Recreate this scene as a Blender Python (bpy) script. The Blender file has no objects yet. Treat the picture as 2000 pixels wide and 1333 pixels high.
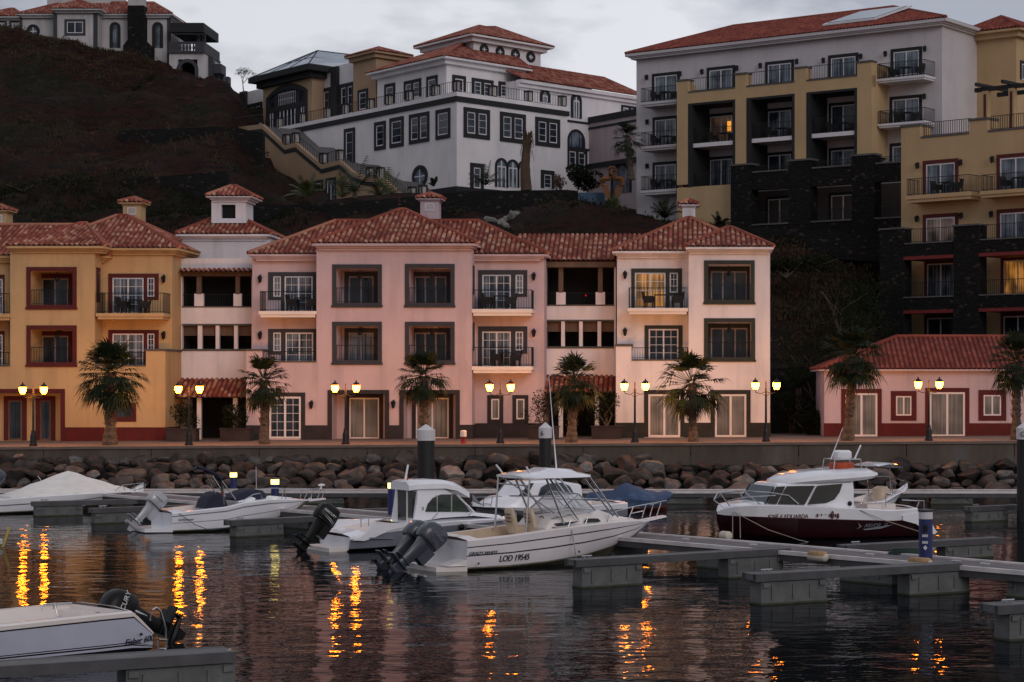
import bpy, bmesh, math, random
from mathutils import Vector, Matrix
R = random.Random(7)
FO, CX, HY, H = 4000.0, 1350.0, 750.0, 4.85
sc = bpy.context.scene
col = sc.collection
rad = math.radians
I4 = Matrix.Identity(4)
RM = {}

# ------------------------------------------------------------------ materials
def newmat(name):
    m = bpy.data.materials.new(name); m.use_nodes = True
    nt = m.node_tree
    return m, nt, nt.nodes['Principled BSDF']

def mat(name, c, rough=.7, metal=0, var=.12, scale=1.5, bump=0, bscale=20, spec=.5, c2=None, c2pos=.55, stretch=(1, 1, 1), coat=0, detail=6):
    m, nt, b = newmat(name)
    N, L = nt.nodes, nt.links
    b.inputs['Roughness'].default_value = rough
    b.inputs['Metallic'].default_value = metal
    b.inputs['Specular IOR Level'].default_value = spec
    b.inputs['Coat Weight'].default_value = coat
    tc = N.new('ShaderNodeTexCoord')
    mp = N.new('ShaderNodeMapping'); mp.inputs['Scale'].default_value = stretch
    L.new(tc.outputs['Object'], mp.inputs['Vector'])
    n = N.new('ShaderNodeTexNoise'); n.inputs['Scale'].default_value = scale; n.inputs['Detail'].default_value = detail
    n.inputs['Roughness'].default_value = .65
    L.new(mp.outputs[0], n.inputs['Vector'])
    r = N.new('ShaderNodeValToRGB')
    lo = [x * (1 - var) for x in c]; hi = [min(1, x * (1 + var)) for x in c]
    r.color_ramp.elements[0].position = .3; r.color_ramp.elements[0].color = (*lo, 1)
    r.color_ramp.elements[1].position = .7; r.color_ramp.elements[1].color = (*(c2 or hi), 1)
    if c2:
        e = r.color_ramp.elements.new(c2pos); e.color = (*c, 1)
    L.new(n.outputs['Fac'], r.inputs['Fac'])
    L.new(r.outputs['Color'], b.inputs['Base Color'])
    if bump:
        n2 = N.new('ShaderNodeTexNoise'); n2.inputs['Scale'].default_value = bscale; n2.inputs['Detail'].default_value = 5
        L.new(mp.outputs[0], n2.inputs['Vector'])
        bp = N.new('ShaderNodeBump'); bp.inputs['Strength'].default_value = bump; bp.inputs['Distance'].default_value = .03
        L.new(n2.outputs['Fac'], bp.inputs['Height']); L.new(bp.outputs[0], b.inputs['Normal'])
    return m

def wallmat(name, c, streak=.13):
    """painted render: blotches, fine grain and faint vertical run-off stains"""
    m, nt, b = newmat(name)
    N, L = nt.nodes, nt.links
    b.inputs['Roughness'].default_value = .9; b.inputs['Specular IOR Level'].default_value = .2
    tc = N.new('ShaderNodeTexCoord')
    def noise(scale, st, det=5):
        mp = N.new('ShaderNodeMapping'); mp.inputs['Scale'].default_value = st
        L.new(tc.outputs['Object'], mp.inputs['Vector'])
        n = N.new('ShaderNodeTexNoise'); n.inputs['Scale'].default_value = scale; n.inputs['Detail'].default_value = det
        L.new(mp.outputs[0], n.inputs['Vector']); return n
    a = noise(.45, (1, 1, 1)); s = noise(1.6, (1, 1, .12)); g = noise(14, (1, 1, 1))
    def mr(n, a0, a1, b0, b1):
        q = N.new('ShaderNodeMapRange'); q.inputs['From Min'].default_value = a0; q.inputs['From Max'].default_value = a1
        q.inputs['To Min'].default_value = b0; q.inputs['To Max'].default_value = b1
        L.new(n.outputs['Fac'], q.inputs['Value']); return q
    m1 = N.new('ShaderNodeMath'); m1.operation = 'MULTIPLY'
    m2 = N.new('ShaderNodeMath'); m2.operation = 'MULTIPLY'
    L.new(mr(a, .3, .7, .9, 1.06).outputs[0], m1.inputs[0]); L.new(mr(s, .35, .5, 1 - streak, 1).outputs[0], m1.inputs[1])
    L.new(m1.outputs[0], m2.inputs[0]); L.new(mr(g, .3, .7, .95, 1.04).outputs[0], m2.inputs[1])
    mx = N.new('ShaderNodeVectorMath'); mx.operation = 'SCALE'; mx.inputs[0].default_value = c
    L.new(m2.outputs[0], mx.inputs['Scale']); L.new(mx.outputs[0], b.inputs['Base Color'])
    bp = N.new('ShaderNodeBump'); bp.inputs['Strength'].default_value = .25; bp.inputs['Distance'].default_value = .02
    L.new(g.outputs['Fac'], bp.inputs['Height']); L.new(bp.outputs[0], b.inputs['Normal'])
    return m

def tilemat(name, cols, pitch, row):
    m, nt, b = newmat(name)
    N, L = nt.nodes, nt.links
    b.inputs['Roughness'].default_value = .85; b.inputs['Specular IOR Level'].default_value = .2
    uv = N.new('ShaderNodeUVMap'); sx = N.new('ShaderNodeSeparateXYZ'); L.new(uv.outputs[0], sx.inputs[0])
    def math_(op, a, v=None, bb=None):
        q = N.new('ShaderNodeMath'); q.operation = op; L.new(a, q.inputs[0])
        if bb is not None: L.new(bb, q.inputs[1])
        elif v is not None: q.inputs[1].default_value = v
        return q.outputs[0]
    cu = math_('FLOOR', math_('DIVIDE', sx.outputs['X'], pitch))
    wn1 = N.new('ShaderNodeTexWhiteNoise'); wn1.noise_dimensions = '1D'; L.new(cu, wn1.inputs['W'])
    vv = math_('ADD', math_('DIVIDE', sx.outputs['Y'], row), bb=math_('MULTIPLY', wn1.outputs['Value'], .12))
    cv = math_('FLOOR', vv)
    cb = N.new('ShaderNodeCombineXYZ'); L.new(cu, cb.inputs[0]); L.new(cv, cb.inputs[1])
    wn = N.new('ShaderNodeTexWhiteNoise'); wn.noise_dimensions = '2D'; L.new(cb.outputs[0], wn.inputs['Vector'])
    r = N.new('ShaderNodeValToRGB'); r.color_ramp.interpolation = 'LINEAR'
    el = r.color_ramp.elements
    for i, (p, c) in enumerate(cols):
        e = el[i] if i < 2 else el.new(p)
        e.position = p; e.color = (*c, 1)
    L.new(wn.outputs['Value'], r.inputs['Fac'])
    tc = N.new('ShaderNodeTexCoord'); n = N.new('ShaderNodeTexNoise'); n.inputs['Scale'].default_value = .8
    L.new(tc.outputs['Object'], n.inputs['Vector'])
    mr = N.new('ShaderNodeMapRange'); mr.inputs['From Min'].default_value = .3; mr.inputs['From Max'].default_value = .7
    mr.inputs['To Min'].default_value = .8; mr.inputs['To Max'].default_value = 1.15
    L.new(n.outputs['Fac'], mr.inputs['Value'])
    sc_ = N.new('ShaderNodeVectorMath'); sc_.operation = 'SCALE'
    L.new(r.outputs['Color'], sc_.inputs[0]); L.new(mr.outputs[0], sc_.inputs['Scale'])
    L.new(sc_.outputs[0], b.inputs['Base Color'])
    fr = math_('FRACT', vv)
    bp = N.new('ShaderNodeBump'); bp.inputs['Strength'].default_value = .8; bp.inputs['Distance'].default_value = .05
    L.new(fr, bp.inputs['Height']); L.new(bp.outputs[0], b.inputs['Normal'])
    return m

def panemat(name, dark, light, emit=None, es=0):
    """window pane with pale curtain folds close behind reflective glass"""
    m, nt, b = newmat(name)
    N, L = nt.nodes, nt.links
    b.inputs['Roughness'].default_value = .12; b.inputs['IOR'].default_value = 1.5; b.inputs['Specular IOR Level'].default_value = .4
    tc = N.new('ShaderNodeTexCoord'); oi = N.new('ShaderNodeObjectInfo')
    ad = N.new('ShaderNodeVectorMath'); ad.operation = 'ADD'
    cb = N.new('ShaderNodeCombineXYZ'); L.new(oi.outputs['Random'], cb.inputs[0])
    ml = N.new('ShaderNodeVectorMath'); ml.operation = 'SCALE'; ml.inputs['Scale'].default_value = 57
    L.new(cb.outputs[0], ml.inputs[0]); L.new(tc.outputs['Object'], ad.inputs[0]); L.new(ml.outputs[0], ad.inputs[1])
    mp = N.new('ShaderNodeMapping'); mp.inputs['Scale'].default_value = (7, 7, .15); L.new(ad.outputs[0], mp.inputs['Vector'])
    n = N.new('ShaderNodeTexNoise'); n.inputs['Scale'].default_value = 1.2; n.inputs['Detail'].default_value = 3
    L.new(mp.outputs[0], n.inputs['Vector'])
    n2 = N.new('ShaderNodeTexNoise'); n2.inputs['Scale'].default_value = .9; n2.inputs['Detail'].default_value = 1
    L.new(ad.outputs[0], n2.inputs['Vector'])
    mu = N.new('ShaderNodeMath'); mu.operation = 'MULTIPLY'; L.new(n.outputs['Fac'], mu.inputs[0]); L.new(n2.outputs['Fac'], mu.inputs[1])
    r = N.new('ShaderNodeValToRGB')
    r.color_ramp.elements[0].position = .17; r.color_ramp.elements[0].color = (*dark, 1)
    r.color_ramp.elements[1].position = .36; r.color_ramp.elements[1].color = (*light, 1)
    L.new(mu.outputs[0], r.inputs['Fac']); L.new(r.outputs['Color'], b.inputs['Base Color'])
    if emit:
        mx = N.new('ShaderNodeMapRange'); mx.inputs['From Min'].default_value = .2; mx.inputs['From Max'].default_value = .33
        mx.inputs['To Min'].default_value = .15 * es; mx.inputs['To Max'].default_value = es
        L.new(mu.outputs[0], mx.inputs['Value']); L.new(mx.outputs[0], b.inputs['Emission Strength'])
        b.inputs['Emission Color'].default_value = (*emit, 1)
    return m

def stonemat(name):
    m, nt, b = newmat(name)
    N, L = nt.nodes, nt.links
    b.inputs['Roughness'].default_value = .9; b.inputs['Specular IOR Level'].default_value = .2
    tc = N.new('ShaderNodeTexCoord')
    mp = N.new('ShaderNodeMapping'); mp.inputs['Scale'].default_value = (1, 1, 1.7); L.new(tc.outputs['Object'], mp.inputs['Vector'])
    v = N.new('ShaderNodeTexVoronoi'); v.inputs['Scale'].default_value = 4.2; L.new(mp.outputs[0], v.inputs['Vector'])
    wn = N.new('ShaderNodeTexWhiteNoise'); L.new(v.outputs['Color'], wn.inputs['Vector'])
    r = N.new('ShaderNodeValToRGB'); e = r.color_ramp.elements
    e[0].position = 0; e[0].color = (.006, .006, .007, 1); e[1].position = .93; e[1].color = (.011, .0105, .011, 1)
    q = e.new(.985); q.color = (.05, .035, .03, 1)
    L.new(wn.outputs['Value'], r.inputs['Fac']); L.new(r.outputs['Color'], b.inputs['Base Color'])
    bp = N.new('ShaderNodeBump'); bp.inputs['Strength'].default_value = .7; bp.inputs['Distance'].default_value = .06; bp.invert = True
    L.new(v.outputs['Distance'], bp.inputs['Height']); L.new(bp.outputs[0], b.inputs['Normal'])
    return m

def emis(name, c, s, transp=0):
    m = bpy.data.materials.new(name); m.use_nodes = True; nt = m.node_tree; nt.nodes.clear()
    o = nt.nodes.new('ShaderNodeOutputMaterial'); e = nt.nodes.new('ShaderNodeEmission')
    e.inputs['Color'].default_value = (*c, 1); e.inputs['Strength'].default_value = s
    if transp:
        t = nt.nodes.new('ShaderNodeBsdfTransparent'); x = nt.nodes.new('ShaderNodeMixShader'); x.inputs[0].default_value = transp
        nt.links.new(e.outputs[0], x.inputs[1]); nt.links.new(t.outputs[0], x.inputs[2]); nt.links.new(x.outputs[0], o.inputs[0])
    else:
        nt.links.new(e.outputs[0], o.inputs[0])
    return m

M = {}
M['yellow'] = wallmat('yellow_render', (.55, .375, .20))
M['pink'] = wallmat('pink_render', (.55, .435, .48))
M['white'] = wallmat('offwhite_render', (.76, .72, .76))
M['hotelwhite'] = wallmat('hotel_white_render', (.76, .73, .755), .06)
M['hotelgrey'] = wallmat('hotel_grey_render', (.56, .53, .56), .06)
M['hotelyellow'] = wallmat('hotel_yellow_render', (.50, .35, .20), .06)
M['orange'] = wallmat('ochre_render', (.40, .275, .18), .06)
M['rosewall'] = wallmat('rose_render', (.46, .38, .40), .1)
M['villa'] = wallmat('villa_render', (.50, .48, .49), .15)
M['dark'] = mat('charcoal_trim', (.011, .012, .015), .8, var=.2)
M['grey'] = mat('slate_trim', (.040, .041, .050), .8, var=.15)
M['green'] = mat('dark_olive_trim', (.034, .037, .030), .8, var=.15)
M['red'] = mat('oxblood_trim', (.085, .010, .009), .8, var=.2)
M['redstrip'] = mat('red_strip', (.16, .012, .012), .7, var=.2)
M['plinth_dark'] = mat('dark_plinth', (.030, .025, .028), .85, var=.3, bump=.2)
M['plinth_green'] = mat('olive_plinth', (.030, .029, .024), .85, var=.3, bump=.2)
M['plinth_red'] = mat('red_plinth', (.095, .011, .008), .85, var=.25, bump=.2)
M['tile'] = tilemat('mixed_clay_tiles', [(0, (.18, .045, .032)), (1, (.50, .29, .20)), (.3, (.24, .062, .040)), (.6, (.33, .105, .066)), (.86, (.42, .19, .125))], .26, .34)
M['gutter'] = mat('tile_gutter', (.10, .022, .018), .9, var=.3)
M['tilered'] = tilemat('plain_red_tiles', [(0, (.16, .034, .025)), (1, (.26, .075, .052)), (.5, (.205, .050, .036))], .26, .36)
M['tilehotel'] = tilemat('hotel_clay_tiles', [(0, (.17, .045, .035)), (1, (.36, .17, .12)), (.5, (.25, .07, .05))], .3, .45)
M['stone'] = stonemat('dark_basalt_masonry')
M['pane'] = panemat('curtained_glass', (.018, .028, .042), (.19, .23, .29))
M['panedark'] = panemat('dark_glass', (.008, .013, .022), (.04, .052, .075))
M['panepale'] = panemat('blind_behind_glass', (.11, .108, .105), (.23, .222, .215))
M['panelit'] = panemat('lit_curtained_glass', (.1, .08, .04), (.3, .2, .1), (1, .40, .07), .36)
M['paneglow'] = panemat('dim_lit_glass', (.05, .05, .06), (.3, .26, .24), (1, .42, .13), .035)
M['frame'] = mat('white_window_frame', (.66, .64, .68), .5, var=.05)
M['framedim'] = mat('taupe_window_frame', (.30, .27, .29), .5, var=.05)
M['framepink'] = mat('pinkish_window_frame', (.72, .66, .67), .5, var=.05)
M['rail'] = mat('black_iron', (.010, .010, .012), .5, metal=.4, var=.2)
M['wood'] = mat('weathered_beam', (.13, .085, .06), .85, var=.3, stretch=(1, 1, .2), bump=.3)
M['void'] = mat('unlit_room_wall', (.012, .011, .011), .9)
M['coping'] = mat('grey_coping', (.09, .085, .085), .85, var=.2)
M['conc'] = mat('stained_concrete', (.11, .083, .064), .92, var=.45, scale=.6, stretch=(1, 1, .25), bump=.35, bscale=8, c2=(.13, .12, .11))
M['pave'] = mat('promenade_paving', (.17, .12, .10), .85, var=.2, scale=1.2, bump=.2)
M['seabed'] = mat('seabed', (.02, .02, .02), .9)
M['frond'] = mat('palm_frond', (.017, .026, .012), .6, var=.4, scale=1.2, c2=(.034, .038, .015), spec=.15)
M['deadfrond'] = mat('dry_palm_frond', (.075, .045, .024), .8, var=.4, scale=2)
M['trunk'] = mat('palm_trunk', (.075, .06, .05), .95, var=.5, scale=7, stretch=(1, 1, 1.6), bump=1, bscale=9)
M['leaf'] = mat('shrub_leaf', (.014, .019, .010), .9, var=.5, scale=1.5, spec=.05)
M['leafy'] = mat('yellow_green_leaf', (.06, .07, .02), .6, var=.35, scale=1.5)
M['bark'] = mat('bark', (.09, .07, .06), .9, var=.4)
M['iron'] = mat('cast_iron_paint', (.012, .013, .015), .45, metal=.3, var=.3)
M['pole'] = M['iron']
M['gel'] = mat('white_gelcoat', (.84, .84, .89), .22, var=.06, scale=.8, coat=.4)
M['gelwarm'] = mat('cream_gelcoat', (.80, .74, .71), .3, var=.06, scale=.9, coat=.2)
M['beige'] = mat('beige_moulding', (.60, .48, .36), .5, var=.1, scale=3)
M['maroon'] = mat('maroon_gelcoat', (.022, .004, .006), .18, var=.2, coat=.6)
M['black'] = mat('black_plastic', (.006, .006, .007), .4, var=.2, spec=.25)
M['outgrey'] = mat('slate_blue_cowl', (.045, .052, .075), .32, var=.15, coat=.3)
M['outsilver'] = mat('silver_cowl', (.42, .43, .46), .35, metal=.3, var=.1)
M['steel'] = mat('stainless_tube', (.55, .55, .57), .25, metal=1, var=.1)
M['alu'] = mat('dull_aluminium', (.50, .45, .43), .5, metal=.6, var=.15)
M['cover'] = mat('white_canvas', (.80, .76, .72), .85, var=.1, scale=2.5, stretch=(1, 2, 1), bump=.5, bscale=3)
M['navy'] = mat('navy_canvas', (.010, .012, .035), .8, var=.2, bump=.3)
M['bluecover'] = mat('blue_tarpaulin', (.02, .05, .13), .55, var=.45, scale=2.2, bump=.7, bscale=3, c2=(.05, .11, .2))
M['boatglass'] = mat('tinted_boat_window', (.012, .016, .018), .05, var=.5, scale=2, spec=.8)
M['scum'] = mat('waterline_scum', (.20, .19, .13), .7, var=.5, scale=3)
M['dinghyred'] = mat('dull_red_hull', (.06, .005, .005), .5)
M['red2'] = mat('red_hull_paint', (.25, .01, .01), .5)
M['lifered'] = mat('orange_red_buoy', (.42, .06, .02), .6, var=.3, scale=6)
M['rubber'] = mat('fender_vinyl', (.55, .50, .42), .6, var=.15, scale=3)
M['rust'] = mat('fender_rust_stain', (.36, .22, .11), .7, var=.4, scale=5)
M['deckwood'] = mat('pontoon_decking', (.15, .13, .135), .8, var=.3, scale=1.5, stretch=(1, 1, 1), bump=.3)
M['decklight'] = mat('pontoon_edge_beam', (.66, .62, .62), .6, var=.2, metal=.1)
M['pontoon'] = mat('finger_beam', (.065, .064, .07), .6, var=.3, scale=2)
M['float'] = mat('float_concrete', (.13, .133, .135), .85, var=.3, scale=2, bump=.2, c2=(.17, .17, .173))
M['algae'] = mat('algae_line', (.05, .06, .035), .9, var=.4)
M['pedblue'] = mat('navy_pedestal', (.012, .02, .11), .4, var=.15)
M['pilewhite'] = mat('white_pile_cap', (.62, .60, .63), .5, var=.08)
M['pileblack'] = mat('black_pile_sleeve', (.010, .010, .011), .6, var=.3, scale=3)
M['rope'] = mat('pale_rope', (.35, .32, .28), .9, var=.3)
M['inkmaroon'] = mat('maroon_lettering', (.09, .012, .02), .5)
M['inkblack'] = mat('black_lettering', (.012, .014, .03), .5)
M['inkwhite'] = mat('white_lettering', (.6, .6, .6), .5)
M['inkgrey'] = mat('grey_lettering', (.16, .17, .2), .5)
M['sculpt'] = mat('orange_painted_steel', (.19, .075, .025), .6, var=.25)
M['mural'] = mat('blue_painted_wall', (.04, .085, .14), .8, var=.3)
M['glassroof'] = mat('glass_roof', (.20, .26, .30), .08, var=.25, scale=.7, spec=.9)
M['wicker'] = mat('black_wicker', (.012, .011, .011), .7, var=.3)
M['lamp'] = emis('sodium_lantern_glass', (1, .21, .009), 105, .35)
M['pedlamp'] = emis('pedestal_lamp', (1, .78, .20), 4)
M['tinylamp'] = emis('small_lamp', (1, .2, .03), 5)
M['lanternpanel'] = mat('opal_panel', (.42, .39, .38), .6)
M['white_patch'] = mat('shotcrete', (.17, .165, .155), .9, var=.5, scale=1)

# ------------------------------------------------------------------ geometry helpers
def pt(px, py, D):
    s = FO / D
    return Vector(((px - CX) / s, D, H - (py - HY) / s))
def gp(px, py, z=0):
    return pt(px, py, FO * (H - z) / (py - HY))

class Fr:
    """a vertical working plane: u to the right along it, w away from the viewer, z up"""
    def __init__(s, A, d):
        d = Vector((d[0], d[1])).normalized()
        s.A = Vector((A[0], A[1])); s.d = d; s.n = Vector((-d.y, d.x))
        s.M = Matrix(((d.x, -d.y, 0, A[0]), (d.y, d.x, 0, A[1]), (0, 0, 1, 0), (0, 0, 0, 1)))
    def u(s, px, w=0):
        t = (px - CX) / FO
        A = s.A + s.n * w
        # A + d*u = (t*D, D)
        return (t * A.y - A.x) / (s.d.x - t * s.d.y)
    def D(s, px, w=0):
        return (s.A + s.n * w + s.d * s.u(px, w)).y
    def z(s, px, py, w=0):
        return H - (py - HY) * s.D(px, w) / FO
    def p(s, px, py, w=0):
        return (s.u(px, w), w, s.z(px, py, w))
    def off(s, px, w=0):
        """frame with the same direction through the point seen at px on plane w"""
        a = s.A + s.n * w + s.d * s.u(px, w)
        return Fr((a.x, a.y), s.d)

NOSPLIT = {'wall', 'side_wall', 'crown', 'foliage', 'fronds', 'frame', 'trunk', 'roof', 'hull', 'deck', 'stem', 'dead_fronds', 'vent_grille', 'arched_window', 'round_window', 'top_frame', 'glazing_bar'}
ONEEACH = {'window_pillar', 'parapet_pier', 'canopy_post', 'post', 'quoin', 'swim_platform_x'}
class MB:
    def __init__(s, F=None):
        s.v = []; s.f = []; s.mi = []; s.uv = {}; s.M = F.M.copy() if F else I4.copy(); s.cur = 0; s.isl = []
    def add(s, pts, faces, uvs=None):
        k = len(s.v); s.isl.append((k, len(s.f))); s.v += [Vector(p) for p in pts]
        for i, f in enumerate(faces):
            if uvs: s.uv[len(s.f)] = uvs[i]
            s.f.append([k + j for j in f]); s.mi.append(s.cur)
        return s
    def poly(s, pts, uv=None): return s.add(pts, [list(range(len(pts)))], [uv] if uv else None)
    def hexa(s, p): return s.add(p, [(0, 1, 2, 3), (7, 6, 5, 4), (0, 4, 5, 1), (1, 5, 6, 2), (2, 6, 7, 3), (3, 7, 4, 0)])
    def box(s, x0, x1, y0, y1, z0, z1):
        x0, x1 = sorted((x0, x1)); y0, y1 = sorted((y0, y1)); z0, z1 = sorted((z0, z1))
        return s.hexa([(x0, y0, z0), (x1, y0, z0), (x1, y1, z0), (x0, y1, z0), (x0, y0, z1), (x1, y0, z1), (x1, y1, z1), (x0, y1, z1)])
    def prism(s, pts, vec):
        pts = [Vector(p) for p in pts]; vec = Vector(vec); n = len(pts)
        return s.add(pts + [p + vec for p in pts], [list(range(n)), list(range(2 * n - 1, n - 1, -1))] + [(i, (i + 1) % n, n + (i + 1) % n, n + i) for i in range(n)])
    def loft(s, rings, closed=True, cap=True):
        n = len(rings[0]); k = len(s.v); s.isl.append((k, len(s.f))); s.v += [Vector(p) for r in rings for p in r]
        m = n if closed else n - 1
        for i in range(len(rings) - 1):
            for j in range(m):
                a = k + i * n; b = a + n
                s.f.append([a + j, a + (j + 1) % n, b + (j + 1) % n, b + j]); s.mi.append(s.cur)
        if cap and closed:
            s.f.append([k + j for j in range(n)][::-1]); s.mi.append(s.cur)
            s.f.append([k + (len(rings) - 1) * n + j for j in range(n)]); s.mi.append(s.cur)
        return s
    def tube(s, pts, r, n=6, cap=True):
        pts = [Vector(p) for p in pts]; rings = []
        rr = (list(r) + [r[-1]] * len(pts)) if isinstance(r, (list, tuple)) else [r] * len(pts)
        for i, p in enumerate(pts):
            t = (pts[min(i + 1, len(pts) - 1)] - pts[max(i - 1, 0)])
            if t.length < 1e-6: t = Vector((0, 0, 1))
            t.normalize()
            a = Vector((0, 0, 1)) if abs(t.z) < .9 else Vector((1, 0, 0))
            x = t.cross(a).normalized(); y = t.cross(x)
            rings.append([p + x * rr[i] * math.cos(2 * math.pi * j / n) + y * rr[i] * math.sin(2 * math.pi * j / n) for j in range(n)])
        return s.loft(rings, True, cap)
    def lathe(s, prof, n=12, c=(0, 0, 0), ph=0):
        return s.loft([[(c[0] + r * math.cos(ph + 2 * math.pi * j / n), c[1] + r * math.sin(ph + 2 * math.pi * j / n), c[2] + z) for j in range(n)] for r, z in prof])
    def ball(s, c, r, n=10, m=7):
        c = Vector(c); r = r if isinstance(r, (tuple, list)) else (r, r, r)
        return s.loft([[c + Vector((r[0] * max(.02, math.sin(math.pi * i / m)) * math.cos(2 * math.pi * j / n), r[1] * max(.02, math.sin(math.pi * i / m)) * math.sin(2 * math.pi * j / n), r[2] * math.cos(math.pi * i / m))) for j in range(n)] for i in range(m + 1)])
    def ring(s, x0, x1, z0, z1, y0, y1, t, bottom=True):
        """rectangular frame of bar width t in the u-z plane"""
        s.box(x0, x1, y0, y1, z1 - t, z1)
        zb = z0
        if bottom: s.box(x0, x1, y0, y1, z0, z0 + t); zb = z0 + t
        s.box(x0, x0 + t, y0, y1, zb, z1 - t); s.box(x1 - t, x1, y0, y1, zb, z1 - t)
        return s
    def groups(s, each):
        """split into the far-apart pieces, each an MB of its own"""
        ends = s.isl[1:] + [(len(s.v), len(s.f))]; B = []
        for (v0, f0), (v1, f1) in zip(s.isl, ends):
            vs = s.v[v0:v1]; B.append(([min(p[i] for p in vs) for i in range(3)], [max(p[i] for p in vs) for i in range(3)]))
        k = len(B); lab = list(range(k)); sz = [max(b[1][i] - b[0][i] for i in range(3)) for b in B]
        def root(i):
            while lab[i] != i: i = lab[i]
            return i
        if not each:
            for i in range(k):
                for j in range(i):
                    gp_ = math.sqrt(sum(max(0, B[i][0][q] - B[j][1][q], B[j][0][q] - B[i][1][q]) ** 2 for q in range(3)))
                    if gp_ <= max(.02, .5 * max(sz[i], sz[j])) * .98: lab[root(i)] = root(j)
        R_ = {}
        for i in range(k): R_.setdefault(root(i), []).append(i)
        if len(R_) < 2: return [s]
        out = []
        for ids in R_.values():
            m = MB(); m.M = s.M
            for i in ids:
                (v0, f0), (v1, f1) = s.isl[i], ends[i]; kk = len(m.v) - v0; m.isl.append((len(m.v), len(m.f))); m.v += s.v[v0:v1]
                for f in range(f0, f1):
                    if f in s.uv: m.uv[len(m.f)] = s.uv[f]
                    m.f.append([q + kk for q in s.f[f]]); m.mi.append(s.mi[f])
            out.append(m)
        return out
    def build(s, name, mats, parent=None, smooth=False, norm=True):
        if not isinstance(mats, (list, tuple)): mats = [mats]
        if parent is not None and 1 < len(s.isl) <= 260 and name not in NOSPLIT:
            g = s.groups(name in ONEEACH)
            if len(g) > 1:
                r = None
                for q in g:
                    o = q.build(name, mats, parent, smooth, norm); r = r or o
                return r
        T = (RM[parent.name].inverted() @ s.M) if parent is not None else s.M
        me = bpy.data.meshes.new(name)
        me.from_pydata([T @ v for v in s.v], [], s.f)
        for m in mats: me.materials.append(M[m] if isinstance(m, str) else m)
        for p, i in zip(me.polygons, s.mi): p.material_index = i; p.use_smooth = smooth
        if s.uv:
            ul = me.uv_layers.new(name='UVMap')
            for fi, uvs in s.uv.items():
                for li, q in zip(me.polygons[fi].loop_indices, uvs): ul.data[li].uv = q
        if norm:
            bm = bmesh.new(); bm.from_mesh(me); bmesh.ops.recalc_face_normals(bm, faces=bm.faces); bm.to_mesh(me); bm.free()
        if smooth: me.set_sharp_from_angle(angle=rad(38))
        me.update()
        o = bpy.data.objects.new(name, me); col.objects.link(o)
        if parent is not None: o.parent = parent; RM[o.name] = RM[parent.name]
        else: RM[o.name] = I4
        return o

def tag(o, label=None, cat=None, group=None, kind=None):
    if label: o['label'] = label
    if cat: o['category'] = cat
    if group: o['group'] = group
    if kind: o['kind'] = kind
    return o
def thing(name, label, cat, F=None, base=(0, 0, 0), group=None):
    """Empty at the thing's base; children are built in frame F (or world)"""
    o = bpy.data.objects.new(name, None); col.objects.link(o)
    Mx = (F.M if F else I4) @ Matrix.Translation(Vector(base))
    o.matrix_world = Mx; RM[o.name] = Mx.copy(); o.empty_display_size = .3
    return tag(o, label, cat, group)
def kids(o): return [c for c in col.objects if c.parent == o]
KC = {}
def tree(o):
    if o.name not in KC: KC[o.name] = [(c, tree(c)) for c in kids(o)]
    return KC[o.name]
def dup(root, loc, rz=0, s=1, label=None, group=None):
    t = tree(root)
    def cp(o, par, ch):
        c = o.copy(); col.objects.link(c); c.parent = par
        for k, kk in ch: cp(k, c, kk)
        return c
    r = cp(root, None, t)
    r.location = loc; r.rotation_euler = (0, 0, rz); r.scale = (s, s, s) if not isinstance(s, tuple) else s
    if label: r['label'] = label
    if group: r['group'] = group
    return r
def place(root, loc, rz=0, s=1, label=None):
    root.location = loc; root.rotation_euler = (0, 0, rz); root.scale = (s, s, s) if not isinstance(s, tuple) else s
    if label: root['label'] = label
    return root
class Repeat:
    """first use moves the prototype itself, later uses copy it"""
    def __init__(s, make, group): s.p = make(); s.n = 0; s.g = group; tree(s.p)
    def __call__(s, loc, rz=0, sc_=1, label=None):
        s.n += 1
        if s.n == 1:
            s.p['group'] = s.g; return place(s.p, loc, rz, sc_, label)
        return dup(s.p, loc, rz, sc_, label, s.g)

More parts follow.
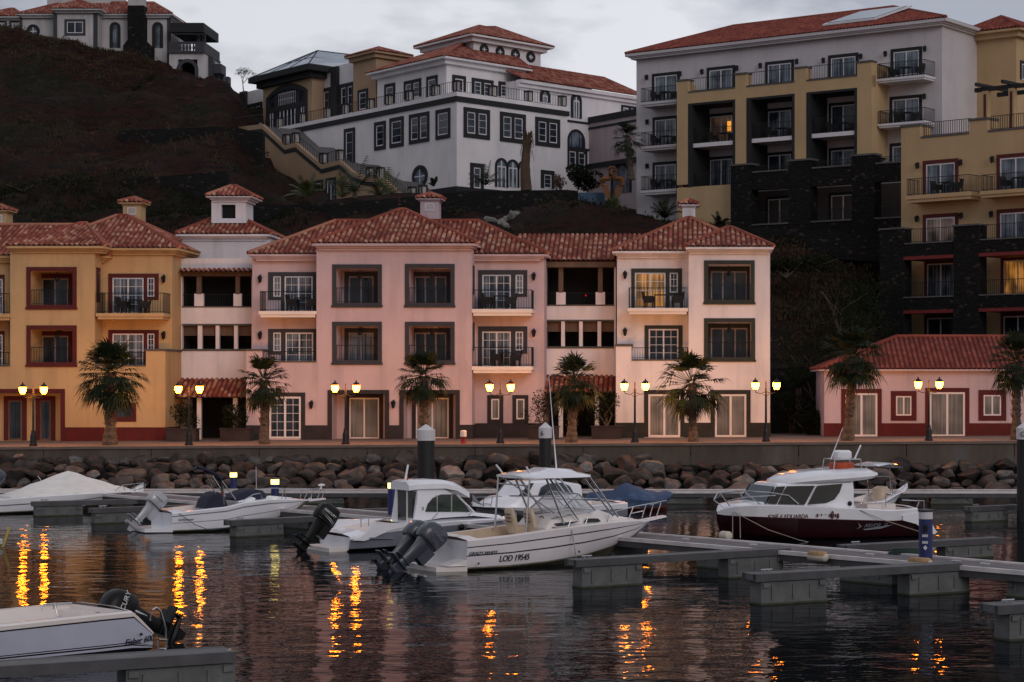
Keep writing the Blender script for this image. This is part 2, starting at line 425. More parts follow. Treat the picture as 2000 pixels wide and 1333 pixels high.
def text(s, size, m, parent, F, u, w, z, tilt=0, shear=0, name='lettering', flip=False, mx=None, ext=.004, xs=1, off=.02, hullfit=None):
    cu = bpy.data.curves.new(name, 'FONT'); cu.body = s; cu.size = size; cu.extrude = ext; cu.shear = shear
    cu.offset = 0
    o = bpy.data.objects.new(name, cu); col.objects.link(o)
    dg = bpy.context.evaluated_depsgraph_get()
    me = bpy.data.meshes.new_from_object(o.evaluated_get(dg)); bpy.data.objects.remove(o)
    loc = Matrix.Translation((u, w, z)) @ Matrix.Rotation(tilt, 4, 'Y') @ Matrix.Rotation(math.pi / 2, 4, 'X') @ Matrix.Diagonal((xs, 1, 1, 1)) if mx is None else mx
    if off:
        bm = bmesh.new(); bm.from_mesh(me); bm2 = bmesh.new(); bm2.from_mesh(me)
        for v in bm2.verts: v.co.x += size * off; v.co.z += .0012
        t2 = bpy.data.meshes.new('tmp'); bm2.to_mesh(t2); bm.from_mesh(t2); bm.to_mesh(me); bm.free(); bm2.free(); bpy.data.meshes.remove(t2)
    if hullfit:
        me.transform(loc); st_, c_ = hullfit
        w0_ = max(v.co.y for v in me.vertices)
        for v in me.vertices:
            r = interp(st_, v.co.x); f = min(1, max(0, (v.co.z - r[4]) / (r[2] - r[4]))); v.co.y = c_ - (r[3] + (r[1] - r[3]) * f ** .7) - .014 - (w0_ - v.co.y)
        loc = I4
    T = RM[parent.name].inverted() @ (F.M if F else I4) @ loc
    me.transform(T); me.materials.clear(); me.materials.append(M[m])
    o = bpy.data.objects.new(name, me); col.objects.link(o); o.parent = parent; RM[o.name] = RM[parent.name]
    return o

def wall(mb, u0, u1, z0, z1, w, holes=(), rev=.2, back=False):
    """front sheet with rectangular openings (u0,u1,z0,z1[,depth]) and their reveals"""
    hs = [(max(h[0], u0), min(h[1], u1), max(h[2], z0), min(h[3], z1), h[4] if len(h) > 4 else rev) for h in holes]
    us = sorted({u0, u1, *[h[0] for h in hs], *[h[1] for h in hs]}); zs = sorted({z0, z1, *[h[2] for h in hs], *[h[3] for h in hs]})
    for a, b in zip(us, us[1:]):
        for c, d in zip(zs, zs[1:]):
            if b - a < 1e-5 or d - c < 1e-5: continue
            um, zm = (a + b) / 2, (c + d) / 2
            if any(h[0] < um < h[1] and h[2] < zm < h[3] for h in hs): continue
            mb.poly([(a, w, c), (b, w, c), (b, w, d), (a, w, d)])
    for a, b, c, d, r in hs:
        e = w + r
        mb.poly([(a, w, c), (a, e, c), (a, e, d), (a, w, d)]); mb.poly([(b, w, c), (b, w, d), (b, e, d), (b, e, c)])
        mb.poly([(a, w, d), (a, e, d), (b, e, d), (b, w, d)]); mb.poly([(a, w, c), (b, w, c), (b, e, c), (a, e, c)])
        mb.poly([(a, e, c), (b, e, c), (b, e, d), (a, e, d)])

def roofplane(mb, pts, pitch=.26, barrels=True):
    """tiled slope; pts[0]->pts[1] is the eave; runs of half-round tiles up the slope"""
    P = [Vector(p) for p in pts]
    U = (P[1] - P[0]).normalized(); N = Vector((0, 0, 0))
    for i in range(1, len(P) - 1):
        N += (P[i] - P[0]).cross(P[i + 1] - P[0])
    N.normalize()
    if N.z < 0: N = -N
    V = N.cross(U).normalized()
    if V.z < 0: V = -V
    q = [((p - P[0]).dot(U), (p - P[0]).dot(V)) for p in P]
    mb.cur = 1; mb.poly([tuple(p) for p in P], uv=q); mb.cur = 0
    cc = sum(P, Vector()) / len(P); wc = mb.M @ cc; wn_ = mb.M.to_3x3() @ N
    if not barrels or wn_.dot(Vector((0, 0, H)) - wc) < 0: mb.mi[-1] = 0 if not barrels else mb.mi[-1]; return
    umin, umax = min(a for a, _ in q), max(a for a, _ in q)
    k0, k1 = math.ceil(umin / pitch), math.floor(umax / pitch)
    r = pitch * .36
    for k in range(k0, k1):
        uc = (k + .5) * pitch; vs = []
        for (a, b), (c, d) in zip(q, q[1:] + q[:1]):
            if (a - uc) * (c - uc) < 0: vs.append(b + (d - b) * (uc - a) / (c - a))
        if len(vs) < 2: continue
        v0, v1 = min(vs) - .04, max(vs)
        if v1 - v0 < .15: continue
        rings = []; 
        for v in (v0, v1):
            rings.append([P[0] + U * (uc - r * math.cos(t)) + V * v + N * (r * .95 * math.sin(t) + .005) for t in (0, .79, 1.57, 2.36, 3.14)])
        for j in range(4):
            a, b, c, d = rings[0][j], rings[0][j + 1], rings[1][j + 1], rings[1][j]
            mb.add([a, b, c, d], [(0, 1, 2, 3)], [[(uc, v0), (uc, v0), (uc, v1), (uc, v1)]])

def hiproof(F, parent, quad, zE, r0, r1, m='tile', soff='white', pitch=.26, caps=True, name='roof', thick=.12, cornice=True):
    """quad: eave corners fl, fr, br, bl as (u,w); r0,r1 ridge ends as (u,w,z)"""
    fl, fr_, br, bl = [Vector((a[0], a[1], zE)) for a in quad]; a, b = Vector(r0), Vector(r1)
    mb = MB(F)
    same = (a - b).length < .05
    for ring in ([fl, fr_, b, a], [fr_, br, b], [br, bl, a, b], [bl, fl, a]):
        if same and len(ring) == 4: ring = ring[:3]
        roofplane(mb, ring, pitch)
    if caps:
        seg = [(fl, a), (fr_, b), (br, b), (bl, a)] + ([] if same else [(a, b)])
        for p, q in seg:
            k = len(mb.f); mb.tube([p + Vector((0, 0, .04)), q + Vector((0, 0, .04))], .12, 6)
            L = (q - p).length
            for i in range(k, len(mb.f)):
                mb.uv[i] = [((3.3 + i % 5), j * .1) for j in range(len(mb.f[i]))]
    o = mb.build(name, [m, 'gutter'], parent, norm=False)
    c = MB(F)
    c.prism([fl - Vector((0, 0, .02)), fr_ - Vector((0, 0, .02)), br - Vector((0, 0, .02)), bl - Vector((0, 0, .02))], (0, 0, -thick))
    if cornice:
        cen = (fl + fr_ + br + bl) / 4
        for k, (ins, dz) in enumerate(((.2, .10), (.34, .12))):
            q = [p + (cen - p).normalized() * ins * 1.3 - Vector((0, 0, thick + .02 + k * .10)) for p in (fl, fr_, br, bl)]
            c.prism(q, (0, 0, -dz))
    c.build('eave', soff, o)
    return o

def railing(mb, u0, u1, w, z0, z1, sp=.13, r=.009, ends=True):
    mb.box(u0, u1, w - .02, w + .02, z1 - .035, z1); mb.box(u0, u1, w - .012, w + .012, z0 + .06, z0 + .085)
    n = max(2, int((u1 - u0) / sp))
    for i in range(n + 1):
        x = u0 + (u1 - u0) * i / n
        mb.box(x - r, x + r, w - r, w + r, z0, z1 - .036)
def railside(mb, u, w0, w1, z0, z1, sp=.13, r=.009):
    mb.box(u - .02, u + .02, w0, w1, z1 - .035, z1); mb.box(u - .012, u + .012, w0, w1, z0 + .06, z0 + .085)
    n = max(2, int((w1 - w0) / sp))
    for i in range(n + 1):
        x = w0 + (w1 - w0) * i / n
        mb.box(u - r, u + r, x - r, x + r, z0, z1 - .036)

def window(F, parent, px0, py0, px1, py1, w, sur=0, trim='dark', leaves=(1, 1), pane='pane', frame='frame', grid=(0, 0), ft=.07, proud=.05, sill=False, name='window', tz=None, label=None):
    """px box is the outside of the surround when sur>0 (metres); heights are read at px0"""
    u0, u1 = F.u(px0, w), F.u(px1, w); z1, z0 = F.z(px0, py0, w), F.z(px0, py1, w)
    if sur: a0, a1, b0, b1 = u0 + sur, u1 - sur, (z0 + (sur if sill else 0)), z1 - sur
    else: a0, a1, b0, b1 = u0, u1, z0, z1
    f = MB(F)
    f.ring(a0, a1, b0, b1, w - proud * .6, w + .05, ft)
    tot = sum(leaves); x = a0
    bars = [a0]
    for l in leaves[:-1]:
        x += (a1 - a0) * l / tot; f.box(x - ft * .55, x + ft * .55, w - proud * .62, w + .04, b0 + ft, b1 - ft); bars.append(x)
    bars.append(a1)
    if grid[0] or grid[1]:
        for p, q in zip(bars, bars[1:]):
            for i in range(1, grid[0]): 
                xx = p + (q - p) * i / grid[0]; f.box(xx - .012, xx + .012, w - proud * .45, w + .03, b0 + ft, b1 - ft)
            for i in range(1, grid[1]):
                zz = b0 + (b1 - b0) * i / grid[1]; f.box(p, q, w - proud * .44, w + .028, zz - .012, zz + .012)
    o = f.build(name, frame, parent)
    if label: o['label'] = label
    g = MB(F); g.box(a0 + ft * .5, a1 - ft * .5, w - proud * .3, w + .02, b0 + ft * .5, b1 - ft * .5); g.build('pane', pane, o)
    if sur:
        s = MB(F); s.ring(u0, u1, z0, z1, w - proud, w + .06, sur - .002, bottom=sill); s.build('surround', trim, o)
    return o

class Blk:
    """block seen at its corner: left face along dl, right face along dr"""
    def __init__(s, px, D, pxl, pxr, dl, dr):
        C = pt(px, HY, D); s.C = Vector((C.x, C.y))
        s.L = Fr((C.x, C.y), dl); s.R = Fr((C.x, C.y), dr)
        s.ul = s.L.u(pxl); s.ur = s.R.u(pxr)
        s.dl = s.L.d; s.dr = s.R.d
    def quad(s, o=0, ol=None):
        """corners (left, corner, right, back) in world xy, pushed out by o"""
        a = s.C + s.dl * (s.ul - o) - s.dr * o; b = s.C + s.dl * o - s.dr * o
        c = s.C + s.dr * (s.ur + o) + s.dl * o; d = s.C + s.dl * (s.ul - o) + s.dr * (s.ur + o)
        return [a, b, c, d]
    def walls(s, mb, z0, z1):
        q = s.quad(); mb.prism([(p.x, p.y, z0) for p in q], (0, 0, z1 - z0))
    def z(s, py): return H - (py - HY) * s.C.y / FO
# ================================================================== quay-front houses
F0 = Fr((0, 105.3), (1, 0))
U, Z = F0.u, F0.z
RC = 1.4          # how far the side bays stand back
LK = 3.3          # the link buildings stand back further

def loggia_hole(px0, py0, px1, py1, w=0, t=.2, depth=1.9):
    return (U(px0, w) + t, U(px1, w) - t, Z(0, py1, w) + t * .9, Z(0, py0, w) - t, depth)
def loggia(h, px0, py0, px1, py1, trim, door, w=0, leaves=(1, 1), pane='panedark'):
    """surround, recessed window and railing of one loggia"""
    s = MB(F0); s.ring(U(px0, w), U(px1, w), Z(0, py1, w), Z(0, py0, w), w - .05, w + .02, .21)
    s.box(U(px0, w) - .04, U(px1, w) + .04, w - .09, w - .003, Z(0, py1, w) - .03, Z(0, py1, w) + .09)
    o = s.build('loggia_surround', trim, h)
    r = MB(F0); railing(r, U(px0, w) + .21, U(px1, w) - .21, w + .12, Z(0, py1, w) + .2, Z(0, py1, w) + 1.0); r.build('railing', 'rail', o)
    b = w + 1.9
    x0, y0, x1, y1 = door
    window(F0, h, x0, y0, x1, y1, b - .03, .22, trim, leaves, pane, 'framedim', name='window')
    l = MB(F0); c = (U(px0, w) + U(px1, w)) / 2; zt = Z(0, py0, w) - .21
    l.tube([(c, w + .9, zt), (c, w + .9, zt - .25)], .02, 5); l.lathe([(.02, 0), (.09, -.06), (.11, -.2), (.05, -.26)], 8, (c, w + .9, zt - .2))
    l.build('hanging_lamp', 'iron', h)
def doorgroup(h, box, door, small, w, trim, pane='pane', pane2='pane', grid=(2, 4)):
    """dark surround holding a glazed double door and a narrow casement"""
    x0, y0, x1, y1 = box
    s = MB(F0)
    za, zb = Z(0, y1, w), Z(0, y0, w)
    if small and small[0] > door[0]:
        sx = (door[2] + small[0]) / 2; lo = (sx, small[3] + 7)
        s.box(U(x0, w), U(door[0], w) , w - .05, w + .04, za, zb); s.box(U(door[2], w), U(small[0], w), w - .05, w + .04, za, zb)
        s.box(U(small[2], w), U(x1, w), w - .05, w + .04, Z(0, small[3] + 6, w), zb)
        s.box(U(small[0], w), U(small[2], w), w - .05, w + .04, Z(0, small[3] + 6, w), Z(0, small[3], w))
    elif small:
        s.box(U(door[2], w), U(x1, w), w - .05, w + .04, za, zb); s.box(U(small[2], w), U(door[0], w), w - .05, w + .04, za, zb)
        s.box(U(x0, w), U(small[0], w), w - .05, w + .04, Z(0, small[3] + 6, w), zb)
        s.box(U(small[0], w), U(small[2], w), w - .05, w + .04, Z(0, small[3] + 6, w), Z(0, small[3], w))
    else:
        s.box(U(x0, w), U(door[0], w), w - .05, w + .04, za, zb); s.box(U(door[2], w), U(x1, w), w - .05, w + .04, za, zb)
    s.box(U(x0, w), U(x1, w), w - .053, w + .04, Z(0, min(door[1], small[1] if small else 999), w), zb)
    s.build('door_surround', trim, h)
    window(F0, h, *door, w, 0, leaves=(1, 1), pane=pane, frame='frame', grid=grid, name='balcony_door')
    if small: window(F0, h, *small, w, 0, leaves=(1,), pane=pane2, frame='frame', grid=(2, 3), ft=.06, name='window')
def balcony(h, px0, px1, ytop, ys0, ys1, w0=.1, w1=RC, colr='gelwarm', left=True, right=True, F=None, m=None):
    F = F or F0
    u0, u1 = F.u(px0, w0), F.u(px1, w0); zt, za, zb = F.z(px0, ytop, w0), F.z(px0, ys0, w0), F.z(px0, ys1, w0)
    s = MB(F); s.box(u0, u1, w0, w1 - .005, zb + (za - zb) * .45, za); s.box(u0 + .08, u1 - .08, w0 + .08, w1 - .005, zb, zb + (za - zb) * .45)
    o = s.build('balcony', m or colr, h)
    r = MB(F); railing(r, u0 + .06, u1 - .06, w0 + .06, za, zt)
    if left: railside(r, u0 + .06, w0 + .08, w1, za, zt)
    if right: railside(r, u1 - .06, w0 + .08, w1, za, zt)
    r.build('railing', 'rail', o)
    return (u0, u1, w0, w1, za)
def walllamp(h, px, py, w, F=None):
    F = F or F0
    u, z = F.u(px, w), F.z(px, py, w)
    m = MB(F); m.box(u - .05, u + .05, w - .04, w, z - .15, z + .2)
    m.tube([(u, w - .02, z + .12), (u, w - .2, z + .2), (u, w - .22, z + .16)], .018, 5)
    m.lathe([(.03, .17), (.14, .08), (.12, .06), (.07, -.18), (.03, -.24)], 6, (u, w - .22, z))
    m.build('wall_lamp', 'iron', h)
def chimney(F, h, px0, px1, ycap, ybot, w, body, grille=True, capw=6, ytop=None, depth=1.0):
    u0, u1 = F.u(px0, w), F.u(px1, w); zt, zb = F.z(px0, ytop or (ycap + 12), w), F.z(px0, ybot, w)
    m = MB(F); m.box(u0, u1, w, w + depth, zb, zt - .1); m.box(u0 - .06, u1 + .06, w - .06, w + depth + .06, zt - .099, zt)
    c = m.build('chimney', body, h)
    zr = F.z(px0, ycap, w); o = .2; mu = (u0 + u1) / 2
    hiproof(F, c, [(u0 - o, w - o), (u1 + o, w - o), (u1 + o, w + depth + o), (u0 - o, w + depth + o)], zt + .06, (mu - .02, w + depth / 2, zr), (mu + .02, w + depth / 2, zr), soff=body, thick=.06, cornice=False, name='chimney_roof')
    if grille:
        g = MB(F); a = (u1 - u0) * .24; g.ring(u0 + a, u1 - a, zt - .62, zt - .2, w - .03, w, .05)
        for i in range(5): g.box(u0 + a, u1 - a, w - .025, w - .004, zt - .56 + i * .07, zt - .53 + i * .07)
        g.build('vent_grille', 'frame', c)

def body(F, h, u0, u1, w0, w1, z0, z1, m, name='wall', front=False, holes=(), rev=1.9):
    """block with an open front sheet so openings can be cut in it"""
    b = MB(F)
    wall(b, u0, u1, z0, z1, w0, holes, rev)
    b.poly([(u0, w0, z0), (u0, w0, z1), (u0, w1, z1), (u0, w1, z0)]); b.poly([(u1, w0, z0), (u1, w1, z0), (u1, w1, z1), (u1, w0, z1)])
    b.poly([(u0, w0, z1), (u1, w0, z1), (u1, w1, z1), (u0, w1, z1)]); b.poly([(u0, w1, z0), (u0, w1, z1), (u1, w1, z1), (u1, w1, z0)])
    return b.build(name, m, h, norm=False)

# promenade level at px
def zq(px): return 2.09 + .006 * (px - CX) / 38

# ---------------------------------------------------------------- yellow house
hy = thing('terraced_house', 'yellow corner house with oxblood window surrounds and mixed clay tile roof', 'house', None, (-30, 105.3, 1.8))
zb = 1.6; zt = Z(0, 478)
holes = [loggia_hole(52, 522, 150, 604), loggia_hole(52, 636, 150, 716), (U(-60) + .2, U(127) - .2, zb, Z(0, 768), 1.2)]
body(F0, hy, U(20), U(185), 0, 9, Z(0, 716) + .001, zt, 'yellow', holes=holes[:2])
body(F0, hy, U(-260), U(323), 0, 3.4, zb, Z(0, 716), 'yellow', holes=[holes[2], (U(222), U(263), Z(0, 822), Z(0, 790), .15)], name='ground_floor_wall')
body(F0, hy, U(285), U(323), .001, 3.4, Z(0, 716) + .001, Z(0, 686), 'yellow', name='terrace_pier')
m = MB(F0); m.box(U(283), U(325), -.05, 3.3, Z(0, 686) + .001, Z(0, 682)); m.box(U(186), U(284), -.05, .25, Z(0, 716) + .001, Z(0, 713))
m.box(U(-260), U(20), -.05, .25, Z(0, 716) + .001, Z(0, 713)); m.build('coping', 'coping', hy)
body(F0, hy, U(185, 0), U(336, RC), RC, 9.6, Z(0, 716) - .2, Z(0, 484, RC), 'yellow', name='side_wall')
body(F0, hy, U(-260), U(20), RC, 9.7, Z(0, 716) - .2, Z(0, 498, RC), 'yellow', name='side_wall')
m = MB(F0)
for a, b in ((-260, -60), (127, 323)): m.box(U(a) - .03, U(b) + .03, -.035, 3.4, zb, Z(0, 835))
m.build('plinth', 'plinth_red', hy)
loggia(hy, 52, 522, 150, 604, 'red', (74, 536, 142, 604), leaves=(1, 1))
loggia(hy, 52, 636, 150, 716, 'red', (74, 648, 142, 714), leaves=(1, 1))
m = MB(F0); m.box(U(-60), U(-60) + .22, -.05, .02, zb, Z(0, 768)); m.box(U(127) - .22, U(127), -.05, .02, zb, Z(0, 768)); m.box(U(-60), U(127), -.05, .02, Z(0, 768), Z(0, 760)); m.build('porch_surround', 'red', hy)
for a, b in ((8, 52), (70, 108)):
    window(F0, hy, a, 774, b, 860, 1.17, .22, 'red', (1,), 'panedark', 'wood', ft=.09, name='door')
window(F0, hy, 219, 787, 266, 824, 0, .18, 'red', (1,), 'panedark', 'red', sill=True)
doorgroup(hy, (212, 535, 310, 612), (220, 543, 281, 612), (288, 543, 302, 580), RC, 'red')
doorgroup(hy, (212, 645, 310, 716), (220, 652, 281, 716), (288, 652, 302, 686), RC, 'red')
doorgroup(hy, (-80, 537, 9, 614), (-50, 545, 6, 614), None, RC, 'red')
doorgroup(hy, (-80, 647, 9, 716), (-50, 654, 6, 716), None, RC, 'red')
B_Y1 = balcony(hy, 187, 320, 572, 612, 624, -.1, RC, m='yellow'); B_Y2 = balcony(hy, -120, 20, 573, 613, 626, -.1, RC, m='yellow', right=False)
m = MB(F0); railing(m, U(186), U(284), .1, Z(0, 713), Z(0, 688)); railing(m, U(-200), U(20), .1, Z(0, 713), Z(0, 688)); m.build('railing', 'rail', hy)
m = MB(F0); m.box(U(185) - .01, U(185) + .04, .25, .9, Z(0, 590), Z(0, 522)); o = m.build('side_window', 'red', hy)
m = MB(F0); m.box(U(185) + .03, U(185) + .06, .38, .78, Z(0, 585), Z(0, 530)); m.build('pane', 'panedark', o)
for y in (545, 655): walllamp(hy, 321, y, RC)
hiproof(F0, hy, [(U(60, .9), .9), (U(349, .9), .9), (U(349, .9), 10.2), (U(60, .9), 10.2)], Z(0, 484, .9), (U(225, 5), 5.3, Z(0, 423, 5.3)), (U(245, 5), 5.3, Z(0, 423, 5.3)), soff='yellow')
hiproof(F0, hy, [(U(-300, .9), .9), (U(215, .9), .9), (U(215, .9), 10.3), (U(-300, .9), 10.3)], Z(0, 499, .9), (U(-200, 5), 5.5, Z(0, 441, 5.5)), (U(172, 5), 5.5, Z(0, 441, 5.5)), soff='yellow')
hiproof(F0, hy, [(U(13, -.5), -.5), (U(203, -.5), -.5), (U(203, -.5), 8.5), (U(13, -.5), 8.5)], Z(0, 480, -.5), (U(108, 0), 4.4, Z(0, 438, 4.4)), (U(118, 0), 4.4, Z(0, 438, 4.4)), soff='yellow')
chimney(F0, hy, 240, 275, 386, 432, 6.6, 'yellow'); chimney(F0, hy, -22, 13, 401, 446, 6.6, 'yellow')

# ---------------------------------------------------------------- link buildings
def link(name, label, x0, x1, piers, ytop, o1, p1, o2, pill, p2, can, roof, tower=None, base=857, trimm='white'):
    h = thing(name, label, 'house', None, (U((x0 + x1) / 2), 105.3 + LK, 2))
    w = LK; a, b = U(x0, w), U(x1, w)
    hs = [(a + .1, b - .1, Z(0, o1[1], w), Z(0, o1[0], w), 2.2), (a + .1, b - .1, Z(0, o2[1], w), Z(0, o2[0], w), 2.2), (a + .05, b - .05, 1.6, Z(0, can[1] - 4, w), 2.6)]
    m = MB(F0); wall(m, a, b, 1.6, Z(0, ytop, w), w, hs)
    m.build('wall', trimm, h, norm=False)
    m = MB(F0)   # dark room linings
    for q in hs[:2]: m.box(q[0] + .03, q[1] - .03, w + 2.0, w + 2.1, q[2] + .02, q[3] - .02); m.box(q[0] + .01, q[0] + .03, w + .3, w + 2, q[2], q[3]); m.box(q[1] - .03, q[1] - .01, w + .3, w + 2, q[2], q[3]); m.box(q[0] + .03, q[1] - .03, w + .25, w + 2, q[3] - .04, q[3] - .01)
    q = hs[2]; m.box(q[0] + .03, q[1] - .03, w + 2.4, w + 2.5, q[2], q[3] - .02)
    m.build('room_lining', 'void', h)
    m = MB(F0); m.box(a - .05, b + .05, w - .1, w + .3, Z(0, o1[0], w), Z(0, o1[0] - 8, w)); 
    for p, q in piers: m.box(U(p, w), U(q, w), w - .02, w + .22, Z(0, o1[1] - 26, w), Z(0, o1[0], w) - .002)
    m.build('beam', 'wood', h)
    m = MB(F0)
    for p, q in piers:
        e = (q - p) * .5; m.box(U(p - e, w), U(q + e, w), w - .01, w + .25, Z(0, o1[1], w) - .05, Z(0, o1[1] - 27, w))
    m.build('parapet_pier', trimm, h)
    m = MB(F0)
    for p, q in pill: m.box(U(p, w), U(q, w), w + .02, w + .27, Z(0, o2[1], w) - .02, Z(0, o2[0], w) + .02)
    m.build('window_pillar', trimm, h)
    m = MB(F0); m.box(a, b, w + .3, w + .34, Z(0, o2[0], w) - .01, Z(0, o2[0] + 20, w)); m.build('roller_blind', 'wood', h)
    m = MB(F0); m.box(a + .1, b - .1, w - .05, w + .2, Z(0, o2[1], w), Z(0, o2[1] - 4, w)); m.box(a + .1, b - .1, w - .04, w + .1, Z(0, o1[1], w), Z(0, o1[1] - 2.5, w)); m.box(a + .1, b - .1, w - .04, w + .02, Z(0, o2[0] - 3, w), Z(0, o2[0], w)); m.build('sill', 'coping', h)
    m = MB(F0); railing(m, a + .1, b - .1, w + .15, Z(0, o1[1], w), Z(0, o1[1] - 26, w)); m.build('railing', 'rail', h)
    # tiled canopy over the ground floor
    m = MB(F0); w2 = w - 1.9
    roofplane(m, [(U(can[2], w2), w2, Z(0, can[1], w2)), (U(can[3], w2), w2, Z(0, can[1], w2)), (U(can[3], w) , w, Z(0, can[0], w)), (U(can[2], w), w, Z(0, can[0], w))])
    m.build('canopy', ['tile', 'gutter'], h, norm=False)
    m = MB(F0)
    for x in pill[:1] + pill[-1:]: m.box(U(x[0] - 6, w2), U(x[0] + 2, w2), w2 + .5, w2 + .75, 1.7, Z(0, can[1] - 4, w2 + .6))
    m.build('canopy_post', 'white', h)
    return h
h1 = link('link_building', 'white link building with square roof tower between the yellow and pink houses', 352, 495, [(384, 393), (460, 468)], 505, (540, 601), (601, 636), (636, 686), [(386, 394), (421, 428), (457, 464)], 0, (741, 777, 344, 482), None)
w = 3.0
m = MB(F0); roofplane(m, [(U(350, 2.6), 2.6, Z(0, 531, 2.6)), (U(497, 2.6), 2.6, Z(0, 531, 2.6)), (U(497, 5.4), 5.4, Z(0, 513, 5.4)), (U(350, 5.4), 5.4, Z(0, 513, 5.4))]); m.build('lean_to_roof', ['tile', 'gutter'], h1, norm=False)
body(F0, h1, U(355, 5.5), U(526, 5.5), 5.5, 9.5, Z(0, 540, 5.5), Z(0, 459, 5.5), 'white', name='upper_wall')
hiproof(F0, h1, [(U(343, 5.1), 5.1), (U(528, 5.1), 5.1), (U(528, 5.1), 9.9), (U(343, 5.1), 9.9)], Z(0, 457, 5.1), (U(412, 7.5), 7.5, Z(0, 430, 7.5)), (U(478, 7.5), 7.5, Z(0, 430, 7.5)))
wt = 6.6
body(F0, h1, U(413, wt), U(480, wt), wt, wt + 1.9, Z(0, 436, wt), Z(0, 386, wt), 'white', name='tower', holes=[(U(432, wt), U(460, wt), Z(0, 427, wt), Z(0, 400, wt), .5)])
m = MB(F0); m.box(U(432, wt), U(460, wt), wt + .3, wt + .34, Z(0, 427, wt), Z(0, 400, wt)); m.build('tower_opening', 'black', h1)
hiproof(F0, h1, [(U(402, wt - .4), wt - .4), (U(492, wt - .4), wt - .4), (U(492, wt - .4), wt + 2.3), (U(402, wt - .4), wt + 2.3)], Z(0, 383, wt - .4), (U(444, wt), wt + .9, Z(0, 365, wt + .9)), (U(452, wt), wt + .9, Z(0, 365, wt + .9)), thick=.06, name='tower_roof')
h2 = link('link_building', 'cream link building with open galleries between the pink and white houses', 1064, 1203, [(1091, 1100), (1168, 1177)], 520, (522, 598), (598, 628), (628, 681), [(1096, 1103), (1131, 1138), (1167, 1174)], 0, (735, 768, 1060, 1203), None)
m = MB(F0); a, b = U(1000, 2.8), U(1262, 2.8)
ze, zr = Z(0, 509, 2.8), Z(0, 459, 6.5)
roofplane(m, [(a, 2.8, ze), (b, 2.8, ze), (b, 6.5, zr), (a, 6.5, zr)]); roofplane(m, [(b, 10.2, ze), (a, 10.2, ze), (a, 6.5, zr), (b, 6.5, zr)])
m.build('roof', ['tile', 'gutter'], h2, norm=False)
m = MB(F0); m.box(U(1066, 3), U(1202, 3), 2.95, 3.28, ze - .35, ze - .05); m.build('eave', 'wood', h2)
m = MB(F0); m.box(U(1143, LK + 1.9), U(1146, LK + 1.9), LK + 1.9, LK + 1.95, Z(0, 576, LK), Z(0, 573, LK)); m.build('standby_light', emis('red_standby', (1, .02, .02), .5), h2)

# ---------------------------------------------------------------- pink house
hp = thing('terraced_house', 'pink house with grey loggia surrounds and three hipped tile roofs', 'house', None, (U(770), 105.3, 2))
L1, L2, L3, L4 = (649, 517, 746, 600), (791, 516, 888, 600), (649, 629, 746, 712), (791, 629, 888, 712)
g1 = (U(640) + .2, U(760) - .2, 1.6, Z(0, 770), 1.5); g2 = (U(780) + .2, U(898) - .2, 1.6, Z(0, 770), 1.5)
body(F0, hp, U(618), U(922), 0, 9, 1.6, Z(0, 478), 'pink', holes=[loggia_hole(*q) for q in (L1, L2, L3, L4)] + [g1, g2])
loggia(hp, *L1, 'grey', (673, 532, 738, 600)); loggia(hp, *L2, 'grey', (802, 532, 880, 600), leaves=(1, 1, 1))
loggia(hp, *L3, 'grey', (673, 642, 738, 710), pane='pane'); loggia(hp, *L4, 'grey', (802, 642, 880, 710), leaves=(1, 1, 1))
for x0, x1 in ((640, 760), (780, 898)):
    m = MB(F0); a, b = U(x0), U(x1); m.box(a, a + .22, -.05, .02, 1.6, Z(0, 770)); m.box(b - .22, b, -.05, .02, 1.6, Z(0, 770)); m.box(a, b, -.05, .02, Z(0, 770), Z(0, 762)); m.build('porch_surround', 'plinth_dark', hp)
window(F0, hp, 675, 770, 748, 857, 1.46, .2, 'plinth_dark', (1, 1), 'panepale', 'framepink', name='glass_door')
window(F0, hp, 805, 770, 884, 857, 1.46, .2, 'plinth_dark', (1, 1), 'panepale', 'framepink', name='glass_door')
body(F0, hp, U(481), U(618) - .004, 0, 3.2, 1.6, Z(0, 708), 'pink', name='terrace_wall')
body(F0, hp, U(481), U(512), .001, 3.2, Z(0, 708) + .001, Z(0, 686), 'pink', name='terrace_pier')
m = MB(F0); m.box(U(479), U(514), -.05, 3.2, Z(0, 686) + .001, Z(0, 682)); m.box(U(514), U(618) - .01, -.05, .25, Z(0, 708) + .001, Z(0, 705)); m.build('coping', 'coping', hp)
body(F0, hp, U(493, RC), U(618, RC) + .4, RC, 9.4, Z(0, 708) - .2, Z(0, 497, RC), 'pink', name='side_wall')
body(F0, hp, U(915, RC), U(1063, RC), RC, 9.4, 1.6, Z(0, 497, RC), 'pink', name='side_wall')
m = MB(F0)
m.box(U(481) - .03, U(526), -.035, 3, 1.6, Z(0, 831)); m.box(U(596), U(640) - .001, -.035, .1, 1.6, Z(0, 831)); m.box(U(760) + .001, U(780) - .001, -.035, .1, 1.6, Z(0, 831)); m.box(U(898) + .001, U(922) + .03, -.035, RC + .1, 1.6, Z(0, 830))
m.box(U(922) + .03, U(1063, RC) + .03, RC - .035, 3, 1.6, Z(0, 827, RC)); m.build('plinth', 'plinth_dark', hp)
doorgroup(hp, (524, 532, 618, 608), (556, 540, 611, 608), (534, 540, 549, 580), RC, 'grey')
doorgroup(hp, (524, 643, 618, 708), (558, 650, 612, 708), (534, 650, 549, 687), RC, 'grey')
doorgroup(hp, (934, 528, 1030, 604), (942, 537, 998, 604), (1007, 537, 1022, 574), RC, 'grey')
doorgroup(hp, (934, 638, 1030, 716), (942, 648, 998, 716), (1007, 648, 1022, 685), RC, 'grey')
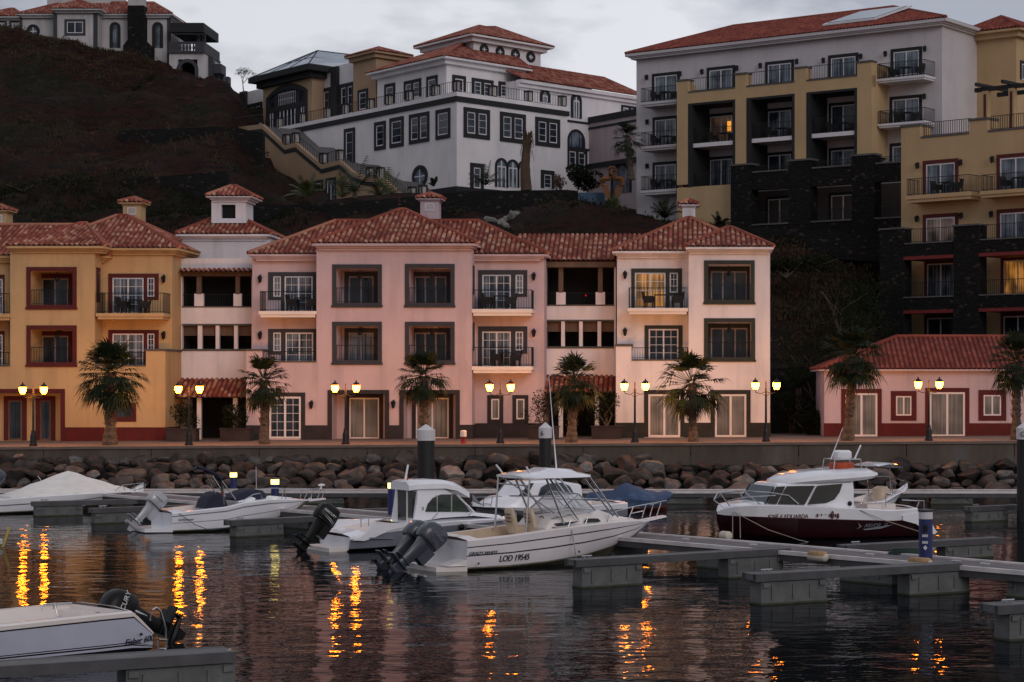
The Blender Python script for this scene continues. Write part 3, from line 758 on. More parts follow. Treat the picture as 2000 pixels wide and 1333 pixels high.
m = MB(F0); a, b = U(516), U(596); m.box(a, U(526), -.06, .02, 1.6, Z(0, 768)); m.box(U(588), b, -.06, .02, 1.6, Z(0, 768)); m.box(a, b, -.061, .02, Z(0, 775), Z(0, 767)); m.build('door_surround', 'plinth_dark', hp)
window(F0, hp, 526, 775, 588, 857, -.01, 0, leaves=(1, 1), pane='panedark', frame='frame', grid=(2, 5), ft=.1, name='french_door')
B_P1 = balcony(hp, 505, 618, 569, 608, 620, -.1, RC, m='gelwarm', right=False); B_P2 = balcony(hp, 921, 1040, 566, 604, 617, -.1, RC, m='gelwarm', left=False); B_P3 = balcony(hp, 921, 1040, 678, 716, 729, -.1, RC, m='gelwarm', left=False)
m = MB(F0); railing(m, U(514), U(617), .1, Z(0, 705), Z(0, 686)); m.build('railing', 'rail', hp)
for a, b in ((952, 983), (1001, 1032)):
    window(F0, hp, a, 772, b, 827, RC, .2, 'plinth_dark', (1,), 'panepale', 'framepink', sill=True)
for x, y, w in ((509, 545, RC), (509, 655, RC), (499, 793, 0), (609, 790, 0), (769, 789, 0), (1043, 540, RC), (1043, 650, RC)): walllamp(hp, x, y, w)
for y0, y1 in ((518, 575), (630, 685)):
    m = MB(F0); m.box(U(922) - .01, U(922) + .04, .25, .9, Z(0, y1), Z(0, y0)); m.build('side_window', 'grey', hp)
hiproof(F0, hp, [(U(609, -.5), -.5), (U(931, -.5), -.5), (U(931, -.5), 9.4), (U(609, -.5), 9.4)], Z(0, 475, -.5), (U(780, 4.4), 4.4, Z(0, 411, 4.4)), (U(790, 4.4), 4.4, Z(0, 411, 4.4)), soff='pink')
hiproof(F0, hp, [(U(484, .9), .9), (U(1070, .9), .9), (U(1070, .9), 9.9), (U(484, .9), 9.9)], Z(0, 496, .9), (U(655, 5.4), 5.4, Z(0, 433, 5.4)), (U(933, 5.4), 5.4, Z(0, 433, 5.4)), soff='pink')
chimney(F0, hp, 821, 857, 378, 438, 6.0, 'pink')

# ---------------------------------------------------------------- white house
hw = thing('terraced_house', 'white three storey house with dark olive surrounds and one glowing upper window', 'house', None, (U(1350), 105.3, 2.1))
Q1, Q2 = (1375, 509, 1474, 594), (1375, 622, 1475, 706)
body(F0, hw, U(1345), U(1504), 0, 9, 1.6, Z(0, 486), 'white', holes=[loggia_hole(*Q1), loggia_hole(*Q2)])
loggia(hw, *Q1, 'green', (1380, 522, 1467, 592), leaves=(1, 1, 1)); loggia(hw, *Q2, 'green', (1380, 633, 1468, 704), leaves=(1, 1, 1))
body(F0, hw, U(1203), U(1345) - .004, 0, 3.2, 1.6, Z(0, 705), 'white', name='terrace_wall')
body(F0, hw, U(1203), U(1233), .001, 3.2, Z(0, 705) + .001, Z(0, 677), 'white', name='terrace_pier')
body(F0, hw, U(1205, RC), U(1345, RC) + .4, RC, 9.4, Z(0, 705) - .2, Z(0, 492, RC), 'white', name='side_wall')
m = MB(F0); m.box(U(1201), U(1235), -.05, 3.2, Z(0, 677) + .001, Z(0, 672)); m.box(U(1235), U(1345) - .01, -.05, .25, Z(0, 705) + .001, Z(0, 702)); m.build('coping', 'coping', hw)
m = MB(F0); m.box(U(1203) - .03, U(1258), -.035, .5, 1.6, Z(0, 826)); m.box(U(1466), U(1504) + .03, -.035, 5, 1.6, Z(0, 826)); m.box(U(1337), U(1388), -.035, .01, 1.6, Z(0, 826)); m.build('plinth', 'plinth_green', hw)
for a, b in ((1258, 1337), (1388, 1466)):
    window(F0, hw, a, 762, b, 854, 0, .22, 'plinth_green', (1, 1), 'panepale', 'framepink', ft=.1, name='glass_door')
doorgroup(hw, (1233, 525, 1332, 602), (1240, 533, 1300, 602), (1308, 533, 1324, 572), RC, 'green', pane='panelit')
doorgroup(hw, (1259, 636, 1333, 705), (1267, 643, 1325, 705), None, RC, 'green', pane='panedark')
B_W1 = balcony(hw, 1226, 1344, 562, 602, 614, -.1, RC, m='gelwarm', right=False)
m = MB(F0); railing(m, U(1235), U(1344), .1, Z(0, 702), Z(0, 679)); m.build('railing', 'rail', hw)
for x, y in ((1221, 537), (1221, 648)): walllamp(hw, x, y, RC)
hiproof(F0, hw, [(U(1196, .9), .9), (U(1490, .9), .9), (U(1490, .9), 9.9), (U(1196, .9), 9.9)], Z(0, 490, .9), (U(1343, 5.4), 5.4, Z(0, 427, 5.4)), (U(1350, 5.4), 5.4, Z(0, 427, 5.4)))
hiproof(F0, hw, [(U(1339, -.5), -.5), (U(1511, -.5), -.5), (U(1511, -.5), 7.5), (U(1339, -.5), 7.5)], Z(0, 482, -.5), (U(1420, 3.5), 3.5, Z(0, 446, 3.5)), (U(1428, 3.5), 3.5, Z(0, 446, 3.5)))
chimney(F0, hw, 1333, 1358, 390, 440, 6.4, 'white')

# ---------------------------------------------------------------- low red-roofed building
hl = thing('low_building', 'low pink building with plain red roof and oxblood window surrounds', 'building', None, (U(1800), 105.3, 2.1))
body(F0, hl, U(1610), U(2250), 0, 7, 1.6, Z(0, 718), 'pink')
m = MB(F0)
for a, b in ((1610, 1643), (1722, 1807), (1893, 2250)): m.box(U(a) - (.03 if a == 1610 else 0), U(b), -.035, .1, 1.6, Z(0, 827))
m.build('plinth', 'plinth_red', hl)
window(F0, hl, 1643, 760, 1722, 853, 0, .22, 'red', (1, 1), 'panepale', 'framepink', ft=.1, name='glass_door')
window(F0, hl, 1807, 758, 1893, 853, 0, .22, 'red', (1, 1), 'panepale', 'framepink', ft=.1, name='glass_door')
window(F0, hl, 2015, 758, 2100, 853, 0, .22, 'red', (1, 1), 'panepale', 'framepink', ft=.1, name='glass_door')
window(F0, hl, 1740, 764, 1790, 822, 0, .26, 'red', (1, 1), 'panepale', 'framepink', sill=True); window(F0, hl, 1911, 762, 1965, 822, 0, .26, 'red', (1, 1), 'panepale', 'framepink', sill=True)
hiproof(F0, hl, [(U(1600, -.4), -.4), (U(2270, -.4), -.4), (U(2270, -.4), 7.4), (U(1600, -.4), 7.4)], Z(0, 721, -.4), (U(1752, 3.5), 3.5, Z(0, 659, 3.5)), (U(2200, 3.5), 3.5, Z(0, 659, 3.5)), m='tilered', soff='pink', thick=.08, cornice=False)
# ================================================================== hotels and villa on the hill
def slab(F, m, px0, y0, px1, y1, w0, w1):
    """box from pixel corners; heights read at px0"""
    m.box(F.u(px0, w0), F.u(px1, w0), w0, w1, F.z(px0, y1, w0), F.z(px0, y0, w0)); return m

# ---------------------------------------------------------------- grey and yellow apartment hotel
A = pt(1243, HY, 150)
Fh = Fr((A.x, A.y), (.821, -.571))
hh = thing('apartment_hotel', 'tall pale grey hotel with yellow balcony frame on dark stone base under a red roof', 'hotel', Fh, (8, 0, 12))
uL, uR = 0, Fh.u(1840)
zE = Fh.z(1243, 113); zB = Fh.z(1243, 436) - 4
m = MB(Fh); m.box(uL, uR, 0, 12, zB, zE); m.build('wall', 'hotelgrey', hh)
zr = Fh.z(1450, 50, 6)
hiproof(Fh, hh, [(uL - .6, -.6), (uR + .6, -.6), (uR + .6, 12.6), (uL - .6, 12.6)], zE + .25, (Fh.u(1432, 6), 6, zr), (Fh.u(1745, 6), 6, zr), m='tilered', soff='hotelgrey', thick=.2)
# roof light
m = MB(Fh); a, b = Fh.u(1602, .6), Fh.u(1735, .6)
def rz(w): return zE + .25 + (zr - zE - .25) * (w + .6) / 6.6
m.prism([(a, .9, rz(.9) + .12), (b - 1.2, .9, rz(.9) + .12), (b, 3.9, rz(3.9) + .2), (a + 1.2, 3.9, rz(3.9) + .2)], (0, 0, .12))
o = m.build('roof_light', 'frame', hh)
m = MB(Fh); m.prism([(a + .3, 1.05, rz(1.05) + .26), (b - 1.3, 1.05, rz(1.05) + .26), (b - .3, 3.75, rz(3.75) + .34), (a + 1.4, 3.75, rz(3.75) + .34)], (0, 0, .03)); m.build('pane', 'glassroof', o)
# upper floor windows and the left column of balconies
B_H = []
for i, (x0, y0, y1, x1) in enumerate([(1274, 145, 199, 1325), (1275, 230, 286, 1322), (1275, 318, 372, 1322)]):
    window(Fh, hh, x0, y0, x1 + 3, y1 + 2, 0, .22, 'dark', (1, 1), 'pane', 'frame', name='balcony_door')
for i, (yt, ys, yb) in enumerate([(173, 201, 210), (259, 287, 296), (345, 373, 382)]):
    B_H.append(balcony(hh, 1250, 1321, yt, ys, yb, -1.5, 0, m='hotelgrey', F=Fh, right=False))
for x0, y0, y1, x1 in [(1381, 133, 182, 1436), (1495, 122, 168, 1551), (1618, 109, 155, 1677), (1740, 97, 150, 1801), (1738, 190, 245, 1801), (1738, 281, 340, 1801)]:
    window(Fh, hh, x0, y0, x1, y1, 0, .22, 'dark', (1, 1), 'pane', 'frame', name='balcony_door')
B_H2 = balcony(hh, 1712, 1806, 125, 155, 163, -1.5, 0, m='frame', F=Fh); B_H3 = balcony(hh, 1714, 1806, 217, 243, 251, -1.5, 0, m='frame', F=Fh)
for x, y in [(1265, 152), (1330, 145), (1373, 141), (1441, 134), (1487, 129), (1558, 121), (1610, 119), (1683, 111), (1731, 106), (1808, 96), (1266, 239), (1266, 325), (1731, 197), (1807, 189), (1731, 289)]: walllamp(hh, x, y, 0, Fh)
# yellow frame in front
w = -2.2; d = 2.15
fu = lambda x: Fh.u(x, w); 
def fz(x, y): return Fh.z(x, y, w)
m = MB(Fh)
piers = [(1322, 1344, 160, 362), (1436, 1458, 147, 325), (1552, 1575, 135, 316), (1674, 1702, 124, 305)]
zbt = fz(1344, 203); zbu = fz(1344, 182)
for x0, x1, yt, yb in piers:
    m.box(fu(x0), fu(x1), w, w + .6, fz(x0, yb), fz(x0, yt))
m.box(fu(1322), fu(1702), w + .003, w + .6, zbt, zbu)
m.box(fu(1322), fu(1427), w + .004, w + 2.15, zB, fz(1344, 366))
m.box(fu(1674), fu(1702) , w + .6, -.003, fz(1674, 306), fz(1674, 125)); m.box(fu(1322), fu(1324), w + .6, -.003, zB, fz(1322, 161))
m.build('yellow_frame', 'hotelyellow', hh)
m = MB(Fh)
for x0, x1, yt, yb in piers: m.box(fu(x0) - .06, fu(x1) + .06, w - .06, w + .68, fz(x0, yt), fz(x0, yt) + .12)
for (a, b) in ((1344, 1436), (1458, 1552), (1575, 1674)): m.box(fu(a), fu(b), w - .03, w + .5, zbu, zbu + .1)
m.build('coping', 'coping', hh)
m = MB(Fh)
for (a, b) in ((1345, 1435), (1459, 1551), (1576, 1673)): railing(m, fu(a), fu(b), w + .3, zbu + .1, zbu + 1.05, sp=.2)
m.build('railing', 'rail', hh)
zf4 = fz(1350, 281); zf3 = fz(1350, 366); fh = zf4 - zf3
m = MB(Fh)
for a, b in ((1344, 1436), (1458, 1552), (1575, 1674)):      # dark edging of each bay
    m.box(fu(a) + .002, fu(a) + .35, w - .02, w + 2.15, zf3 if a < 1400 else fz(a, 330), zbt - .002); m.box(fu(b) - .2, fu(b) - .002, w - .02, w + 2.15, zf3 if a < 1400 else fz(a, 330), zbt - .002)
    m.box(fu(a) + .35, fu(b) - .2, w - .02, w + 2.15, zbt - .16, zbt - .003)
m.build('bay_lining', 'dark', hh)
for a, b in ((1344, 1436), (1458, 1552), (1575, 1674)):
    s = MB(Fh); s.box(fu(a) + .36, fu(b) - .21, w + .1, -.004, zf4 - .28, zf4); o = s.build('bay_balcony', 'frame', hh)
    r = MB(Fh); railing(r, fu(a) + .36, fu(b) - .21, w + .2, zf4, zf4 + 1.05); railing(r, fu(a) + .36, fu(b) - .21, w + .2, zf3, zf3 + 1.0); r.build('railing', 'rail', o)
for k, (x0, x1) in enumerate(((1383, 1440), (1496, 1556), (1619, 1680))):
    for j in range(4):
        zz = zf4 - j * fh
        u0 = Fh.u(x0); u1 = u0 + 2.3; z0 = zz; z1 = zz + 2.3
        f = MB(Fh); f.ring(u0 + .2, u1 - .2, z0, z1 - .2, -.03, .02, .07); f.box((u0 + u1) / 2 - .05, (u0 + u1) / 2 + .05, -.031, .02, z0, z1 - .2); o = f.build('balcony_door', 'frame', hh)
        g = MB(Fh); g.box(u0 + .22, u1 - .22, -.015, .01, z0 + .03, z1 - .22); g.build('pane', 'paneglow' if (k, j) == (0, 0) else ('pane' if (k + j) % 2 else 'panedark'), o)
        s = MB(Fh); s.ring(u0, u1, z0, z1, -.05, .02, .198, bottom=False); s.build('surround', 'dark', o)
m = MB(Fh); m.box(Fh.u(1422, -.5), Fh.u(1428, -.5), -.6, -.5, zf4 + .9, zf4 + 1.6); m.build('lit_lamp', emis('lamp_in_room', (1, .38, .05), 1.0), hh)
# dark stone base
ws = -2.9
su = lambda x: Fh.u(x, ws)
sz = lambda x, y: Fh.z(x, y, ws)
m = MB(Fh)
zp = sz(1470, 338); zp2 = sz(1470, 372); zq2 = sz(1470, 441); zq3 = zq2 - .9
for x0, x1, yt in ((1427, 1467, 325), (1540, 1583, 316), (1663, 1708, 306)): m.box(su(x0), su(x1), ws, ws + .9, zB - 6, sz(x0, yt))
m.box(su(1428), su(1900), ws + .05, ws + .5, zp2, zp); m.box(su(1428), su(1900), ws + .05, ws + .5, zq3 - 8, zq2)
m.box(su(1427), su(1429), ws + .9, 0, zB - 6, sz(1427, 326))
m.build('stone_base', 'stone', hh)
m = MB(Fh); m.box(Fh.u(1428), uR - .05, -.025, -.003, zq2 - .5, zp2 + .2); m.build('recess_shade_panel', mat('recess_shade_brown', (.085, .068, .062), .9), hh)  # dark brown panel, its colour stands in for shade deep in the openings
m = MB(Fh)
for x0, x1, yt in ((1427, 1467, 325), (1540, 1583, 316), (1663, 1708, 306)): m.box(su(x0) - .06, su(x1) + .06, ws - .05, ws + .95, sz(x0, yt), sz(x0, yt) + .12)
for a, b in ((1467, 1540), (1583, 1663), (1708, 1800)): m.box(su(a) + .07, su(b) - .07, ws, ws + .52, zp, zp + .1); m.box(su(a), su(b), ws, ws + .52, zq2, zq2 + .1)
m.build('stone_coping', 'coping', hh)
m = MB(Fh)
for a, b in ((1467, 1540), (1583, 1663), (1708, 1800)): railing(m, su(a), su(b), ws + .3, zp, zp + .5); railing(m, su(a), su(b), ws + .3, zq2, zq2 + .9)
m.build('railing', 'rail', hh)

# ---------------------------------------------------------------- yellow hotel wing at far right
A = pt(1760, HY, 128)
Fy = Fr((A.x, A.y), (.758, -.652))
hf = thing('hotel_wing', 'yellow hotel wing with red window surrounds and dark stone galleries at the right edge', 'hotel', Fy, (5, 0, 8))
yu = lambda x, w=0: Fy.u(x, w)
yz = lambda x, y, w=0: Fy.z(x, y, w)
m = MB(Fy); zc = yz(1797, 271)
m.box(0, yu(2300), 0, 14, 4, zc)
for a, b, yt in ((1760, 1797, 250), (1893, 1928, 237), (2040, 2080, 224)): m.box(yu(a) + (.001 if a > 1760 else 0), yu(b), .001, 1.2, zc - .01, yz(a, yt))
m.build('wall', 'hotelyellow', hf)
m = MB(Fy)
for a, b, yt in ((1760, 1797, 250), (1893, 1928, 237)): m.box(yu(a) - .06, yu(b) + .06, -.06, 1.26, yz(a, yt), yz(a, yt) + .14)
m.box(yu(1797) + .08, yu(1893) - .08, -.04, .5, zc, zc + .12); m.box(yu(1928) + .08, yu(2200), -.04, .5, zc, zc + .12); m.build('coping', 'coping', hf)
m = MB(Fy); railing(m, yu(1797) + .1, yu(1893) - .1, .3, zc + .12, zc + 1.0, .16, .014); railing(m, yu(1928) + .1, yu(2200), .3, zc + .12, zc + 1.0, .16, .014); m.build('railing', 'rail', hf)
for x0, y0, y1, x1 in [(1803, 315, 392, 1872), (1947, 303, 380, 2022), (1803, 420, 480, 1872), (1947, 410, 470, 2022)]:
    window(Fy, hf, x0, y0, x1, y1, 0, .24, 'red', (1, 1), 'paneglow' if (x0, y0) == (1803, 420) else 'pane', 'frame', ft=.08, name='balcony_door')
B_F1 = balcony(hf, 1769, 1893, 350, 383, 397, -1.3, 0, m='hotelyellow', F=Fy); B_F2 = balcony(hf, 1914, 2050, 342, 374, 387, -1.3, 0, m='hotelyellow', F=Fy)
for x, y in [(1794, 324), (1878, 318), (1940, 312), (1793, 428), (1879, 422), (1938, 419)]: walllamp(hf, x, y, 0, Fy)
wy = -2.6
m = MB(Fy)
gy = lambda x: Fy.u(x, wy)
gz = lambda x, y: Fy.z(x, y, wy)
fl1, fl2, fl3 = gz(1765, 478), gz(1765, 583), gz(1765, 700); st1, st2 = gz(1765, 502), gz(1765, 607)
for x0, x1, yt in ((1718, 1764, 450), (1862, 1911, 443), (2020, 2070, 436)): m.box(gy(x0), gy(x1), wy, wy + .9, 3, gz(x0, yt))
m.box(gy(1719), gy(2300), wy + .05, wy + .5, st1, fl1); m.box(gy(1719), gy(2300), wy + .05, wy + .5, st2, fl2); m.box(gy(1719), gy(2300), wy + .05, wy + .5, 2, fl3)
m.box(gy(1718), gy(1719.5), wy + .9, .5, 3, gz(1718, 452))
m.build('stone_gallery', 'stone', hf)
m = MB(Fy)
for x0, x1, yt in ((1718, 1764, 450), (1862, 1911, 443)): m.box(gy(x0) - .06, gy(x1) + .06, wy - .05, wy + .95, gz(x0, yt), gz(x0, yt) + .1)
for a, b in ((1764, 1862), (1911, 2020)): m.box(gy(a) + .08, gy(b) - .08, wy, wy + .53, fl1, fl1 + .08); m.box(gy(a), gy(b), wy, wy + .53, fl2, fl2 + .08)
m.build('stone_coping', 'coping', hf)
m = MB(Fy)
for a, b in ((1764, 1862), (1911, 2020)): m.box(gy(a), gy(b), wy + .02, -.01, st1 - .2, st1 - .002); m.box(gy(a), gy(b), wy + .02, -.01, st2 - .2, st2 - .002)
m.build('red_soffit', 'redstrip', hf)
m = MB(Fy)
for a, b in ((1764, 1862), (1911, 2020)): railing(m, gy(a), gy(b), wy + .3, fl1 + .08, fl1 + .95); railing(m, gy(a), gy(b), wy + .3, fl2 + .08, fl2 + .95)
m.build('railing', 'rail', hf)
for k, x0 in enumerate((1806, 1955)):
    for j, zz in enumerate((fl2, fl3 + .3)):
        u0 = Fy.u(x0); u1 = u0 + 2.4
        f = MB(Fy); f.ring(u0 + .2, u1 - .2, zz, zz + 2.2, -.03, .02, .08); f.box((u0 + u1) / 2 - .05, (u0 + u1) / 2 + .05, -.031, .02, zz, zz + 2.2); o = f.build('balcony_door', 'frame', hf)
        g = MB(Fy); g.box(u0 + .22, u1 - .22, -.015, .01, zz + .03, zz + 2.18); g.build('pane', 'panelit' if (k, j) == (1, 0) else ('pane' if j == 0 else 'panedark'), o)
        s = MB(Fy); s.ring(u0, u1, zz, zz + 2.4, -.05, .02, .198, bottom=False); s.build('surround', 'red', o)
# stair tower behind
C = pt(1890, HY, 141)
bt = Blk(1985, 138, 1893, 2100, (.80, -.6), (.64, .77))
ht = thing('stair_tower', 'yellow stair tower with small red hipped roof behind the hotel wing', 'tower', None, (bt.C.x, bt.C.y, 12))
m = MB(); bt.walls(m, 8, bt.z(62)); m.build('wall', 'hotelyellow', ht)
q = bt.quad(.7); zt = bt.z(57); pk = pt(1955, 33, 141)
def blkroof(b, h, o, zt, peak, peak2=None, m_='tile', soff='hotelwhite', pitch=.3, thick=.15):
    q = [Vector((p.x, p.y, zt)) for p in b.quad(o)]
    a = Vector(peak); c = Vector(peak2) if peak2 is not None else a
    mb = MB()
    faces = [[q[0], q[1], a], [q[1], q[2], c, a], [q[2], q[3], c], [q[3], q[0], a, c]]
    for f in faces:
        if peak2 is None: f = f[:3]
        roofplane(mb, f, pitch)
    for p, r in ((q[0], a), (q[1], a), (q[2], c), (q[3], c), (a, c)):
        if (p - r).length > .1:
            k = len(mb.f); mb.tube([p, r], .13, 6)
            for i in range(k, len(mb.f)): mb.uv[i] = [(3.3 + i % 5, j * .1) for j in range(len(mb.f[i]))]
    ro = mb.build('roof', [m_, 'gutter'], h, norm=False)
    c_ = MB(); c_.prism([p - Vector((0, 0, .03)) for p in q], (0, 0, -thick))
    q2 = [Vector((p.x, p.y, zt - thick - .03)) for p in b.quad(o * .5)]; c_.prism(q2, (0, 0, -.35))
    c_.build('eave', soff, ro)
blkroof(bt, ht, .7, zt, pk, m_='tilered', soff='hotelyellow')
window(bt.R, ht, 1992, 118, 2012, 155, 0, .2, 'dark', (1,), 'pane', 'frame')
# pergola on the terrace
pg = thing('pergola', 'dark timber pergola on red and yellow posts on the hotel terrace', 'pergola', Fy, (yu(1960, 2), 2, zc))
zpt = yz(1912, 180, 3)
m = MB(Fy)
for w_ in (3.0, 5.6): m.box(yu(1903, 3), yu(2200, 3), w_, w_ + .2, zpt, zpt + .26)
m.build('beam', 'dark', pg)
m = MB(Fy)
for i in range(5): u = yu(1912, 3) + .2 + i * 1.9; m.box(u, u + .18, 2.2, 6.6, zpt + .26, zpt + .46)
m.build('rafter', 'dark', pg)
for i in range(4):
    u = yu(1912, 3) + .3 + i * 1.9
    m = MB(Fy); m.box(u, u + .4, 2.9, 3.25, zc, zpt); o = m.build('post', 'hotelyellow', pg)
    m = MB(Fy); m.box(u + .12, u + .28, 2.87, 2.9, zc + .3, zpt - .2); m.build('post_panel', 'red', o)

# ---------------------------------------------------------------- white hotel in the middle
DL, DR = (.634, -.773), (.667, .745)
b1 = Blk(892, 164, 440, 1108, DL, DR)
FL, FRt = b1.L, b1.R
hm = thing('terrace_hotel', 'white hotel with dark banded terrace, glass pyramid roof and round-windowed lantern storey', 'hotel', None, (b1.C.x, b1.C.y, b1.z(372)))
m = MB(); zt1 = b1.z(179); zb1 = b1.z(380) - 3
b1.walls(m, zb1, zt1); m.build('wall', 'hotelwhite', hm)
for F_, a, b in ((FL, 545, 892), (FRt, 892, 1109)):
    m = MB(F_); u0, u1 = F_.u(a), F_.u(b); zz = b1.z(188); m.box(u0 - (.12 if F_ is FRt else 0), u1 + (.12 if F_ is FL else .1), -.12, .0 - .002, zz - .42, zz); m.build('terrace_band', 'dark', hm)
m = MB(FL); m.box(FL.u(440), .06, -.05, 0, zb1, b1.z(364)); m.build('plinth', 'dark', hm)
m = MB(FRt); m.box(-.06, FRt.u(1108), -.05, 0, zb1, b1.z(364)); m.build('plinth', 'dark', hm)
def hwin(F, px0, y0, px1, y1, leaves=(1,), w=0, t=.35, sill=True, pane='panedark', gr=(2, 3), inner=None, ft=.09, door=False, h=None):
    if len(leaves) == 2:
        h = h or hm; xm = (px0 + px1) / 2; u0, u1, um = F.u(px0, w), F.u(px1, w), F.u(xm, w); z1, z0 = F.z(px0, y0, w), F.z(px0, y1, w)
        s = MB(F); s.ring(u0, u1, z0, z1, w - .09, w + .06, t, bottom=not door); s.box(um - .17, um + .17, w - .085, w + .05, z0 + (0 if door else t), z1 - t); o = s.build('window', 'dark', h)
        for a, b in ((u0 + t, um - .17), (um + .17, u1 - t)):
            f = MB(F); zb_ = z0 + (0 if door else t); f.ring(a, b, zb_, z1 - t, w - .05, w + .02, .085)
            for i in (1, 2): zz = zb_ + (z1 - t - zb_) * i / 3; f.box(a + .085, b - .085, w - .035, w + .02, zz - .015, zz + .015)
            f.build('casement', 'frame', o); g = MB(F); g.box(a + .05, b - .05, w - .025, w + .01, zb_ + .05, z1 - t - .05); g.build('pane', pane, o)
        return
    window(F, h or hm, px0, y0, px1, y1, w, t, 'dark', leaves, pane, 'frame', (1, 3), ft, .09, sill and not door)
for a, y0, y1, b, lv in ((732, 240, 295, 754, (1,)), (762, 232, 290, 789, (1,)), (800, 225, 283, 839, (1, 1)), (852, 216, 274, 880, (1,)), (673, 253, 322, 694, (1,))): hwin(FL, a, y0, b, y1, lv, door=(a == 673), t=.32)
for a, y0, y1, b, lv in ((905, 209, 268, 956, (1, 1)), (976, 218, 276, 1026, (1, 1)), (1045, 228, 284, 1093, (1, 1)), (918, 318, 367, 944, (1,)), (1056, 332, 367, 1082, (1,))): hwin(FRt, a, y0, b, y1, lv, door=y0 > 300, t=.35)
# triple arch and oval windows
def archwin(F, cx, ybase, yspring, halfpx, w=0, t=.25, h=None, mull=True):
    h = h or hm; u = F.u(cx, w); r = F.u(cx + halfpx, w) - u; zb_, zs = F.z(cx, ybase, w), F.z(cx, yspring, w)
    def arc(rr, w_): return [(u + rr * math.cos(math.pi * i / 14), w_, zs + rr * math.sin(math.pi * i / 14)) for i in range(15)]
    m = MB(F); o_, i_ = arc(r, w - .08), arc(r - t, w - .08)
    o_ = [(u + r, w - .08, zb_)] + o_ + [(u - r, w - .08, zb_)]; i_ = [(u + r - t, w - .08, zb_)] + i_ + [(u - r + t, w - .08, zb_)]
    for k in range(len(o_) - 1):
        m.prism([o_[k], o_[k + 1], i_[k + 1], i_[k]], (0, .1, 0))
    o = m.build('arched_window', 'dark', h)
    g = MB(F); g.prism([(u + r - t, w - .03, zb_)] + arc(r - t, w - .03) + [(u - r + t, w - .03, zb_)], (0, .04, 0)); g.build('pane', 'pane', o)
    if mull:
        f = MB(F); rt = r - t; f.box(u - .05, u + .05, w - .06, w - .032, zb_, zs + rt * .98); f.box(u - rt, u + rt, w - .061, w - .033, zs - .06, zs + .04)
        f.box(u - rt, u - rt + .1, w - .059, w - .033, zb_, zs); f.box(u + rt - .1, u + rt, w - .059, w - .033, zb_, zs); f.build('frame', 'frame', o)
    return o
for cx, ys in ((979, 326), (1001, 329), (1022, 332)): archwin(FRt, cx, 366, ys, 12.5, t=.22)
def ovalwin(F, cx, cy, rx, ry, w=0, h=None, t=.3, n=20):
    h = h or hm; u, z = F.u(cx, w), F.z(cx, cy, w); a = F.u(cx + rx, w) - u; b = F.z(cx, cy - ry, w) - z
    P = lambda k, s_, w_: (u + (a - s_) * math.cos(2 * math.pi * k / n), w_, z + (b - s_) * math.sin(2 * math.pi * k / n))
    m = MB(F)
    for k in range(n): m.prism([P(k, 0, w - .1), P(k + 1, 0, w - .1), P(k + 1, t, w - .1), P(k, t, w - .1)], (0, .12, 0))
    o = m.build('round_window', 'dark', h)
    g = MB(F); g.prism([P(k, t, w - .04) for k in range(n)], (0, .04, 0)); g.build('pane', 'pane', o)
    g = MB(F); g.box(u - .04, u + .04, w - .07, w - .045, z - b + t, z + b - t); g.box(u - a + t, u + a - t, w - .071, w - .046, z - .04, z + .04); g.build('frame', 'frame', o)
ovalwin(FL, 821, 345, 15, 22, t=.35)
# terrace railing
m = MB(FL); railing(m, FL.u(480), FL.u(892), .3, zt1, zt1 + .95, .3, .012); m.build('railing', 'rail', hm)
m = MB(FRt); railing(m, 0.2, FRt.u(1105), .3, zt1, zt1 + .95, .3, .012); m.build('railing', 'rail', hm)
# upper storey
b2 = Blk(872, 168.5, 737, 1016, DL, DR)
m = MB(); b2.walls(m, zt1 - .5, b2.z(118)); m.build('upper_wall', 'hotelwhite', hm)
blkroof(b2, hm, .8, b2.z(113), pt(905, 84, 176), pt(960, 104, 186), m_='tilehotel')
for a, y0, y1, b in ((752, 166, 205, 772), (790, 160, 195, 823), (834, 151, 192, 855)): hwin(b2.L, a, y0, b, y1, (1, 1) if a == 790 else (1,), t=.28, door=True)
for a, y0, y1, b in ((883, 146, 176, 909), (921, 152, 184, 963), (973, 159, 188, 998)): hwin(b2.R, a, y0, b, y1, (1, 1) if a == 921 else (1,), t=.28, door=True)
# lantern storey
b3 = Blk(925, 175, 833, 1056, DL, DR)
m = MB(); b3.walls(m, b3.z(160), b3.z(76)); m.build('lantern_wall', 'hotelwhite', hm)
blkroof(b3, hm, .9, b3.z(70), pt(936, 51, 181), pt(968, 58, 186), m_='tilehotel')
for cx, cy in ((945, 97), (976, 102), (1006, 107), (1036, 112)): ovalwin(b3.R, cx, cy, 8.5, 10.5, t=.25, n=14)
ovalwin(b3.L, 903, 95, 6.5, 10, t=.25, n=14)
m = MB(b3.R); m.box(0, b3.ur, -.06, 0, b3.z(111) - .25, b3.z(111)); m.build('string_course', 'dark', hm)
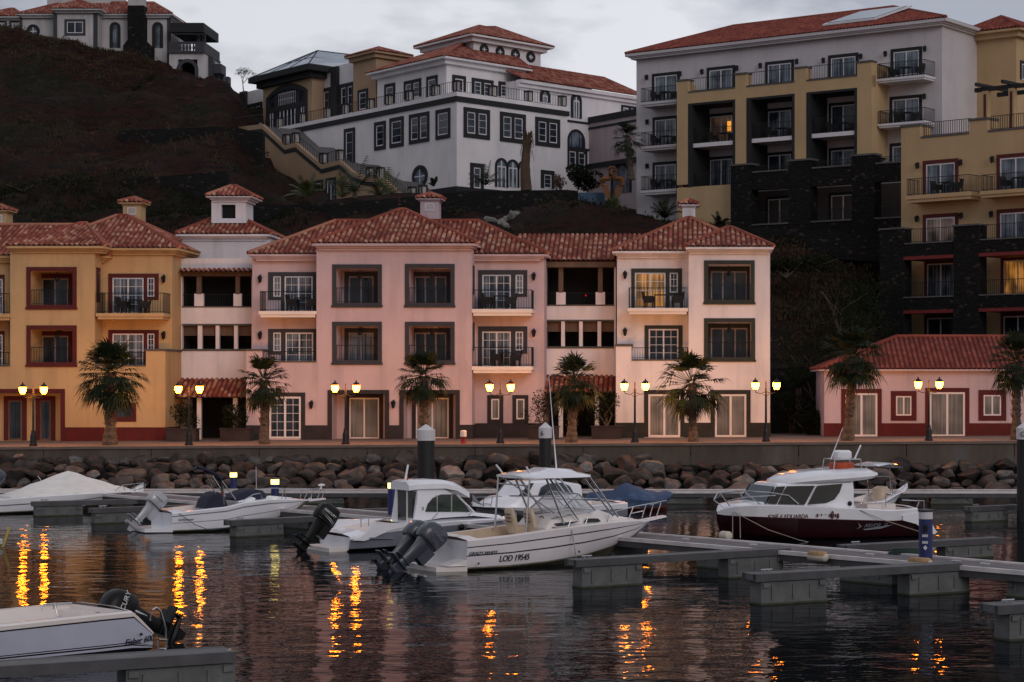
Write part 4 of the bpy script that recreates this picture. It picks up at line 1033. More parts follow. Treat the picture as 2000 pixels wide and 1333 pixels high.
# right wing
D4 = FRt.D(1108, 3.0); C4 = pt(1015, HY, 1); 
F4 = FRt.off(1100, 2.2)
def w4(px0, y0, px1, y1, name, mtl, w0=0, w1=7):
    m = MB(F4); slab(F4, m, px0, y0, px1, y1, w0, w1); return m.build(name, mtl, hm)
w4(1015, 157, 1250, 420, 'wing_wall', 'hotelwhite', 0, 8)
m = MB(F4); zE4 = F4.z(1020, 157); u0, u1 = F4.u(1010), F4.u(1262); zr4 = F4.z(1060, 133, 5)
roofplane(m, [(u0, -.7, zE4), (u1, -.7, zE4), (u1, 5, zr4), (u0, 5, zr4)], .3); roofplane(m, [(u1, 10, zE4), (u0, 10, zE4), (u0, 5, zr4), (u1, 5, zr4)], .3); m.build('wing_roof', ['tilehotel', 'gutter'], hm, norm=False)
m = MB(F4); m.box(u0, u1, -.6, .1, zE4 - .3, zE4 - .03); m.box(u0, u1, -.3, .1, zE4 - .6, zE4 - .31); m.build('eave', 'hotelwhite', hm)
archwin(F4, 1125, 231, 198, 10.5, t=.3); archwin(F4, 1064, 200, 188, 10, t=.3)
hwin(F4, 1213, 205, 1245, 222, (1, 1), t=.2)
m = MB(F4); slab(F4, m, 1108, 234, 1152, 238, -.08, 0); slab(F4, m, 1106, 286, 1152, 290, -.1, 0); m.build('string_course', 'dark', hm)
archwin(F4, 1125, 300, 277, 17, t=.2, mull=False)
hwin(F4, 1107, 289, 1146, 330, (1, 1), t=.25, door=True)
C5 = pt(1150, HY, F4.D(1150)); F5 = Fr((C5.x, C5.y), (.60, -.80))
m = MB(F5); m.box(0, F5.u(1300), 0, 8, zb1, F5.z(1150, 232)); m.build('rose_wall', 'rosewall', hm)
m = MB(F5); m.box(-.05, F5.u(1300), -.12, 0, F5.z(1150, 242), F5.z(1150, 230)); m.box(0, F5.u(1300), -.08, 0, F5.z(1150, 254), F5.z(1150, 250)); m.box(0, F5.u(1300), -.3, 0, F5.z(1150, 331), F5.z(1150, 322)); m.build('string_course', 'dark', hm)
archwin(F5, 1214, 378, 352, 20, t=.3, mull=False)
# ochre tower, white strip, arch block, left wing
def fbox(F, px0, px1, yt, w, dep, mtl, name, zlow=None):
    m = MB(F); m.box(F.u(px0, w), F.u(px1, w), w, w + dep, zlow if zlow is not None else zt1 - .4, F.z(px1, yt, w)); return m.build(name, mtl, hm)
b5 = Blk(734, FL.D(734, 2.2), 690, 790, DL, DR)
m = MB(); b5.walls(m, zt1 - .5, b5.z(106)); m.build('ochre_tower', 'orange', hm)
pz = b5.z(101); cc = (b5.quad()[1] + b5.quad()[3]) / 2
blkroof(b5, hm, .6, pz, (cc.x, cc.y, pz + (101 - 91) / FO * b5.C.y + .35), m_='tilehotel', soff='orange')
hwin(b5.L, 700, 177, 719, 216, (1,), t=.25, door=True)
fbox(FL, 609, 692, 121, 3.0, 6, 'hotelwhite', 'upper_wall')
m = MB(FL); m.box(FL.u(649, 2.9), FL.u(661, 2.9), 2.7, 3.0, zt1 - .4, FL.z(660, 130, 2.9)); m.build('dark_column', 'dark', hm)
hwin(FL, 617, 177, 647, 234, (1, 1), w=3.0, t=.35, door=True); hwin(FL, 664, 166, 693, 226, (1, 1), w=3.0, t=.35, door=True)
b7 = Blk(609, FL.D(609, 1.6), 514, 640, DL, DR)
m = MB(); b7.walls(m, zt1 - .5, b7.z(139)); m.build('ochre_hall', 'orange', hm)
z7 = b7.z(130)
q = [Vector((p.x, p.y, z7)) for p in b7.quad(1.1)]
m = MB(); m.prism(q, (0, 0, -.5)); m.prism([Vector((p.x, p.y, z7 - .5)) for p in b7.quad(.5)], (0, 0, -.5)); m.build('dark_eave', 'dark', hm)
# glass pyramid
qa = [Vector((p.x, p.y, z7 + .02)) for p in b7.quad(.95)]; pk1 = pt(620, 103, b7.C.y + 6)
pk1.z = z7 + 2.4; pk2 = pk1 + Vector((7, 6.2, 0))
qa[2] = qa[2] + Vector((5.5, 6.2, 0)); qa[3] = qa[3] + Vector((5.5, 6.2, 0))
m = MB()
gf = [[qa[0], qa[1], pk1], [qa[1], qa[2], pk2, pk1], [qa[2], qa[3], pk2], [qa[3], qa[0], pk1, pk2]]
for f in gf: m.poly(f)
o = m.build('glass_roof', 'glassroof', hm, norm=False)
m = MB()
for f in gf[:2]:
    n_ = len(f)
    for i in range(n_): m.tube([f[i], f[(i + 1) % n_]], .06, 4)
    a, b, c = f[0], f[1], f[-1]
    for t in (.33, .66):
        m.tube([a.lerp(b, t), (c if n_ == 3 else f[3].lerp(f[2], t))], .04, 4)
    m.tube([a.lerp(c, .5), b.lerp(f[2] if n_ == 4 else c, .5)], .04, 4)
m.build('glazing_bar', 'grey', o)
# big segmental arch window
u0, u1 = b7.L.u(521), b7.L.u(601); zs = b7.L.z(522, 193); zt_ = b7.L.z(565, 163); zl = zt1 - .3
def seg(a0, a1, zz, top, w, n=12): return [(a0 + (a1 - a0) * i / n, w, zz + (top - zz) * (1 - (2 * i / n - 1) ** 2)) for i in range(n + 1)]
m = MB(b7.L)
oo = [(u0, -.1, zl)] + seg(u0, u1, zs, zt_, -.1) + [(u1, -.1, zl)]; ii = [(u0 + .5, -.1, zl)] + seg(u0 + .5, u1 - .5, zs - .1, zt_ - .55, -.1) + [(u1 - .5, -.1, zl)]
for k in range(len(oo) - 1): m.prism([oo[k], oo[k + 1], ii[k + 1], ii[k]], (0, .12, 0))
zmid = b7.L.z(522, 213)
m.box(u0 + .5, u1 - .5, -.09, .0, zmid - .5, zmid); 
for t in (.25, .78): x = u0 + (u1 - u0) * t; m.box(x - .3, x + .3, -.088, 0, zl, zt_ - .9)
o = m.build('hall_window', 'dark', hm)
g = MB(b7.L); g.prism([(u0 + .5, -.02, zl)] + seg(u0 + .5, u1 - .5, zs - .1, zt_ - .55, -.02) + [(u1 - .5, -.02, zl)], (0, .03, 0)); g.build('pane', 'panedark', o)
g = MB(b7.L)
for t in (.1, .16, .34, .43, .52, .61, .7, .86, .92): x = u0 + (u1 - u0) * t; g.box(x - .06, x + .06, -.05, -.021, zl, zmid - .5); 
for t in (.31, .36, .41, .46, .51, .56, .61, .66, .71): x = u0 + (u1 - u0) * t; g.box(x - .02, x + .02, -.05, -.021, zmid, zt_ - .75)
for k in range(3): g.box(u0 + 2.5, u1 - 2.5, -.05, -.022, zmid + .5 + k * .55, zmid + .54 + k * .55)
g.build('frame', 'frame', o)
fbox(FL, 400, 516, 172, 3.2, 6, 'hotelwhite', 'left_wing_wall', zlow=zt1 - 3)
m = MB(FL); m.box(FL.u(469, 3), FL.u(480, 3), 2.9, 3.2, zt1 - 3, FL.z(480, 178, 3)); m.build('dark_column', 'dark', hm)
hwin(FL, 485, 205, 513, 250, (1, 1), w=3.2, t=.35, door=True)
# outer staircase in ochre, in front of the left facade
hs_ = thing('outdoor_staircase', 'ochre outdoor staircase with dark band climbing along the white hotel', 'staircase', None, (b1.C.x - 8, b1.C.y + 6, zb1))
ws_ = -4.2
top = [(460, 249), (511, 243), (555, 284), (576, 279), (627, 322), (662, 313), (688, 336), (715, 346), (745, 347), (795, 392)]
def P_(x, y, w=ws_): return FL.p(x, y, w)
m = MB(FL); base = [(795, 420), (513, 420), (513, 262), (460, 266)]
m.prism([P_(*q) for q in top] + [P_(*q) for q in base], (0, .35, 0)); m.build('wall', 'orange', hs_)
m = MB(FL)
for (a, b), (c, d) in zip(top, top[1:]): m.prism([P_(a, b + 9, ws_ - .05), P_(c, d + 9, ws_ - .05), P_(c, d + 17, ws_ - .05), P_(a, b + 17, ws_ - .05)], (0, .049, 0))
m.build('band', 'dark', hs_)
m = MB(FL)   # flights and landings between the ochre wall and the facade
for (a, b), (c, d) in zip(top, top[1:]): 
    pa, pb = Vector(P_(a, b + 4, ws_ + .35)), Vector(P_(c, d + 4, ws_ + .35))
    m.prism([pa, pb, pb - Vector((0, 0, 1.5)), pa - Vector((0, 0, 1.5))], (0, 3.8, 0))
m.build('steps', 'coping', hs_)
m = MB(FL); 
for (a, b), (c, d) in zip(top, top[1:]):
    pa, pb = Vector(P_(a, b, ws_ + .1)), Vector(P_(c, d, ws_ + .1)); m.tube([pa + Vector((0, 0, .85)), pb + Vector((0, 0, .85))], .025, 4)
    n_ = max(2, int((pb - pa).length / .4))
    for i in range(n_): q = pa.lerp(pb, i / n_); m.box(q.x - .012, q.x + .012, q.y - .01, q.y + .01, q.z, q.z + .85)
m.build('railing', 'rail', hs_)
for a, b, y0, y1 in ((611, 631, 354, 395), (637, 657, 349, 395)): window(FL, hs_, a, y0, b, y1, ws_, .25, 'dark', (1, 1), 'pane', 'frame', proud=.06)
# square lanterns on the terrace wall and on the stairs
def mk_lantern():
    t = thing('terrace_lantern', '', 'lantern'); 
    m = MB(); s = .24; m.box(-s, s, -s, s, 0, .1); m.box(-s - .04, s + .04, -s - .04, s + .04, .84, .95)
    for a in (-1, 1):
        for b in (-1, 1): m.box(a * s - .04, a * s + .04, b * s - .04, b * s + .04, .1, .84)
    m.build('frame', 'dark', t)
    m = MB(); m.box(-s + .06, s - .06, -s + .06, s - .06, .1, .84); m.build('panel', 'lanternpanel', t)
    return t
rep = Repeat(mk_lantern, 'square lanterns on the terrace wall and stairs')
desc = ['above the left wing window', 'at the left foot of the ochre arch hall', 'below the arch of the ochre hall', 'in front of the door left of the dark column', 'right of the dark column', 'before the small ochre tower door', 'left of the double white door', 'before the double white door', 'right of the double white door']
for (x, y), dsc in zip([(508, 231), (546, 236), (591, 228), (640, 216), (675, 210), (724, 198), (761, 191), (800, 181), (851, 171)], desc):
    p = FL.M @ Vector((FL.u(x, .3), .3, zt1)); rep(p, math.atan2(FL.d.y, FL.d.x), 1, 'square lantern on the terrace parapet ' + dsc)
for x, dsc in zip((891, 962, 1032, 1098), ('at the hotel corner above the dark band', 'right of the three-part terrace door', 'between terrace door and half-hidden arch', 'at the right end of the terrace')):
    p = FRt.M @ Vector((max(.3, FRt.u(x, .3)), .3, zt1)); rep(p, math.atan2(FRt.d.y, FRt.d.x), 1, 'square lantern on the terrace parapet ' + dsc)
for (x, y), dsc in zip([(560, 284), (578, 281), (632, 321), (664, 315), (723, 350), (743, 350), (805, 388), (826, 385)], ('left one on the highest landing', 'right one on the highest landing', 'left one on the middle landing', 'right one on the middle landing', 'left one on the lowest landing', 'right one on the lowest landing', 'left one at the foot, by the oval window', 'right one at the foot, by the oval window')):
    w_ = ws_ + .3 if x < 790 else ws_ + 2
    p = FL.M @ Vector((FL.u(x, w_), w_, FL.z(x, y, w_))); rep(p, math.atan2(FL.d.y, FL.d.x), 1, 'square lantern on the outdoor staircase, ' + dsc)

# ---------------------------------------------------------------- villa on the hill top
Dv = 203; Fv = Fr((0, Dv), (1, 0))
hv = thing('hilltop_villa', 'grey-white villa with dark chimney stack and pergola balcony on the hill crest', 'villa', None, (Fv.u(180), Dv, 40))
vu, vz = Fv.u, Fv.z
def vb(x0, x1, y0, w0, dep, name='wall', mtl='villa', y1=240):
    m = MB(Fv); m.box(vu(x0, w0), vu(x1, w0), w0, w0 + dep, vz(0, y1, w0), vz(0, y0, w0)); return m.build(name, mtl, hv)
vb(38, 328, 28, 1.0, 9); vb(108, 190, 22, -.6, 2); vb(92, 215, -30, 5, 6, 'upper_wall')
def vroof(x0, x1, ye, w0, w1, xr0, xr1, yr): hiproof(Fv, hv, [(vu(x0, w0), w0), (vu(x1, w0), w0), (vu(x1, w0), w1), (vu(x0, w0), w1)], vz(0, ye, w0), (vu(xr0, (w0 + w1) / 2), (w0 + w1) / 2, vz(0, yr, (w0 + w1) / 2)), (vu(xr1, (w0 + w1) / 2), (w0 + w1) / 2, vz(0, yr, (w0 + w1) / 2)), m='tilehotel', soff='villa', pitch=.34)
vroof(33, 336, 27, .4, 10.6, 120, 300, 6); vroof(100, 197, 17, -1.3, 6, 148, 156, 2)
for x0, x1 in ((104, 111), (182, 190)): 
    m = MB(Fv); m.box(vu(x0, -.7), vu(x1, -.7), -.66, -.55, vz(0, 140), vz(0, 22)); m.build('quoin', 'grey', hv)
m = MB(Fv); m.box(vu(326, .9), vu(333, .9), .94, 1.1, vz(0, 190), vz(0, 30)); m.box(vu(38, .9), vu(43, .9), .94, 1.1, vz(0, 120), vz(0, 30)); m.build('quoin', 'grey', hv)
window(Fv, hv, 126, 38, 167, 70, -.6, .25, 'grey', (1, 1), 'panedark', 'frame', sill=True)
for cx in (225, 308): archwin(Fv, cx, 94, 54, 10.5, w=1.0, t=.3, h=hv, mull=False)
ovalwin(Fv, 65, 62, 13, 14, w=1.0, h=hv, t=.3)
m = MB(Fv); m.box(vu(249, -.3), vu(281, -.3), -.3, 1, vz(0, 140), vz(0, 12)); m.box(vu(240, -.6), vu(294, -.6), -.6, 1, vz(0, 140), vz(0, 92)); m.prism([(vu(240, -.6), -.6, vz(0, 92)), (vu(294, -.6), -.6, vz(0, 92)), (vu(281, -.6), -.6, vz(0, 80)), (vu(249, -.6), -.6, vz(0, 80))], (0, 1.5, 0)); o = m.build('chimney_stack', 'stone', hv)
m = MB(Fv); m.box(vu(250, -.2), vu(280, -.2), -.25, .9, vz(0, 11.9), vz(0, -12)); m.build('chimney_cap', 'villa', o)
# porch with balcony and pergola
m = MB(Fv); m.box(vu(333), vu(350), -.5, 6, vz(0, 190), vz(0, 106)); m.box(vu(388), vu(402), -.5, 6, vz(0, 200), vz(0, 106)); m.box(vu(350), vu(388), -.5, 6, vz(0, 118), vz(0, 106)); m.box(vu(334), vu(402), 5.5, 6, vz(0, 190), vz(0, 107)); m.build('porch_wall', 'villa', hv)
m = MB(Fv); m.box(vu(331), vu(404), -.8, 6, vz(0, 106), vz(0, 102))
n = 10; cx = vu(369); r = vu(390) - cx
for i in range(n):
    a, b = math.pi * i / n, math.pi * (i + 1) / n
    m.prism([(cx + (r) * math.cos(a), -.58, vz(0, 138) + r * math.sin(a)), (cx + r * math.cos(b), -.58, vz(0, 138) + r * math.sin(b)), (cx + (r - .35) * math.cos(b), -.58, vz(0, 138) + (r - .35) * math.sin(b)), (cx + (r - .35) * math.cos(a), -.58, vz(0, 138) + (r - .35) * math.sin(a))], (0, .1, 0))
m.box(cx - r, cx - r + .35, -.58, -.48, vz(0, 200), vz(0, 138)); m.box(cx + r - .35, cx + r, -.58, -.48, vz(0, 200), vz(0, 138)); m.build('porch_arch', 'grey', hv)
m = MB(Fv); m.box(vu(333), vu(352), -.7, -.5, vz(0, 102), vz(0, 84)); m.box(vu(384), vu(402), -.7, -.5, vz(0, 102), vz(0, 84)); m.box(vu(352), vu(384), -.72, -.48, vz(0, 88), vz(0, 84)); m.box(vu(386), vu(402), -.4, 6, vz(0, 102), vz(0, 84))
for i in range(5): m.lathe([(.06, 0), (.14, .3), (.06, .7)], 6, (vu(355 + i * 6.5), -.6, vz(0, 102)))
o = m.build('balustrade', 'grey', hv)
m = MB(Fv)
for x in (386, 397): m.box(vu(x), vu(x) + .3, -.5, -.2, vz(0, 84), vz(0, 64))
m.box(vu(336), vu(402), -.9, 5.5, vz(0, 66), vz(0, 48)); m.box(vu(345), vu(407), -1.1, -.9, vz(0, 72), vz(0, 69)); m.build('pergola_roof', 'dark', hv)
m = MB(Fv)
for i, (x, y) in enumerate(((402, 108), (408, 120), (414, 128), (420, 138))): m.box(vu(x), vu(x + 9), 1.0 + i, 2 + i, vz(0, 200), vz(0, y))
m.box(vu(412), vu(428), 1, 3, vz(0, 140), vz(0, 122)); m.build('side_stair', 'grey', hv)
# smaller house at the left edge
hq = thing('hilltop_house', 'small grey house with red roof cut by the left edge of the hill crest', 'house', None, (Fv.u(-10), Dv, 42))
m = MB(Fv); m.box(vu(-60), vu(30), 3, 9, vz(0, 90), vz(0, 34)); m.build('wall', 'villa', hq)
hiproof(Fv, hq, [(vu(-65), 2.5), (vu(26), 2.5), (vu(26), 9.5), (vu(-65), 9.5)], vz(0, 32, 2.5), (vu(-20), 6, vz(0, 18, 6)), (vu(-12), 6, vz(0, 18, 6)), m='tilehotel', soff='villa', pitch=.34)
window(Fv, hq, 10, 38, 22, 56, 3, .2, 'grey', (1,), 'panedark', 'frame')
# ================================================================== ground, hill, quay, water
from mathutils import noise as NZ
nodes_x = [-600, 0, 250, 440, 520, 640, 860, 1100, 1240, 1500, 1700, 1790, 2600]
LV = {
 109: [868] * 13,
 112: [862] * 9 + [860, 845, 850, 850],
 118: [780] * 9 + [745, 750, 780, 780],
 128: [520, 520, 510, 500, 500, 520, 520, 520, 520, 575, 600, 720, 720],
 134: [450, 450, 452, 456, 462, 470, 462, 452, 460, 480, 490, 640, 640],
 142: [400, 398, 398, 402, 412, 420, 412, 398, 440, 455, 460, 560, 560],
 149: [372, 371, 362, 352, 402, 400, 391, 384, 431, 447, 452, 550, 550],
 151: [358, 357, 350, 338, 390, 396, 388, 378, 429, 446, 451, 540, 540],
 160: [310, 305, 296, 318, 360, 394, 382, 376, 426, 440, 445, 500, 500],
 170: [275, 268, 262, 262, 325, 393, 378, 374, 420, 430, 440, 480, 480],
 178: [225, 220, 236, 245, 290, 390, 374, 372, 410, 420, 430, 460, 460],
 192: [130, 128, 165, 208, 262, 385, 372, 370, 400, 410, 420, 440, 440],
 201: [58, 60, 108, 178, 250, 380, 370, 368, 395, 400, 410, 430, 430],
 208: [52, 56, 106, 176, 250, 380, 370, 368, 395, 400, 410, 430, 430],
 300: [300, 300, 320, 350, 400, 440, 440, 440, 450, 450, 450, 470, 470]}
for _d in LV:
    _r = LV[_d]; _r.insert(5, 397 if 151 <= _d <= 192 else (_r[4] + _r[5]) / 2)
    if _d in (160, 170, 178): _r[4] = {160: 376, 170: 346, 178: 326}[_d]
nodes_x.insert(5, 572)
LD = sorted(LV)
def lerp_tab(xs, ys, x):
    if x <= xs[0]: return ys[0]
    for i in range(len(xs) - 1):
        if x <= xs[i + 1]:
            t = (x - xs[i]) / (xs[i + 1] - xs[i]); return ys[i] + (ys[i + 1] - ys[i]) * t
    return ys[-1]
def hill_pt(px, D, rough=True):
    y = lerp_tab(LD, [lerp_tab(nodes_x, LV[d], px) for d in LD], D)
    p = pt(px, y, D)
    if rough and D > 112:
        a = min(1, (D - 112) / 10) * (.25 if (640 < px < 1480 and D > 147) else 1) * (1 if D < 200 else .3) * (0.6 if px > 640 else 1)
        q = p * .10; n = NZ.fractal(q, 1.0, 2.1, 5) ; n2 = NZ.ridged_multi_fractal(p * .22, 1.0, 2.0, 4, 1, 2) - 1.0
        n3 = NZ.noise(Vector((p.x * .045, p.y * .05, p.z * .4)))
        p.z += a * (n * 2.6 + n2 * .9 + n3 * 1.0); p.y += a * (n * 1.5 + n2 * .8)
    return p
xs = list(range(-600, 2601, 9)); ds = []
d = 109
while d < 215: ds.append(d); d += .7 if d < 206 else 3
ds += [225, 250, 300]
mb = MB(); 
for d in ds: mb.v += [hill_pt(x, d) for x in xs]
n = len(xs)
for j in range(len(ds) - 1):
    for i in range(n - 1): mb.f.append([j * n + i, j * n + i + 1, (j + 1) * n + i + 1, (j + 1) * n + i]); mb.mi.append(0)
def hillmat():
    m, nt, b = newmat('red_earth_hillside'); N, L = nt.nodes, nt.links
    b.inputs['Roughness'].default_value = .95; b.inputs['Specular IOR Level'].default_value = .1
    tc = N.new('ShaderNodeTexCoord')
    def no(s, st=(1, 1, 1), d=8):
        mp = N.new('ShaderNodeMapping'); mp.inputs['Scale'].default_value = st; L.new(tc.outputs['Object'], mp.inputs['Vector'])
        n = N.new('ShaderNodeTexNoise'); n.inputs['Scale'].default_value = s; n.inputs['Detail'].default_value = d; n.inputs['Roughness'].default_value = .7
        L.new(mp.outputs[0], n.inputs['Vector']); return n.outputs['Fac']
    def ramp(f, st):
        r = N.new('ShaderNodeValToRGB'); e = r.color_ramp.elements
        for i, (p, c) in enumerate(st):
            q = e[i] if i < 2 else e.new(p); q.position = p; q.color = (*c, 1)
        L.new(f, r.inputs['Fac']); return r.outputs['Color']
    soil_shade = ramp(no(.30, (1, 1, 3.0)), [(.36, (.004, .003, .003)), (.72, (.095, .032, .021)), (.48, (.030, .011, .008)), (.58, (.007, .005, .005))])  # red earth, with dark bands painted in as the shade of the relief
    grass = ramp(no(1.6), [(.3, (.005, .006, .004)), (.7, (.034, .026, .016)), (.5, (.012, .012, .007))])
    mk = no(.12, (1, 1, 1.6), 6)
    geo = N.new('ShaderNodeNewGeometry'); sx = N.new('ShaderNodeSeparateXYZ'); L.new(geo.outputs['Normal'], sx.inputs[0])
    mr = N.new('ShaderNodeMapRange'); mr.inputs['From Min'].default_value = .45; mr.inputs['From Max'].default_value = .8; L.new(sx.outputs['Z'], mr.inputs['Value'])
    m2 = N.new('ShaderNodeMapRange'); m2.inputs['From Min'].default_value = .47; m2.inputs['From Max'].default_value = .60; L.new(mk, m2.inputs['Value'])
    mu = N.new('ShaderNodeMath'); mu.operation = 'MULTIPLY'; L.new(mr.outputs[0], mu.inputs[0]); L.new(m2.outputs[0], mu.inputs[1])
    mx = N.new('ShaderNodeMix'); mx.data_type = 'RGBA'; L.new(mu.outputs[0], mx.inputs[0]); L.new(soil_shade, mx.inputs[6]); L.new(grass, mx.inputs[7])
    L.new(mx.outputs[2], b.inputs['Base Color'])
    bp = N.new('ShaderNodeBump'); bp.inputs['Strength'].default_value = 1; bp.inputs['Distance'].default_value = .35; L.new(no(1.1, (1, 1, 1.5)), bp.inputs['Height']); L.new(bp.outputs[0], b.inputs['Normal'])
    return m
M['hill'] = hillmat()
o = mb.build('hill', 'hill', None, smooth=True); tag(o, kind='structure')

# ground sheet out to the horizon, seabed and water
m = MB(); m.poly([(-2500, 108, -.3), (2500, 108, -.3), (2500, 3000, -.3), (-2500, 3000, -.3)]); tag(m.build('ground', 'hill'), kind='structure')
m = MB(); m.poly([(-2500, -400, -4), (2500, -400, -4), (2500, 110, -4), (-2500, 110, -4)]); tag(m.build('seabed', 'seabed'), kind='structure')
def watermat():
    m, nt, b = newmat('harbour_water'); N, L = nt.nodes, nt.links
    b.inputs['Base Color'].default_value = (.006, .008, .010, 1); b.inputs['Roughness'].default_value = .03
    b.inputs['IOR'].default_value = 1.33; b.inputs['Specular IOR Level'].default_value = .045
    tc = N.new('ShaderNodeTexCoord')
    def no(s, st, d, w):
        mp = N.new('ShaderNodeMapping'); mp.inputs['Scale'].default_value = st; mp.inputs['Rotation'].default_value = (0, 0, w); L.new(tc.outputs['Object'], mp.inputs['Vector'])
        n = N.new('ShaderNodeTexNoise'); n.inputs['Scale'].default_value = s; n.inputs['Detail'].default_value = d; n.inputs['Roughness'].default_value = .5
        L.new(mp.outputs[0], n.inputs['Vector']); return n.outputs['Fac']
    a = no(.55, (.7, 1.1, 1), 2, .3); c = no(1.7, (.8, 1.2, 1), 3, -.2)
    big = no(.07, (1, 1.4, 1), 2, .5)
    mr = N.new('ShaderNodeMapRange'); mr.inputs['From Min'].default_value = .35; mr.inputs['From Max'].default_value = .65; mr.inputs['To Min'].default_value = .35; mr.inputs['To Max'].default_value = 1.0
    L.new(big, mr.inputs['Value'])
    m1 = N.new('ShaderNodeMath'); m1.operation = 'MULTIPLY'; m1.inputs[1].default_value = .42; L.new(c, m1.inputs[0])
    ad = N.new('ShaderNodeMath'); ad.operation = 'ADD'; L.new(a, ad.inputs[0]); L.new(m1.outputs[0], ad.inputs[1])
    m2 = N.new('ShaderNodeMath'); m2.operation = 'MULTIPLY'; L.new(ad.outputs[0], m2.inputs[0]); L.new(mr.outputs[0], m2.inputs[1])
    bp = N.new('ShaderNodeBump'); bp.inputs['Strength'].default_value = 1; bp.inputs['Distance'].default_value = .055
    L.new(m2.outputs[0], bp.inputs['Height']); L.new(bp.outputs[0], b.inputs['Normal'])
    return m
M['water'] = watermat()
m = MB(); m.poly([(-2500, -400, 0), (2500, -400, 0), (2500, 96, 0), (-2500, 96, 0)]); tag(m.build('water', 'water'), kind='structure')

# promenade and quay wall
XL, XR = -90, 70
def zx(x): return 2.09 + .006 * x
m = MB(); m.prism([(XL, 95, zx(XL)), (XR, 95, zx(XR)), (XR, 116, zx(XR)), (XL, 116, zx(XL))], (0, 0, -.35)); tag(m.build('promenade', 'pave'), kind='structure')
m = MB(); m.prism([(XL, 94.85, zx(XL) + .02), (XR, 94.85, zx(XR) + .02), (XR, 95.25, zx(XR) + .02), (XL, 95.25, zx(XL) + .02)], (0, 0, -.12)); tag(m.build('kerb', 'pave'), kind='structure')
m = MB(); m.box(XL, XR, 94.95, 96.5, -1, 1.5)
for i in range(32): x = XL + i * 5; m.box(x, x + 4.96, 94.93, 95.4, 1.0, zx(x) - .1)
tag(m.build('quay_wall', 'conc'), 'stained concrete quay wall under the promenade, above the boulders', 'quay wall')
m = MB(); m.prism([(XL, 92.2, -.6), (XL, 95.2, 1.25), (XL, 95.2, -2)], (XR - XL, 0, 0)); tag(m.build('embankment', 'void'), kind='structure')

# boulders of the sea wall
def rockmat():
    m, nt, b = newmat('basalt_boulder'); N, L = nt.nodes, nt.links
    b.inputs['Roughness'].default_value = .85; b.inputs['Specular IOR Level'].default_value = .3
    oi = N.new('ShaderNodeObjectInfo'); r = N.new('ShaderNodeValToRGB'); e = r.color_ramp.elements
    for i, (p, c) in enumerate([(0, (.020, .016, .015)), (1, (.19, .175, .17)), (.4, (.048, .037, .033)), (.75, (.078, .064, .058)), (.93, (.11, .097, .092))]):
        q = e[i] if i < 2 else e.new(p); q.position = p; q.color = (*c, 1)
    L.new(oi.outputs['Random'], r.inputs['Fac'])
    tc = N.new('ShaderNodeTexCoord'); n = N.new('ShaderNodeTexNoise'); n.inputs['Scale'].default_value = 3; n.inputs['Detail'].default_value = 8; L.new(tc.outputs['Object'], n.inputs['Vector'])
    mr = N.new('ShaderNodeMapRange'); mr.inputs['From Min'].default_value = .3; mr.inputs['From Max'].default_value = .7; mr.inputs['To Min'].default_value = .55; mr.inputs['To Max'].default_value = 1.6; L.new(n.outputs['Fac'], mr.inputs['Value'])
    s = N.new('ShaderNodeVectorMath'); s.operation = 'SCALE'; L.new(r.outputs['Color'], s.inputs[0]); L.new(mr.outputs[0], s.inputs['Scale']); L.new(s.outputs[0], b.inputs['Base Color'])
    bp = N.new('ShaderNodeBump'); bp.inputs['Strength'].default_value = .7; bp.inputs['Distance'].default_value = .05; L.new(n.outputs['Fac'], bp.inputs['Height']); L.new(bp.outputs[0], b.inputs['Normal'])
    return m
M['rock'] = rockmat()
rocks = []
for k in range(14):
    bm = bmesh.new(); bmesh.ops.create_icosphere(bm, subdivisions=3, radius=.5)
    pl = [(Vector((R.gauss(0, 1), R.gauss(0, 1), R.gauss(0, 1))).normalized(), R.uniform(.27, .42)) for _ in range(13)]
    for v in bm.verts:
        for nn, dd in pl:
            t = v.co.dot(nn)
            if t > dd: v.co -= nn * (t - dd) * .97
        v.co += v.co.normalized() * NZ.noise(v.co * 3 + Vector((k * 9, 0, 0))) * .05
    me = bpy.data.meshes.new('boulder'); bm.to_mesh(me); bm.free(); me.materials.append(M['rock'])
    for p in me.polygons: p.use_smooth = True
    me.set_sharp_from_angle(angle=rad(28))
    rocks.append(me)
cnt = 0
for row in range(5):
    x = -34.5 + R.uniform(0, .6)
    while x < 17.5 and cnt < 298:
        w_ = R.choice([.6, .72, .85, 1.0, 1.25]) * R.uniform(.9, 1.1)
        o = bpy.data.objects.new('boulder', rocks[R.randrange(14)]); col.objects.link(o)
        t = (row + .4) / 5
        o.location = (x + w_ / 2, 92.3 + 2.9 * t + R.uniform(-.15, .15), -.15 + 1.62 * t + R.uniform(-.07, .07))
        o.scale = (w_ * 1.22, w_ * 1.1, w_ * R.uniform(.62, .85)); o.rotation_euler = (R.uniform(-.4, .4), R.uniform(-.4, .4), R.uniform(0, 6.3))
        tag(o, 'brownish grey basalt boulder in the sea wall', 'boulder', 'boulders piled below the quay wall')
        x += w_ * .93; cnt += 1

